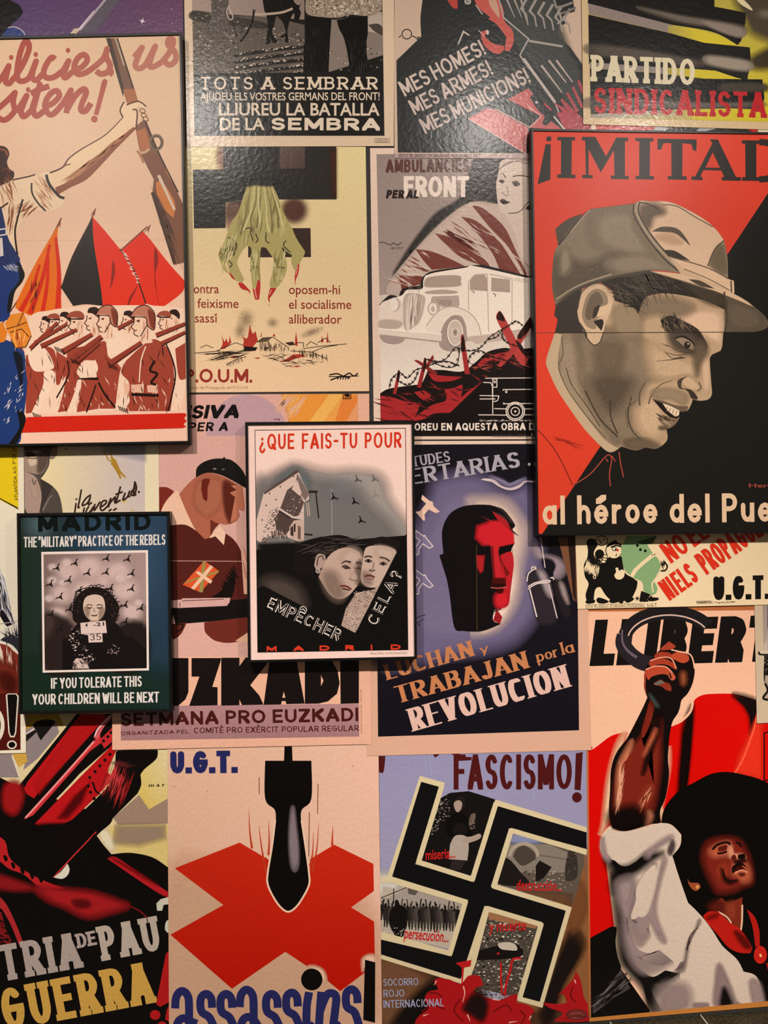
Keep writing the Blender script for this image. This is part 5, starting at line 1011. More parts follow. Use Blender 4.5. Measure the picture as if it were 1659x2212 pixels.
# ---------------------------------------------------------------- framed Que fais-tu poster
p = Poster('framed_poster', 'white bordered framed poster of a ruin and two faces, lettered QUE FAIS-TU POUR', 'framed poster', '534.6,917 889.7,914 895.8,1418.6 540.7,1426.5', .0315, 'edc8bc', (.0068, .036), seed=15)
p.view(520, 900, 4.0975).part('picture')
p.poly('126,118 1458,100 1482,2066 150,2088', 'f6d4c6')
p.soft('136,620 250,540 420,460 500,440 760,500 1000,490 1200,520 1270,600 1300,720 1380,850 1480,1000 1480,1300 136,1300', 'a09690', 110, True); p.soft('136,700 300,580 470,490 600,560 850,620 1050,700 1150,820 1300,960 1400,1150 1400,1300 136,1300', '7c7674', 130, True, .85); p.soft('300,600 440,470 520,470 600,560 560,760 300,760', '6f7678', 60, True, .8); p.glow(900, 640, 260, 160, '8a8a8c', .2, .5)
p.line('805,640 808,1050', 1, 'b3aaa4', False)
# ruined house
p.poly('140,915 205,672 480,478 512,488 540,560 600,670 605,730 560,760 560,1100 520,1110 400,1060 240,1060 170,1110 140,1090', 'd9bbae'); p.poly('205,672 480,478 500,470 520,490 500,500 210,690', '5a4843'); p.poly('500,500 600,672 600,700 570,745 480,620', '7d6a62'); p.poly('410,650 480,600 500,640 560,760 520,870 470,890 350,810', '5b4944'); p.poly('350,820 470,900 540,900 555,990 440,990 400,1050 320,1050 300,900', '51413c'); p.poly('450,640 520,700 540,680 500,560', 'd9bbae'); p.poly('430,980 470,920 552,910 556,1100 440,1080', 'c7a99c')
p.speck(170, '240,850 330,800 310,1050 180,1110', 1, 3, '3b302c 8c776e d9c2b6 6d5a53'); p.speck(70, '180,1070 250,1070 240,1210 215,1180', 1, 2.8, '3b302c 8c776e b59d92'); p.poly('440,980 465,965 468,1060 440,1050', '41332f'); p.poly('505,960 532,980 530,1090 505,1080', '6d574f'); p.poly('470,950 485,945 485,1020 470,1020', '2b2220'); p.line('340,815 460,890 545,905', 4, 'd9c2b6', False); p.line('330,830 440,900', 2, '2b2220', False)
for x, y in ((350, 620), (255, 680), (312, 735), (225, 785), (190, 915), (470, 530)): p.oval(x, y, 6, 8, '3b302c')
p.line('600,665 680,665', 5, '2b2220', False); p.line('665,670 690,900', 3, '2b2220', False); p.line('590,760 604,880', 6, 'c9aea2', False); p.line('590,760 604,880', 1.4, '2b2220', False); p.line('565,1040 635,1048', 4, '2b2220', False); p.speck(60, '420,660 560,740 540,900 400,860', .8, 2.4, '2b2220 d9c2b6 8c776e'); p.hatch(60, '320,1000 420,1050 400,1070 260,1060', 80, 6, 18, 2.2, '1d1615 b59d92')
p.blob('390,1150! 450,1105 500,1120 550,1110! 500,1150 400,1160', 'cfb5a9'); p.soft('150,1130 560,1110 700,1150 700,1300 150,1250', '171313', 30, False)
p.speck(70, '250,1180 420,1180 400,1225 250,1225', .8, 2.6, 'cdb5aa 8c776e 171313'); 
for x, y, c in ((1035, 555, '57504e'), (1185, 550, '6a6260'), (1195, 690, '8a817d'), (825, 712, '171313'), (1010, 752, '171313'), (1068, 918, '171313')): bird(x, y, .95, c, 47)
p.poly('140,1180 480,1130 1482,1050 1482,2066 150,2088', '141110')
p.fk = .85                                              # two heads, plainly drawn
p.blob('480,1140! 600,1090 740,1060 880,1048 1000,1085 1070,1150 1085,1230! 1060,1180 980,1170 880,1190 800,1260 720,1350! 600,1400 480,1350', '191413')
p.hatch(60, '560,1120 900,1070 1050,1150 800,1210 640,1250', -8, 30, 110, 3, '3a302d 4d423d 0d0b0b', 18)
p.blob('690,1420! 760,1260 850,1180 960,1160 1050,1200! 1078,1270 1070,1400 1030,1500! 960,1580 890,1615 820,1600 760,1540', 'c2a494'); p.soft('960,1180 1050,1220 1060,1330 980,1300 900,1260', 'd6b9a8', 40, True, .8); p.soft('740,1400 830,1400 900,1560 860,1610 780,1540', '8f7568', 50, True, .8); p.soft('1035,1300 1075,1290 1060,1420 1030,1480', '6b564d', 24, True, .8)
p.poly('650,1320! 670,1230 710,1215 750,1240 740,1310 700,1350! 680,1370', 'b0958a', True); p.line('675,1320 685,1250 720,1235 735,1270', 3, '5a463f'); p.ring(685, 1365, 16, 16, 3, 'b5a59c'); p.oval(680, 1360, 6, 6, '2a211f')
p.line('890,1300 930,1280 975,1290', 5, '4a3832', True, .4, 1); p.line('1020,1300 1050,1290 1068,1305', 4, '4a3832'); p.line('895,1330 930,1320 970,1345', 3, '3a2b27'); p.blob('905,1335 935,1328 960,1345 930,1350', '4a3832'); p.line('1025,1345 1045,1340 1062,1350', 3, '3a2b27'); p.line('1010,1330 1025,1400 1030,1440 990,1450 960,1430', 3, '7d6459'); p.soft('985,1380 1025,1400 1025,1440 980,1440', 'd2b4a3', 12, True, .7); p.line('880,1500 930,1500 980,1530', 4, '6b332e'); p.line('900,1520 940,1530 965,1540', 3, '4a2420'); p.line('860,1460 830,1510 840,1560', 3, '8f7568')
p.blob('1085,1220! 1100,1140 1160,1085 1250,1062 1350,1080 1430,1130! 1420,1250 1380,1330! 1300,1180 1200,1140', '1d1715')
p.blob('1085,1240! 1110,1160 1200,1140 1300,1150 1370,1180! 1390,1260 1340,1380 1270,1470! 1200,1510 1130,1510 1080,1480! 1062,1420', 'c9ad9d'); p.soft('1200,1160 1340,1190 1340,1280 1240,1260', 'd8bdac', 30, True, .8); p.soft('1085,1380 1140,1400 1150,1480 1090,1470', '9c8174', 26, True, .8)
for q in ('1095,1245 1130,1235 1165,1245', '1230,1245 1280,1255 1320,1280'): p.line(q, 3.6, '4a3832')
for x, y in ((1130, 1280), (1260, 1305)): p.blob([(x - 34, y), (x, y - 16), (x + 34, y + 4), (x, y + 14)], '7d665b'); p.oval(x, y, 13, 13, '241b19'); p.line([(x - 34, y), (x, y - 17), (x + 34, y + 2)], 2, '3a2b27')
p.line('1180,1290 1165,1350 1135,1355', 2.4, '8a6f62'); p.line('1135,1360 1165,1368 1190,1355', 3, '6b5349'); p.line('1095,1415 1140,1405 1185,1420', 4, '5e3029'); p.line('1105,1432 1145,1440 1180,1432', 3, '8f6558')
p.poly('1180,1530 1230,1480 1300,1400 1190,1700 1010,1915 890,1850 930,1700 1020,1560', 'b59a8c'); p.speck(420, '1000,1550 1190,1530 1200,1660 1020,1900 900,1850 940,1700', .8, 2.4, '3b302c e0cabd 8c776e 5e4e47 d6bfb2', .5, 30)
p.soft('210,1460 330,1440 500,1520 560,1660 500,1700 240,1520', '5b4d46', 60, True, .7)
p.poly('150,1520 205,1500 1015,1915 1462,1040 1482,1040 1482,2066 150,2088', '12100f')
p.outside('126,120! 1458,102! 1481,2064! 150,2087!', 20, 20, 1640, 2200, 'f4d0c4'); p.border('126,120 1458,102 1481,2064 150,2087', 1.2, '2a2220')
p.part('lettering')
p.text('¿QUE FAIS-TU POUR', 165, 290, 1422, 274, 138, 'd6341c', (.17, .14), gap=.26, word=.7, upv=(0, -1))
W_ = 'e2d2c8'
p.text('EMPÊCHER', 218, 1690, 860, 1990, 116, '12100f', (.09, .09), gap=.3, outline=(.1, W_)); p.text('CELA?', 1205, 1862, 1440, 1395, 112, '12100f', (.09, .09), gap=.5, outline=(.1, W_), wide=1.25)
for ch, x in zip('MADRID', (230, 468, 698, 926, 1152, 1328)): p.text(ch, x, 2062 - (x - 230) * .014 + 16, x + (88 if ch in 'MAD' else 76 if ch == 'R' else 22), 2061 - (x - 230) * .014 + 16, 46, 'd83a22', (.3, .3) if ch != 'I' else (.5, .3), wide=1.6)
p.type('MINISTERIO DE PROPAGANDA', 1148, 2108, 1474, 2100, 19, '5a4a44')
p.done()

# ---------------------------------------------------------------- libertarian youth poster
p = Poster('wall_poster', 'violet and black poster of a red-lit angular head lettered REVOLUCION', 'poster', '786,961.5 1262,959.5 1277.5,1620.5 792.5,1633', LV(2), 'd9a990', seed=16)
p.view(870, 930, 4.0463).part('picture')
p.poly('-240,120 1515,116 1541,2620 -216,2676', '15121a')
p.soft('330,440 640,400 900,560 1130,520 1180,1000 1180,1500 1050,1750 850,1880 400,1950 -240,2000 -240,1000 100,850 250,620', '74688c', 130, True); p.soft('420,520 900,620 1080,800 1120,1300 980,1600 700,1780 300,1850 60,1700 120,1100 250,800', '877a9c', 160, True, .75)
p.speck(160, '120,1000 300,900 420,1700 150,1750', .6, 1.6, '8f84a6 7a6e92 9c90b0'); p.speck(120, '420,520 1000,560 1080,800 700,640', .6, 1.6, '8f84a6 7a6e92')
p.soft('580,640 700,600 900,620 1020,760 1080,900 1020,1200 980,1500 820,1720 600,1770 700,1700 900,1400 960,1000', 'dcc0b8', 90, True); p.soft('640,640 800,630 960,740 1020,900 990,1100 960,1300 960,950 860,720', 'f0d2c2', 40, True); p.soft('960,1350 970,1100 1000,1300 900,1620 760,1740 690,1750 840,1560', 'efd0c2', 40, True)
p.poly('680,430! 720,418 800,430 860,480 940,500 1020,470 1060,440 1130,440! 1160,460 1080,450 1020,500 940,522 860,500 780,450!', 'd9c2c4', True); p.soft('760,400 860,430 940,470 1060,420 1060,440 940,490 860,460', '9a8eae', 30, True, .7)
p.poly('365,800! 420,720 520,665 640,648 760,650! 860,680 910,720! 980,820 960,860! 975,990! 945,1045! 972,1170! 930,1500! 905,1540 800,1570! 790,1660 860,1690! 690,1755 520,1752! 450,1720 410,1440 385,1300! 320,1090! 355,1075! 342,900', '120d0f', True)
RD = 'd2222c'
p.soft('650,840 760,800 860,790 930,860 968,900 968,980 880,1000 700,1000 640,940', RD, 30, False); p.poly('760,790 860,800 930,870 965,900 972,985 840,1015 840,1000 760,1000', RD)
p.poly('640,1015! 760,1010 775,1080! 720,1090 640,1090', '100b0c'); p.poly('845,1020! 960,995 950,1050 900,1075 840,1090!', '100b0c')
p.poly('765,1000 850,1000 835,1060 880,1290 870,1300 790,1295 800,1200', 'c8252c'); p.poly('765,1010 790,1010 810,1290 790,1290', '7a1518'); p.soft('645,1090 715,1090 700,1230 680,1250 650,1190', 'b02026', 14, False); p.poly('850,1090! 950,1060 972,1170! 940,1400 930,1500! 905,1540 830,1560! 870,1400 900,1330 880,1290', 'bd2028', True); p.poly('850,1100 890,1180 940,1250 900,1280 880,1200', '7d1418'); p.soft('780,1290 900,1290 900,1340 780,1340', '50100f', 14, False, .9)
p.poly('760,1370! 800,1340 840,1350 880,1340 912,1360! 840,1370', '2a090b', True); p.line('770,1372 830,1378 910,1368', 2.4, 'c05a50'); p.soft('810,1440 900,1400 920,1480 890,1540 820,1540', RD, 34, True); p.soft('820,1395 880,1390 870,1420 830,1420', '3a0b0d', 12, True, .8); p.poly('820,1560 870,1630 850,1690 790,1660', '9c1d22'); p.line('800,1580 860,1560', 2.5, '1a0b0c')
for q in ('660,740! 760,780 830,800! 740,770', '760,700! 860,750 940,830! 880,740', '800,660! 900,720 980,820! 940,800 880,720', '940,850! 980,890 1018,925! 960,890'): p.blob(q, '3a2b2c')
p.poly('680,745! 800,800 760,790', 'a01a20'); p.poly('780,705! 900,780 930,860 840,790', 'b02026', True); p.line('645,1000 650,1750', 1.2, '5a4420', False)
PL = 'ecc4ae'
p.poly('170,562 235,615 262,622 268,660 325,710 290,722 225,690 190,735 195,785 180,788 110,710 150,705 205,640 160,600', PL)
for dy in (0, 1):
    y = dy * 345; q = [(112, 872 + y), (185, 925 + y), (192, 915 + y), (212, 950 + y), (265, 1012 + y), (232, 1030 + y), (175, 990 + y), (140, 1040 + y), (140, 1080 + y), (122, 1088 + y), (60, 1020 + y), (120, 1010 + y), (150, 960 + y), (110, 930 + y)]
    p.poly(q, '85799c'); p.line(q, 2, 'ecd8d0', False, closed=True)
# factory domes and smoke at the right
p.soft('1150,980 1200,1080 1290,1100 1370,1130 1420,1200 1390,1270 1330,1300 1360,1200 1290,1130 1180,1110 1130,1040', 'a48e96', 40, True, .9); p.soft('1220,1120 1300,1130 1330,1190 1290,1260 1240,1200', '15121a', 24, True)
p.poly('1355,930 1510,930 1520,1500 1490,1480', '7a4c36'); p.poly('1440,930 1505,930 1515,1500 1490,1450', '2b1a18'); p.line('1205,930 1245,1200', 2, 'd9c2b8', False)
p.soft('1090,1300 1110,1240 1170,1210 1230,1230 1265,1300 1350,1640 1250,1700 1170,1640', '2e262c', 24, True); p.soft('1180,1220 1230,1240 1260,1300 1300,1450 1260,1420 1210,1300', 'b09ca0', 34, True, .85); p.soft('1310,1330 1380,1320 1420,1380 1470,1610 1400,1620', '241d20', 24, True); p.soft('1370,1325 1410,1360 1450,1520 1400,1440', 'a8938f', 26, True, .8)
p.line('1085,1320 1100,1250 1150,1212 1160,1215', 2.4, 'ecd8d0'); p.line('1125,1215 1130,1195 1160,1195 1165,1215', 2.4, 'ecd8d0'); p.line('1095,1385 1170,1340 1278,1325 1272,1310 1160,1330 1095,1365', 2.4, 'ecd8d0'); p.line('1110,1385 1172,1630', 2.6, 'ecd8d0', False); p.line('1275,1340 1350,1640', 2.4, 'd9c2c0', False); p.line('1290,1290 1312,1285 1320,1305', 2.4, 'ecd8d0')
p.line('115,1645 150,1625 200,1610', 1.6, '1a1620'); p.line('110,1690 190,1645', 1.4, '1a1620'); p.line('130,1700 150,1690 140,1710', 1.4, '1a1620')
p.part('lettering')
S1, S2, S3 = 'aca4ae', 'c67e52', 'e0b6a8'
p.text('JUVENTUDES', -250, 372, 418, 268, 92, S1, (.22, .11), .07, gap=.16, serw=.07); p.text('LIBERTARIAS', -210, 520, 1028, 318, 136, S1, (.24, .1), .08, gap=.18, serw=.06); p.oval(1105, 295, 13, 14, 'e0d2cc')
p.view(790, 1360, 3.318)
p.text('LUCHAN', 155, 362, 780, 186, 112, S2, (.3, .07), .07, gap=.17, serw=.06); p.text('y', 826, 172, 884, 156, 66, S2, (.16, .07), .06)
p.text('TRABAJAN', 230, 530, 1172, 272, 124, S2, (.3, .07), .07, gap=.15, serw=.06); p.text('por', 1232, 234, 1385, 192, 84, S2, (.2, .09), .06, gap=.1); p.text('la', 1412, 182, 1498, 160, 90, S2, (.2, .09), .06, gap=.1)
p.text('REVOLUCION', 340, 730, 1470, 408, 165, S3, (.32, .06), .07, gap=.16, serw=.05)
p.done()

# ---------------------------------------------------------------- green and black cartoon poster
p = Poster('wall_poster', 'cream union poster of stout green and black figures lettered NI ELS PROPAGUEU', 'poster', '1241.5,1120 1800,1112 1800,1303 1248,1315.5', LV(4), 'ecd2a6', seed=17)
p.view(1230, 1150, 3.867).part('picture')
p.poly('44,20 2300,20 2300,640 60,640', 'edd3aa')
BK = '15120f'
p.blob('140,80! 160,55 200,52 230,75! 240,120 300,190 320,250 300,290! 280,300 220,300 170,290! 150,230 155,150', BK); p.blob('150,210! 200,290 260,300! 250,400 270,470 240,560! 215,590 150,590! 135,520 160,430 130,370 120,280', BK); p.blob('215,480 260,460 275,520 262,560 240,540 245,600 205,600', 'edd3aa')
p.hatch(60, '140,250 190,300 260,300 255,325 180,320 135,290', 110, 10, 26, 3, 'edd3aa', 15)
p.blob('240,110 290,100 300,150 290,210 310,230 270,265 230,240 205,190 210,150', 'edd3aa'); p.oval(252, 182, 38, 40, BK); p.hatch(30, '205,190 260,240 300,230 240,260', 70, 8, 24, 2.5, BK, 30)
p.oval(270, 70, 50, 40, 'edd3aa'); p.ring(270, 70, 50, 40, 2, BK); p.line('240,60 265,80 260,95', 2, BK); p.line('275,55 300,65', 2, BK)
p.blob('445,200! 460,330 530,380 570,410! 570,470 520,550 430,580! 340,560 280,490 250,400 250,300 280,240 330,210', BK)
p.oval(372, 150, 68, 70, 'edd3aa'); p.ring(372, 150, 68, 70, 1.8, BK); p.blob('305,130! 330,90 390,60! 395,85 440,95! 430,110 380,100', BK); p.poly('385,95 395,62 405,98', BK); p.line('345,125 390,110 430,120', 3, BK); p.oval(375, 138, 18, 15, 'f4e6c8'); p.ring(375, 138, 18, 15, 1.6, BK); p.oval(383, 142, 6, 7, BK); p.oval(401, 148, 11, 11, 'd02a1c'); p.line('395,180 388,200', 2, BK)
for x, y in ((300, 200), (295, 225), (285, 245)): p.oval(x, y, 20, 13, 'edd3aa'); p.ring(x, y, 20, 13, 1.6, BK)
p.blob('310,160 330,180 345,200 325,205', 'edd3aa'); p.blob('385,300 405,295 415,320 440,310 460,330 455,370 430,392 395,390 375,360 390,330', 'edd3aa')
for a, b in ((200, 330), (207, 345), (214, 355)): p.ring(a, b, 8, 7, 1.6, 'edd3aa')
p.oval(210, 374, 14, 15, 'edd3aa'); p.oval(210, 374, 8, 9, BK)
GR = '86a673'
p.poly('480,28! 730,28! 700,90! 650,95 700,180! 740,220 762,280! 740,350 700,400! 640,415 570,395 520,370! 460,310 438,210 435,130', GR, True); p.poly('600,410! 700,400! 735,460 725,510! 690,520 620,490', GR, True); p.poly('560,80 730,28 700,92 620,100', '3d5a38')
p.line('520,370 545,320 610,260 690,195 720,180', 8, 'edd3aa', False); p.line('530,360 560,315 620,255 700,190', 5, 'edd3aa', False); p.line('745,340 720,390 690,430 700,500', 3, 'edd3aa')
for a, b in ((568, 110), (593, 144), (634, 154)): p.oval(a, b, 12, 12, BK)
p.oval(692, 190, 5, 6, BK); p.oval(712, 185, 5, 6, BK)
p.line('762,320 800,318 818,285 800,255 792,240', 3.4, BK); p.hatch(10, '760,270 790,245 800,260 775,280', 80, 10, 24, 2, BK)
p.poly('570,410! 600,410! 615,440 610,490 560,520! 545,545! 520,560 560,470', 'edd3aa', True)
p.blob('600,488! 680,520! 650,560! 660,578 600,580! 585,570', BK); p.blob('650,555! 700,515! 690,540 740,545 748,560! 720,572 670,575', BK)
for q in ('135,575 170,555 210,565 212,585 170,597 140,592', '225,560 250,545 300,560 330,580 290,595 240,590', '340,560 400,555 410,580 360,592 335,580', '400,560 420,580 440,560 450,588 420,592', '470,560 530,545 535,565 490,588 465,575'): p.blob(q, BK)
for a in range(8): p.line([(567, 552), (567 + 24 * math.cos(a * .785), 552 + 24 * math.sin(a * .785))], 2, BK, False, 1, .2)
p.poly('1065,575 1180,572 1180,592 1065,594', 'edd3aa'); p.border('1065,575 1182,572 1182,592 1065,594', 1, '4a3c30'); p.hatch(30, '1185,580 1390,576 1390,588 1185,594', 0, 4, 10, 1.4, '4a3c30', 30); p.hatch(20, '1080,578 1170,576 1170,590 1080,590', 0, 10, 24, .8, '4a3c30', 5)
p.part('lettering')
RD2 = 'd8321c'
p.text('NO ELS', 850, 262, 1250, -16, 185, RD2, (.24, .16), gap=.14, word=.3); p.text('NI ELS', 838, 574, 1090, 398, 185, RD2, (.24, .16), gap=.12, word=.12); p.text('PROPAGUEU', 1148, 357, 1690, -22, 195, RD2, (.24, .16), gap=.14)
p.text('U.G.T.', 1202, 568, 1680, 556, 200, BK, (.32, .2), gap=.1, wide=.85, upv=(0, -1))
p.type('EDITAT PEL SINDICAT DE DIBUIXANTS PROFESSIONALS', 136, 634, 628, 622, 32, '2a211b'); p.type('U.G.T.', 650, 622, 735, 620, 28, '2a211b', .01)
p.done()

# ---------------------------------------------------------------- raised arm poster down at the floor
p = Poster('wall_poster', 'red and peach poster of a raised fist lettered LLIBERTAT, reaching the floor', 'poster', '1256,1306 1800,1298 1800,2162 1273,2207', LV(0), 'b5673a', seed=18)
p.view(1260, 1300, 4.1579).part('picture')
p.poly('45,88 2300,70 2300,4000 70,4000', 'efb898', grad=('f3c3a4', 700, 100, 700, 900)); p.poly('25,1300 80,1300 75,3860 62,3760', 'c00804')
RQ = 'd40a05'
p.blob('-20,1400! 120,1300 260,1200 400,1170! 300,1500 240,1800 250,2000 200,2300! 300,3100! 20,3200!', RQ)
p.poly('740,1150! 850,1080 940,1000 985,910! 1010,870 1080,835 1200,825 1340,825! 1450,850 1560,885! 2300,900! 2300,2400! 640,2400! 700,1800', RQ, True)
p.soft('1340,826 1560,886 1560,1020 1510,1200 1500,1050 1440,930', '150a08', 44, True); p.poly('1340,826! 1450,850 1560,886! 1560,1010! 1520,930 1440,870', '150a08', True)
p.soft('1555,1060 1400,1400 1350,1560 1600,1600 1600,1060', 'e8331f', 40, False, .9); p.line('1560,1010 1530,1150 1440,1400 1360,1540', 4, 'f0583a')
p.soft('985,910 975,1200 930,1650 900,1800 850,1750 880,1300 900,1100', '120806', 36, True); p.poly('988,905! 980,1150 940,1600 900,1720! 900,1400 920,1100 960,980', '120806', True); p.line('985,900 960,990 880,1070 790,1110', 5, 'efb898')
p.border('1625,1180 1800,1130 1800,1560 1625,1610', 3, '15100e')
p.part('title_lettering')
p.text('LLIBERTAT', 55, 578, 2260, 520, 415, '14100e', (.36, .26), slant=.13, gap=.1, upv=(0, -1))
p.part('figure'); p.fk = .8
# plain dark figure: white shirt, red scarf, raised arm with a curved dark tool
p.soft('380,1170 300,1400 235,1650 240,1900 150,2100 180,2000 225,1600 300,1300', 'f0c49c', 30, True, .9); p.soft('760,1300 770,1500 700,1850 720,1950 690,1960 680,1800', 'f0c49c', 24, True, .8)
p.ring(770, 345, 400, 250, 30, '1e191b', 0, 190, 330); p.ring(770, 345, 372, 226, 3, 'd8b4a6', 0, 190, 330)
p.line('372,300 360,380 420,470 520,540 620,560', 34, '262024'); p.line('350,250 352,360 400,440 480,500', 11, '685862', True, .3, .6)
SK2 = '7a2418'
p.poly('555,600! 600,530 650,470 770,352! 830,380 850,440 960,470! 1000,600 985,720 940,820 885,880 870,940! 850,1000 800,1080 775,1200! 760,1400 770,1550 740,1750 690,1880 700,1990! 600,2000 380,2060 260,2030! 230,1900 240,1700 250,1500 300,1350 390,1230 470,1080 540,940 575,860! 545,760', '120b0a', True)
p.blob('560,610 640,580 740,580 800,630 830,680 800,690 770,660 700,650 620,670 580,700', 'b5452c'); p.blob('590,545 660,510 760,520 830,580 830,610 760,570 680,560 610,580', 'a53a24'); p.blob('640,480 690,450 780,460 790,500 720,490 650,510', '9c3722'); p.poly('770,355! 690,430 790,430! 830,400', 'a33d28', True); p.blob('800,470 860,450 940,480 945,530 890,550 820,520 790,500', 'b84a2e'); p.line('600,530 700,500 790,510 835,600', 3, 'e09070'); p.line('560,610 640,580 740,585 800,640', 3, 'e09070'); p.line('790,430 850,445 965,478 1000,600', 3, 'e8b090'); p.blob('760,650 800,640 825,690 790,705', 'c05a40'); p.line('775,640 790,690', 3, '120b0a')
p.blob('630,740 690,700 730,720 780,740 790,800 740,790 700,760', '8a3020'); p.poly('630,735 700,700 730,730 660,750', '6a625c'); p.soft('590,830 620,850 680,940 640,930', '3d4440', 16, True, .9); p.soft('880,650 910,640 915,720 890,740', '9c5030', 26, True, .8); p.blob('545,650! 560,640 560,780 575,850! 550,770', 'a8412a')
p.soft('600,880 640,960 560,1160 450,1300 350,1420 300,1560 280,1800 280,1950 400,1960 600,1900 660,1700 690,1450 690,1250 690,1050 600,1170 520,1170 560,1000', SK2, 30, True); p.soft('690,1000 680,1170 620,1330 570,1480 530,1560 560,1400 620,1200 600,1150', '1a0d0b', 24, True); p.soft('640,1150 650,1180 560,1360 540,1370', 'b8583c', 22, True, .9); p.soft('440,1240 420,1340 340,1450 340,1700 310,1860 300,1850 310,1500 380,1330', 'd07a58', 22, True, .85); p.soft('600,1660 600,1720 520,1850 500,1830', 'b04a34', 36, True, .8); p.soft('580,1880 620,1920 590,1990 560,1980', 'c87a5c', 24, True, .8); p.soft('250,1900 460,1840 560,1960 380,2050 260,2010', '120a09', 50, True)
p.hatch(30, '330,1500 360,1500 330,1850 300,1850', 100, 20, 60, 3, 'e0a080'); p.hatch(24, '500,1800 590,1680 600,1740 520,1860', 115, 16, 44, 3, 'd08060 5a1a12')
p.poly('700,1990! 720,1880 780,1780 870,1690 1000,1620 1150,1545 1300,1528 1450,1555 1600,1600 1800,1700! 1800,3960! 1100,3960! 1000,3000! 800,2400!', '0c0908', True)
p.view(1260, 1750, 4.1579)
p.poly('60,1150 250,1045 300,1050 340,1430 620,1830 60,1880', '0e0b0a'); p.poly('335,1435 85,1770 90,1830 260,1700 420,1600', '4a4240'); p.hatch(44, '330,1450 110,1760 230,1720 400,1560', 140, 30, 90, 6, '2a2523 6a605c 151110', 12)
WH = 'd6c0ae'
p.poly('240,140! 270,180 380,190 520,160 690,115! 790,130 880,220! 870,320 800,410! 860,600 940,830! 1060,950 1160,1080 1250,1220 1380,1340 1440,1450! 1560,1500 1620,1700 1640,1800! 600,1840! 560,1640 420,1490! 330,1380 290,1200 300,1050 265,860 245,740! 265,570! 190,440 150,340 170,220', 'e4c8a8', True)
p.poly('255,150! 270,180 380,190 520,160 690,115! 790,130 870,220! 865,320 800,410! 860,600 940,830! 1060,950 1160,1080 1250,1220 1380,1340 1440,1450! 1560,1500 1610,1700 1640,1800! 620,1840! 580,1640 440,1490! 350,1380 310,1200 320,1050 285,860 262,740! 280,570! 210,440 165,340 185,220', WH, True)
p.soft('190,430 280,500 380,510 480,460 560,400 720,380 640,440 480,560 350,600 260,590', '110d0c', 34, True); p.soft('255,580 420,570 400,640 330,660 300,740 250,740', '110d0c', 30, True); p.soft('270,780 320,800 370,960 380,1200 440,1380 560,1500 700,1560 860,1470 720,1580 640,1700 700,1830 600,1830 540,1620 400,1450 320,1330 300,1100', '110d0c', 36, True)
GY = '9a8482'
p.soft('300,650 440,600 460,700 420,860 380,980 420,1200 520,1350 700,1400 800,1350 640,1440 520,1450 420,1330 370,1150 360,950 320,800', GY, 40, True); p.soft('520,640 640,480 620,560 500,800 430,960 480,1020 580,960 640,800 680,640 720,440 740,460 690,640 650,830 660,980 740,1180 680,1150 600,1000 560,1060 590,1120 500,1220 420,1060 440,860', GY, 26, True); p.soft('1040,990 1000,1100 940,1200 900,1400 830,1440 900,1440 930,1300 960,1150 1040,1020', '7d6866', 22, True); p.soft('560,380 760,240 800,250 690,320 620,380 580,430', GY, 26, True, .9); p.soft('800,270 820,320 790,400 760,370', '4a3c3a', 18, True); p.soft('175,240 200,380 240,460 190,430 160,330', GY, 22, True)
p.soft('700,1600 900,1580 950,1700 900,1790 720,1800', GY, 60, True, .9); p.soft('1220,1380 1310,1560 1370,1720 1410,1760 1190,1770 1190,1540', '8d7674', 24, True); p.soft('1265,1590 1320,1700 1330,1750 1240,1760 1240,1680', '120d0c', 24, True); p.soft('1500,1540 1580,1560 1620,1760 1540,1760', GY, 26, True); p.soft('1000,1740 1120,1740 1100,1770 1000,1770', '8d7674', 18, True)
p.blob('480,690 560,560 640,490 650,560 610,700 540,850 490,960 440,980 430,940 470,820', WH); p.soft('330,660 430,640 420,760 380,850 340,760', 'ab9492', 20, True, .8); p.line('1030,1055 960,1130 930,1260', 4, '3a2d2b', True, .3, 1)
p.poly('60,1870 2300,1700 2300,2200 60,2200', '0c0908') if False else None
# face, neck and scarf
p.soft('1080,420 1120,300 1250,262 1380,275 1440,350 1480,440 1505,560 1500,650 1440,670 1340,720 1220,730 1180,680 1120,560', '7a2218', 40, True); p.soft('1130,360 1220,300 1320,290 1300,400 1230,420 1160,420', 'b8583c', 26, True, .95); p.soft('1290,330 1330,320 1350,390 1430,400 1450,440 1380,440 1310,420', 'd88a68', 18, True, .95); p.soft('1340,470 1440,460 1490,520 1500,620 1440,650 1380,600 1330,570', 'b8583c', 26, True, .9); p.soft('1200,500 1290,470 1310,560 1280,640 1200,600', '963220', 34, True, .9)
p.line('1160,355 1210,310 1290,290 1320,310', 5, '1a0b09'); p.line('1205,390 1250,385 1290,370', 4.5, '1a0b09'); p.line('1370,290 1400,300 1420,330', 5, '1a0b09'); p.blob('1220,330 1290,315 1280,360 1215,370', '5a1a12'); p.blob('1335,410 1360,400 1375,430 1350,455 1330,440', '5a1a12'); p.blob('1390,400! 1450,390! 1455,430 1420,445 1390,430', '150908'); p.soft('1360,455 1440,440 1460,460 1370,480', '2a0e0b', 12, True)
p.blob('1335,560! 1340,510 1390,475 1440,480 1480,540! 1440,500 1400,510 1360,560', '150908'); p.blob('1345,562! 1370,520 1420,500 1475,555! 1440,530 1400,540', '3a0f0b'); p.line('1360,565 1420,540 1475,560', 3, 'd88a68'); p.soft('1240,520 1270,600 1340,640 1390,630 1320,660 1260,620', '1d0c09', 22, True); p.soft('1400,570 1450,570 1440,590 1410,590', '5a1a12', 10, True)
p.blob('935,610! 960,650 1030,655 1052,690 1020,725 985,715 950,670', '9c4a28'); p.oval(1025, 690, 16, 18, 'd09050')
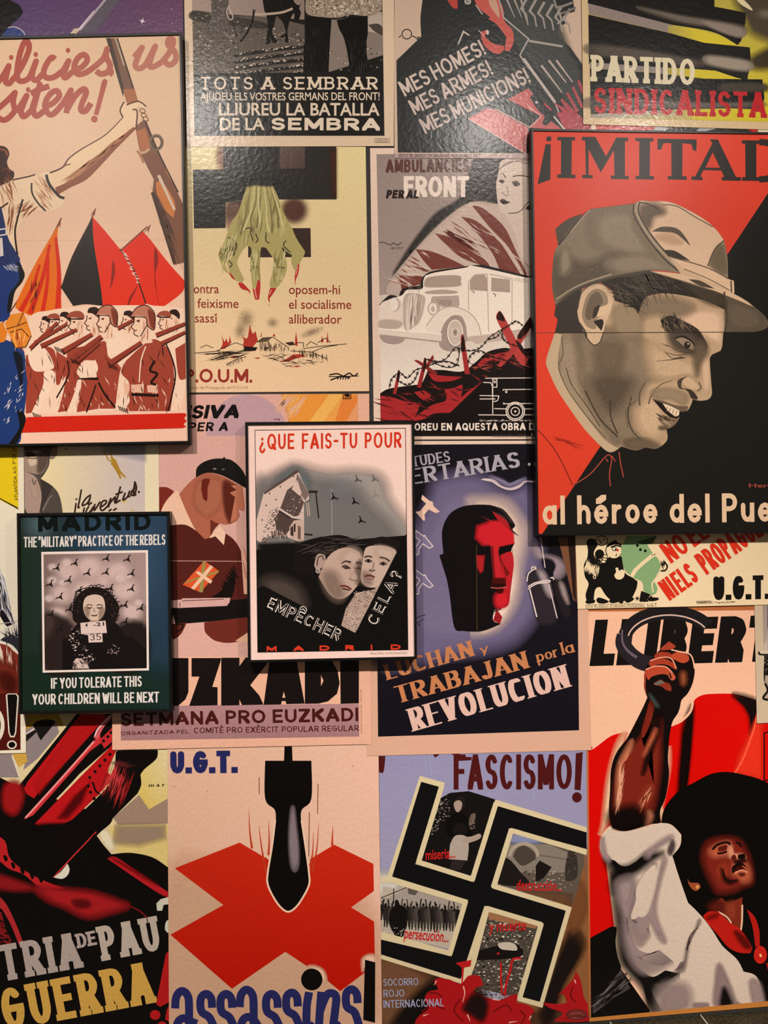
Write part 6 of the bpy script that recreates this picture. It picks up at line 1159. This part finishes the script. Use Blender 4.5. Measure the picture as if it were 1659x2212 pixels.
p.poly('1180,850! 1240,790 1300,830 1430,780! 1425,1000 1418,1080! 1330,1020 1240,950', '7a2a1a', True); p.soft('1130,870 1220,820 1260,900 1200,920', '5a1a12', 34, True, .9); p.soft('1290,850 1360,840 1360,980 1300,940', '963a24', 30, True, .8); p.line('1210,912 1290,960 1330,1015', 3, 'e0c0a0'); p.line('1428,850 1425,1000 1415,1080', 4, 'e0b090')
p.poly('1075,950! 1130,910 1215,912! 1300,1000 1420,1080 1520,1240! 1500,1285! 1400,1280 1300,1230 1200,1110 1110,1010', 'b81c14', True); p.soft('1360,1090 1440,1140 1500,1230 1440,1220', '5a0d0a', 24, True); p.soft('1120,960 1200,930 1200,960 1130,980', '7a120d', 22, True, .8)
p.poly('1470,890! 1540,960 1580,1080 1585,1220! 1545,1230! 1520,1050', 'b01a14', True); p.blob('1540,1260 1580,1220 1630,1240 1650,1310 1620,1370 1570,1375 1535,1330', 'c42218'); p.oval(1592, 1305, 10, 16, 'ecc880', -20); p.poly('1640,1370 1720,1400 1720,1500 1660,1440', 'b01a14')
p.part('sheet_margin'); p.view(0, 0, 1)
p.poly('1271,1306 1800,1298 1800,1306 1271,1316', 'b5633a'); p.poly('1256,1600 1271,1600 1276.5,2198 1272,2215 1262,2215', 'b5693c'); p.poly('1272,2199 1800,2149 1800,2165 1272,2212', 'c07a38')
p.done()

# ---------------------------------------------------------------- small bayonet poster
p = Poster('wall_poster', 'narrow greyish poster at the right edge showing a bayonet hilt', 'poster', '1629.7,1304 1800,1301 1806,1556 1635,1562.5', LV(2), 'c9b296', seed=19)
p.view(1560, 1280, 5.525).part('picture')
p.poly('480,100 1400,90 1400,690 495,690', '9c8a80', grad=('c9b8aa', 480, 300, 545, 300)); p.poly('542,100 1400,90 1400,640 540,680', '22304a'); p.blob('500,690! 500,620 530,560 545,400! 545,690!', 'c2b0a4')
p.poly('440,703 500,692 1000,690 1000,735 470,740 440,730', 'd0bca6'); p.line('440,703 440,735 480,742 700,742', 4, '2a221d', False)
p.poly('502,735! 1100,735! 1100,1090! 510,1090! 495,1000', '1a1614', True); p.speck(70, '505,740 760,740 760,980 505,980', 1, 1.8, 'b5a494 8d7d70'); p.poly('512,990 1100,985 1100,1110 512,1085', 'a89684'); p.blob('505,1090! 530,1120 540,1180 500,1240! 495,1255 530,1275 600,1280 900,1275! 900,1090!', 'ad9a88'); p.line('510,1085 535,1130 540,1180 492,1250 530,1278 700,1284', 5, '1d1815')
p.speck(12, '410,1270 500,1270 430,1450 410,1430', .5, 1, '4a3a2c')
p.done()

# ---------------------------------------------------------------- war industry poster
p = Poster('wall_poster', 'black and red poster of riveted machinery lettered INDUSTRIA DE GUERRA', 'poster', '-190,1480 361,1480 365.5,2275 -190,2314', LV(0), '0f0c0b', seed=20)
p.view(0, 1520, 3.1974).part('picture')
p.poly('-600,-130 1160,-130 1165,2500 -600,2500', '0f0c0b')
p.poly('-20,20 800,20 1100,300 1160,330 1160,1130 980,1040 760,1040 660,900 770,790 100,560 -20,500', 'd8c596'); p.poly('170,60 400,60 440,150 180,180', 'b08a2a'); p.poly('180,180 240,150 380,110 410,200 260,380 160,460 180,380', '8a7c7c'); p.blob('230,140 300,110 380,120 350,170 300,230 280,250 250,190', '171413'); p.poly('180,215 240,180 255,195 180,265', '1d1918'); p.poly('180,205 235,165 240,180 180,215', 'c9bcb4'); p.poly('-20,340 80,345 135,510 -20,510', '8a7c7c'); p.poly('80,345 180,345 190,400 130,440', 'c99c44'); p.line('85,360 135,505', 4, 'd8ccb4', False)
p.poly('960,380 1160,300 1160,660 1030,730 960,630 960,500', 'd8bc64', grad=('dccca0', 960, 560, 1160, 400)); p.poly('1030,730 960,630 780,790 820,840 1160,828 1160,655', '9c8270'); p.poly('800,838 1160,830 1160,1130 900,1040 760,1020 670,890', 'd8c07a'); p.soft('800,850 1140,850 1140,920 960,970 780,960', '9c8470', 60, False, .9); p.soft('680,880 740,870 790,1000 750,1010', 'e8dcbc', 30, True, .9)
p.poly('530,70! 800,70! 800,250 760,300! 100,880! 40,860 100,600! 200,480', '100c0b', True)
RS = 'b4161a'
p.poly('560,70 730,70 720,110 260,620 235,655 185,625 165,590 190,540', RS); p.soft('560,90 700,100 420,420 260,620 240,560', 'c01c1c', 40, False, .7); p.soft('40,560 120,540 160,640 110,760 40,740 20,660', '981618', 40, True); p.poly('165,800 640,270 690,200 700,270 620,330 230,770', 'c83034'); p.line('175,790 420,520 650,260', 4, 'e89090'); p.line('185,845 480,540 760,220', 9, '100c0b')
p.poly('240,830 560,500 760,300 800,250 800,330 740,470 780,510 680,630 500,800 380,860 300,872', RS); p.soft('400,800 520,640 620,540 560,680 460,790', '4a0a0c', 40, False, .8); p.soft('240,840 480,830 400,880 300,885', '100c0b', 30); p.poly('690,250 790,150 800,240 720,310', 'c0282c'); p.line('660,240 700,160 760,90', 10, 'c85a5c'); p.line('655,225 680,170 770,80', 3, 'ecc0c0')
for k in range(12): p.poly([(192 + k * 39, 820 - k * 44), (214 + k * 39, 800 - k * 44), (222 + k * 39, 818 - k * 44), (200 + k * 39, 838 - k * 44)], '100c0b')
for x, y in ((620, 510), (657, 470), (690, 430), (725, 390), (760, 350), (625, 612), (610, 570), (650, 655), (715, 258), (745, 228), (768, 200)): p.poly([(x - 14, y), (x, y - 14), (x + 14, y), (x, y + 14)], '140f0e')
p.line('640,540 660,600 690,625', 4, '100c0b'); p.poly('800,330! 860,320 1090,320! 1080,380 1000,450 970,490! 975,560 950,620! 780,790! 760,830 700,880! 480,1100! 300,900! 500,800 700,620 780,510', '100c0b', True); p.hatch(50, '700,520 780,490 900,590 840,640', 110, 30, 90, 3.4, '8a1a1c c83a3c', 8); p.hatch(16, '800,400 890,420 880,440 810,420', 5, 20, 60, 2, '5a2020'); p.line('665,885 480,1080 370,1200', 2.6, 'c83030')
p.blob('370,1200! 420,1160 465,1105! 480,1140 470,1180 430,1210', 'd8d0c0'); p.blob('650,900! 700,960 770,1040! 900,1030 1050,1060 1160,1130! 1165,1330! 900,1140 740,1080! 600,1000', '0f0c0b'); p.poly('740,1070! 800,1060 950,1160 1160,1300! 1160,1340! 1080,1300 900,1180', 'b01c22', True); p.soft('760,1060 900,1130 1100,1260 1000,1210', '7a1014', 20, True, .7)
p.poly('0,920! 40,960 60,1050 110,1110 200,1170 320,1230 460,1280! 380,1300 280,1270 180,1210 80,1160 0,1100!', 'b42024', True); p.line('0,1100 60,1150 160,1190 260,1270 340,1290 460,1285', 6, '0f0c0b')
for x, y in ((35, 1068), (88, 1118), (152, 1155), (218, 1190), (278, 1215)): p.blob([(x - 14, y - 18), (x + 8, y - 18), (x + 18, y + 10), (x + 2, y + 22)], '0f0c0b')
p.soft('250,1270 460,1290 640,1310 820,1370 880,1400 760,1440 600,1470 450,1400 330,1350', 'a01c20', 60, True); p.soft('500,1360 600,1360 620,1400 540,1410', '5a1012', 34, True, .8); p.line('880,1390 960,1430 1020,1480', 3, '7a1418'); p.soft('-40,1180 160,1240 240,1280 100,1290 -40,1260', '8a181c', 40, True, .9)
p.poly('-20,1320! 40,1380 110,1520 160,1650! 130,1665! 80,1540 20,1430 -20,1400!', 'a8282a', True); p.poly('-20,1440 10,1440 40,1560 80,1640 40,1700 -20,1690', '7a181a'); p.hatch(12, '0,1440 60,1600 60,1700 0,1680', 20, 10, 30, 5, '0f0c0b')
p.part('lettering')
GA, GB = 'a89890', 'c99c48'
p.text('INDUSTRIA', -700, 2046, 570, 1822, 250, GA, (.25, .17), .045, gap=.26, serw=.16); p.text('DE', 540, 1690, 672, 1664, 100, GA, (.28, .18), .08, gap=.14); p.text('PAU', 712, 1778, 1115, 1702, 240, 'b5a698', (.26, .17), .045, gap=.26, serw=.16)
p.text('DE', -230, 2320, -10, 2270, 210, GB, (.3, .17), .08); p.text('GUERRA', 40, 2260, 1075, 2064, 290, GB, (.27, .17), .04, gap=.26, serw=.15)
p.poly('1085,1430 1080,1380 1110,1350 1165,1335 1165,1385 1130,1390 1120,1430', 'c9c4b0'); p.blob('1145,1510 1165,1500 1165,1580 1140,1560', 'c9c4b0')
p.poly('1145,1730 1170,1700 1170,2060 1105,2095 1078,2075', 'b01a1c'); p.oval(1072, 2150, 36, 34, 'b01a1c'); p.oval(1120, 2230, 34, 36, 'b01a1c'); p.poly('1150,2120 1170,2080 1170,2200 1140,2180', 'b01a1c')
p.type('m a r', 1028, 575, 1140, 570, 22, '1d1814', .02)
p.done()

# ---------------------------------------------------------------- falling bomb poster
p = Poster('wall_poster', 'pale pink poster of a black bomb over a red cross lettered assassins', 'poster', '361.5,1575 818,1575 825.5,2238 365.5,2273', LV(1), 'e2b496', seed=21)
p.view(350, 1610, 3.4563).part('picture')
p.poly('30,-120 1640,-120 1660,2300 40,2300', 'deb296', grad=('e6b8a2', 100, 800, 1500, 300)); p.soft('60,950 700,1000 1500,1200 1600,2000 1000,2080 60,2080', 'd8ae8e', 200, True, .7)
p.poly('95,918 580,726 790,850 800,700 1080,700 1105,850 1285,742 1578,885 1582,1088 1412,1210 1584,1316 1590,1640 1330,1836 1190,1720 920,1542 522,1818 62,1414 458,1192', 'b81606', grad=('c22814', 800, 1700, 800, 800))
p.poly('790,850 800,690 1085,690 1105,850 1100,1000', 'deb29a'); p.poly('770,830 795,960 790,860', 'ba1e0c');
p.soft('1500,1690 1495,1600 1545,1565 1590,1575 1590,1640 1520,1620', 'e6bca0', 24, True); p.soft('1090,1655 1140,1650 1200,1680 1225,1740 1210,1770 1180,1700', 'e6bca0', 26, True)
for q in ('650,480 655,640 672,770', '725,600 740,740 775,950', '795,560 800,700 795,820', '1170,580 1155,780 1120,940', '1130,650 1125,800 1105,900', '1275,600 1270,750'): p.line(q, 5, 'b83a20', True, .1, 1)
for q in ('725,240 726,365', '1165,290 1162,510', '1100,500 1095,830'): p.line(q, 1.6, '5a2a1c', False)
p.poly('770,115! 1115,115! 1115,400 1040,490 1050,640 1085,840 1100,960 1095,1040 1060,1120 1000,1210 942,1242! 880,1210 820,1120 788,1040 790,960 810,800 840,640 845,490 770,400', '0e0b0a', True); p.poly('915,-10 970,-10 975,130 910,130', '0e0b0a')
p.line('845,560 820,760 788,960 790,1040 830,1130 885,1208 942,1243 1000,1208 1055,1130 1098,1040 1098,960 1075,780 1042,560', 4, 'e8c4aa')
p.soft('965,480 985,470 1000,600 1018,780 1015,900 990,940 962,880 950,680', '85757a', 24, True, .95)
p.oval(1118, 1748, 80, 82, '0e0b0a'); p.poly('1515,1600 1592,1620 1590,2072 1502,2050', '0e0b0a')
for x, y in ((336, 340), (94, 308), (1425, 158), (1615, 672)): p.oval(x, y, 4, 4, '8a5a44')
p.part('lettering')
NV = '26285c'
p.text('U.G.T.', 62, 212, 566, 207, 168, NV, (.36, .25), gap=.08)
def strokes(qs, w):
    for q in qs: p.line(q, w, NV)
w0 = 17.5
p.part('title_lettering')
A_ = lambda x, y=0: ['%d,%d %d,%d %d,%d %d,%d %d,%d %d,%d' % (x, 1965 + y, x + 8, 1880 + y, x + 45, 1835 + y, x + 88, 1860 + y, x + 104, 1950 + y, x + 100, 2320), '%d,%d %d,%d %d,%d %d,%d' % (x + 100, 2050 + y, x + 50, 2040 + y, x + 10, 2100 + y, x, 2300)]
S_ = lambda x, y=0: ['%d,%d %d,%d %d,%d %d,%d %d,%d %d,%d %d,%d' % (x + 92, 1960 + y, x + 85, 1890 + y, x + 48, 1856 + y, x + 8, 1890 + y, x + 12, 1985 + y, x + 70, 2030 + y, x + 105, 2100), '%d,%d %d,%d' % (x + 105, 2090, x + 108, 2300)]
for x, g, y in ((98, A_, 0), (282, S_, 0), (432, S_, 0), (580, A_, -10), (772, S_, 0), (922, S_, -10), (1368, S_, -35)): strokes(g(x, y), w0)
strokes(['1098,1842 1080,1960 1085,2120 1140,2080', '1190,1840 1180,1960 1160,2300', '1175,2000 1220,1880 1260,1850 1300,1880 1290,2000 1280,2120 1340,2080', '212,2060 260,2080', '730,2060 700,2080'], w0)
p.done()

# ---------------------------------------------------------------- broken-cross anti-fascist poster
p = Poster('wall_poster', 'blue and brown anti-fascist relief poster with a tilted black emblem lettered FASCISMO', 'poster', '817,1575 1266,1575 1273.5,2206 825.5,2238', LV(1), '7f86ac', seed=22)
p.view(810, 1610, 3.4563).part('picture')
p.poly('20,-120 1620,-120 1640,2300 40,2300', '928eb2', grad=('a49cae', 600, 100, 500, 1000)); p.soft('1500,900 1600,880 1640,2300 1200,2200 1000,1900 1300,1200', '8a5a34', 120, True); p.soft('40,1580 700,1700 900,2000 1500,2000 1600,2300 40,2300', '4a2f20', 100, True); p.soft('30,1600 250,1650 420,1800 200,2080 30,2060', '7a5238', 70, True, .8); p.soft('130,2080 400,1780 560,1800 300,2080', '14100e', 70, True); p.soft('1250,1950 1450,1400 1560,1500 1400,1800 1300,2080', '1a1210', 60, True); p.soft('1420,1160 1520,1000 1580,1200 1480,1400', '7a4a2c', 50, True, .9); p.soft('30,1000 700,1050 600,1500 40,1500', 'b5a896', 60, False); p.soft('30,950 200,1010 120,1100 30,1120', 'c9c4b8', 50, True)
for x in (375, 1160, 410): p.line([(x, 90), (x + 30, 440)], 1.2, '9aa2c8', False)
# photographs set into the arms (plain groups, ruins, crowd, rubble)
p.poly('480,400 560,355 700,342 900,405 720,975 345,860', '161312'); p.speck(90, '480,400 560,370 560,520 420,680 400,650', 1, 3.4, '6a5e58 a09488 2b2624'); p.blob('600,400 640,375 670,400 670,450 640,500 605,480 590,440', '211b19'); p.blob('590,430 625,410 650,430 645,470 620,500 598,480', 'a89084'); p.blob('580,520! 640,500 700,560 720,700 560,680 520,600', '0e0c0b'); p.blob('575,620 620,580 680,600 690,640 660,670 600,670', '1a1514'); p.blob('560,740! 600,675 680,680 700,750 690,860! 550,850!', 'ac9c90'); p.blob('650,690 720,680 780,660 790,690 730,720 660,730', 'a89486'); p.blob('715,520 750,510 745,560 720,600 700,590', '6a5850'); p.speck(24, '700,560 760,560 740,640 700,620', .8, 2.4, 'b09c90 3a302c'); p.poly('570,860 680,860 640,930 560,930', '2a2422')
p.poly('1020,650 1560,790 1560,900 1480,1180 910,1040', '5d5248'); p.soft('1030,660 1250,700 1200,730 1000,720', '8a90b4', 40, True, .9); p.poly('990,740 1300,740 1440,800 1440,950 960,950', '83786c'); p.ring(1112, 830, 105, 95, 7, 'a89a88', 0, 180, 360); p.blob('1030,830! 1060,770 1120,750 1190,800 1200,850! 1100,900', '4a4038'); p.line('1225,820 1420,850', 2, '5d5248', False); p.speck(130, '930,1000 1100,900 1480,960 1470,1080 1100,1060', 1, 3.4, 'a89c90 2b2420 c9bcae 5d5248'); p.poly('1200,900 1230,860 1320,910 1260,990 1200,1020', '1a1613'); p.blob('940,860 1000,850 1080,940 1150,1040 920,1030', '1e1916'); p.blob('1440,800 1500,800 1510,980 1420,1000', '3a322c'); p.speck(30, '1430,800 1500,810 1500,960 1430,960', .8, 2.4, '8a7c70 1a1613'); p.soft('1000,1080 1480,1120 1470,1180 1250,1140', '6a4630', 40, False, .9)
p.poly('60,1050 640,1170 560,1520 45,1400', 'b8aa9a'); p.poly('45,1160 260,1060 700,1180 640,1220 45,1240', 'a0948a'); p.line('45,1140 240,1060', 2, '3a322c', False); p.poly('240,1050 330,1080 300,1120 250,1110', '5d524a')
for k in range(26):
    x = 58 + (k * 23.3) % 560; y = 1175 + (k * 17) % 36 + (x - 60) * .05; h = 130 + (k * 37) % 70; c = ('1d1917', '2b2522', '3d3530', '4a423c')[k % 4]
    p.oval(x, y - 4, 10, 13, ('1d1917', '5a4c42')[k % 3 == 0], n=10); p.blob([(x - 18, y + 24), (x - 8, y + 10), (x + 8, y + 10), (x + 18, y + 26), (x + 16, y + h * .5), (x - 14, y + h * .5)], c)
    p.poly([(x - 14, y + h * .45), (x + 15, y + h * .45), (x + 14, y + h), (x + 4, y + h), (x, y + h * .6), (x - 6, y + h), (x - 15, y + h)], c)
    if k % 3 == 1: p.line([(x - 14, y + 30), (x - 22, y - 10), (x - 14, y - 50)], 3, c, False); p.line([(x + 14, y + 30), (x + 22, y - 10), (x + 16, y - 46)], 3, c, False)
p.blob('150,1160 170,1155 185,1190! 230,1220 235,1320 215,1420! 200,1430 150,1420! 105,1330 115,1230 145,1200', '14110f'); p.line('140,1070 140,1180', 2, '14110f', False); p.poly('45,1330 620,1400 560,1520 45,1420', 'a3917f') if False else p.speck(60, '60,1330 380,1400 560,1470 60,1400', .8, 2.4, 'c9bcae 8a7c70')
p.poly('840,1240 1220,1340 1060,1880 700,1800 760,1480', '4a423a'); p.poly('840,1240 1220,1340 1200,1370 850,1300', '9a6a48'); p.speck(520, '830,1290 1215,1370 1090,1850 720,1760 770,1480', 1, 4, 'b5a898 1d1917 6d6258 d9ccbc 3a332d 8a7e72', .6); p.speck(140, '700,1750 1100,1850 1060,1960 820,1900', 1, 3.6, '2b2522 6d6258 8a7e72 14110f'); p.blob('640,1560 740,1540 1000,1480 1100,1520 1080,1580 900,1600 720,1600', '171311'); p.blob('660,1560 730,1545 720,1590 660,1600', 'c9b8a8'); p.blob('920,1480 1000,1470 1050,1490 1060,1530 1000,1530 940,1520', 'c2b4a4')
# the emblem: black arms with cream edging
CRM, EK = 'd6c49c', '121012'
for q in ('335,228 522,280 300,870 720,985 898,405 1580,612 1580,820 1002,618 912,1045 1470,1210 1250,1960 1058,1905 1225,1345 832,1240 690,1690 660,1785 30,1590 30,1425 565,1575 690,1160 85,1000',): p.poly(q, CRM)
p.poly('480,290 520,285 345,862 720,972 870,405 500,370', '161312') if False else None
def inner():
    p.poly('345,272 480,310 338,860 298,885 740,1020 760,960 905,450 1580,650 1580,775 1002,618 865,1055 1425,1235 1230,1915 1100,1880 1258,1330 818,1198 640,1745 45,1562 45,1450 572,1575 695,1155 128,980', EK)
p.cur_keep = None
inner()
for q in ('520,282 482,300 296,886 742,1022 905,440 935,445 1000,610 865,1058 905,1042 1030,655', ): pass
# cream borders of the four inner corners
for q, w in (('500,300 325,872 728,1000 905,430', 11), ('1580,800 1018,636 888,1052 1450,1222', 11), ('45,1008 100,1002 675,1172 560,1555 45,1410', 11), ('680,1765 735,1620 838,1218 1240,1338 1078,1895', 11)): p.line(q, w, CRM, False)
p.line('500,300 500,290', 11, CRM, False)
# blood-red pool
p.blob('300,2060! 330,2020 400,1960 370,1900 400,1840 470,1820 440,1760 480,1735! 560,1750 640,1780 700,1720 780,1725 810,1790! 760,1810 740,1840 860,1890 940,1900 1010,1870 1060,1860 1060,1920! 1140,1940 1190,1980 1160,2030 1170,2120! 300,2120!', 'a8161a'); p.soft('740,1850 820,1880 840,1960 800,2060 700,2000 660,1960', '1a100e', 40, True, .9); p.blob('1250,1920! 1350,1930 1430,1920 1400,1850 1360,1870 1430,1800 1480,1740 1500,1685! 1530,1740 1545,1800 1560,1880 1590,1930! 1600,2070! 1330,2060! 1400,2000 1300,1960', 'a8161a'); p.poly('600,1625 720,1602 715,1650 665,1660 655,1780 645,1780 648,1660', 'b81c20'); p.line('1090,1590 1030,1600 1010,1680 980,1780 970,1870', 5, 'b81c20'); p.line('940,1620 940,1760 950,1860', 4, 'b81c20'); p.line('910,1560 930,1550', 4, 'b81c20')
for q in ('350,1990 420,1940 520,1970', '640,1890 590,1980 660,2060', '880,1990 980,1940 1020,1990', '1080,1980 1120,2020 1090,2080', '1480,1800 1460,1870 1500,1920', '400,1850 460,1850 500,1880'): p.line(q, 3, '6a0c10')
for q in ('360,2020 400,2005', '690,2010 710,2060', '880,1895 930,1905', '460,1760 440,1790', '1000,2070 1060,2060', '1165,2020 1150,2050', '660,1800 670,1850 655,1920', '1490,1750 1500,1780'): p.line(q, 3, 'e8b0a0', True, 1, .3)
p.oval(1505, 2010, 80, 42, '6a2420'); p.oval(1505, 2016, 60, 30, '7d3a34'); p.hatch(20, '1430,2010 1580,2010 1580,2050 1430,2050', 0, 10, 30, 2, '5a1a18')
p.part('lettering')
MR = '4e1716'
p.text('FASCISMO', 588, 330, 1470, 328, 262, MR, (.2, .14), gap=.15, wide=.9, upv=(0, -1)); p.poly('1500,60 1552,50 1535,335 1490,330', MR); p.oval(1508, 388, 36, 38, MR); p.blob('30,80! 78,80! 72,150 60,205 30,200!', MR); p.blob('430,60! 490,60! 450,90', MR); p.blob('560,60! 640,60! 600,76', MR); p.poly('600,84 725,88 720,110 600,116', MR)
RR = 'c0201e'
for st, q, h in (('miseria...', (378, 856, 600, 838), 74), ('destrucción...', (1055, 1082, 1395, 1088), 78), ('persecución...', (215, 1440, 548, 1470), 80), ('y muerte', (850, 1392, 1130, 1378), 76)): p.type(st, *q, h, RR, .016, .12)
p.text('SOCORRO', 64, 1798, 324, 1790, 54, '9a9cb8', (.15, .13), gap=.16); p.text('ROJO', 64, 1880, 220, 1876, 54, '9a9cb8', (.15, .13), gap=.16); p.text('INTERNACIONAL', 64, 1962, 515, 1948, 58, '9a9cb8', (.15, .13), gap=.15)
p.done()
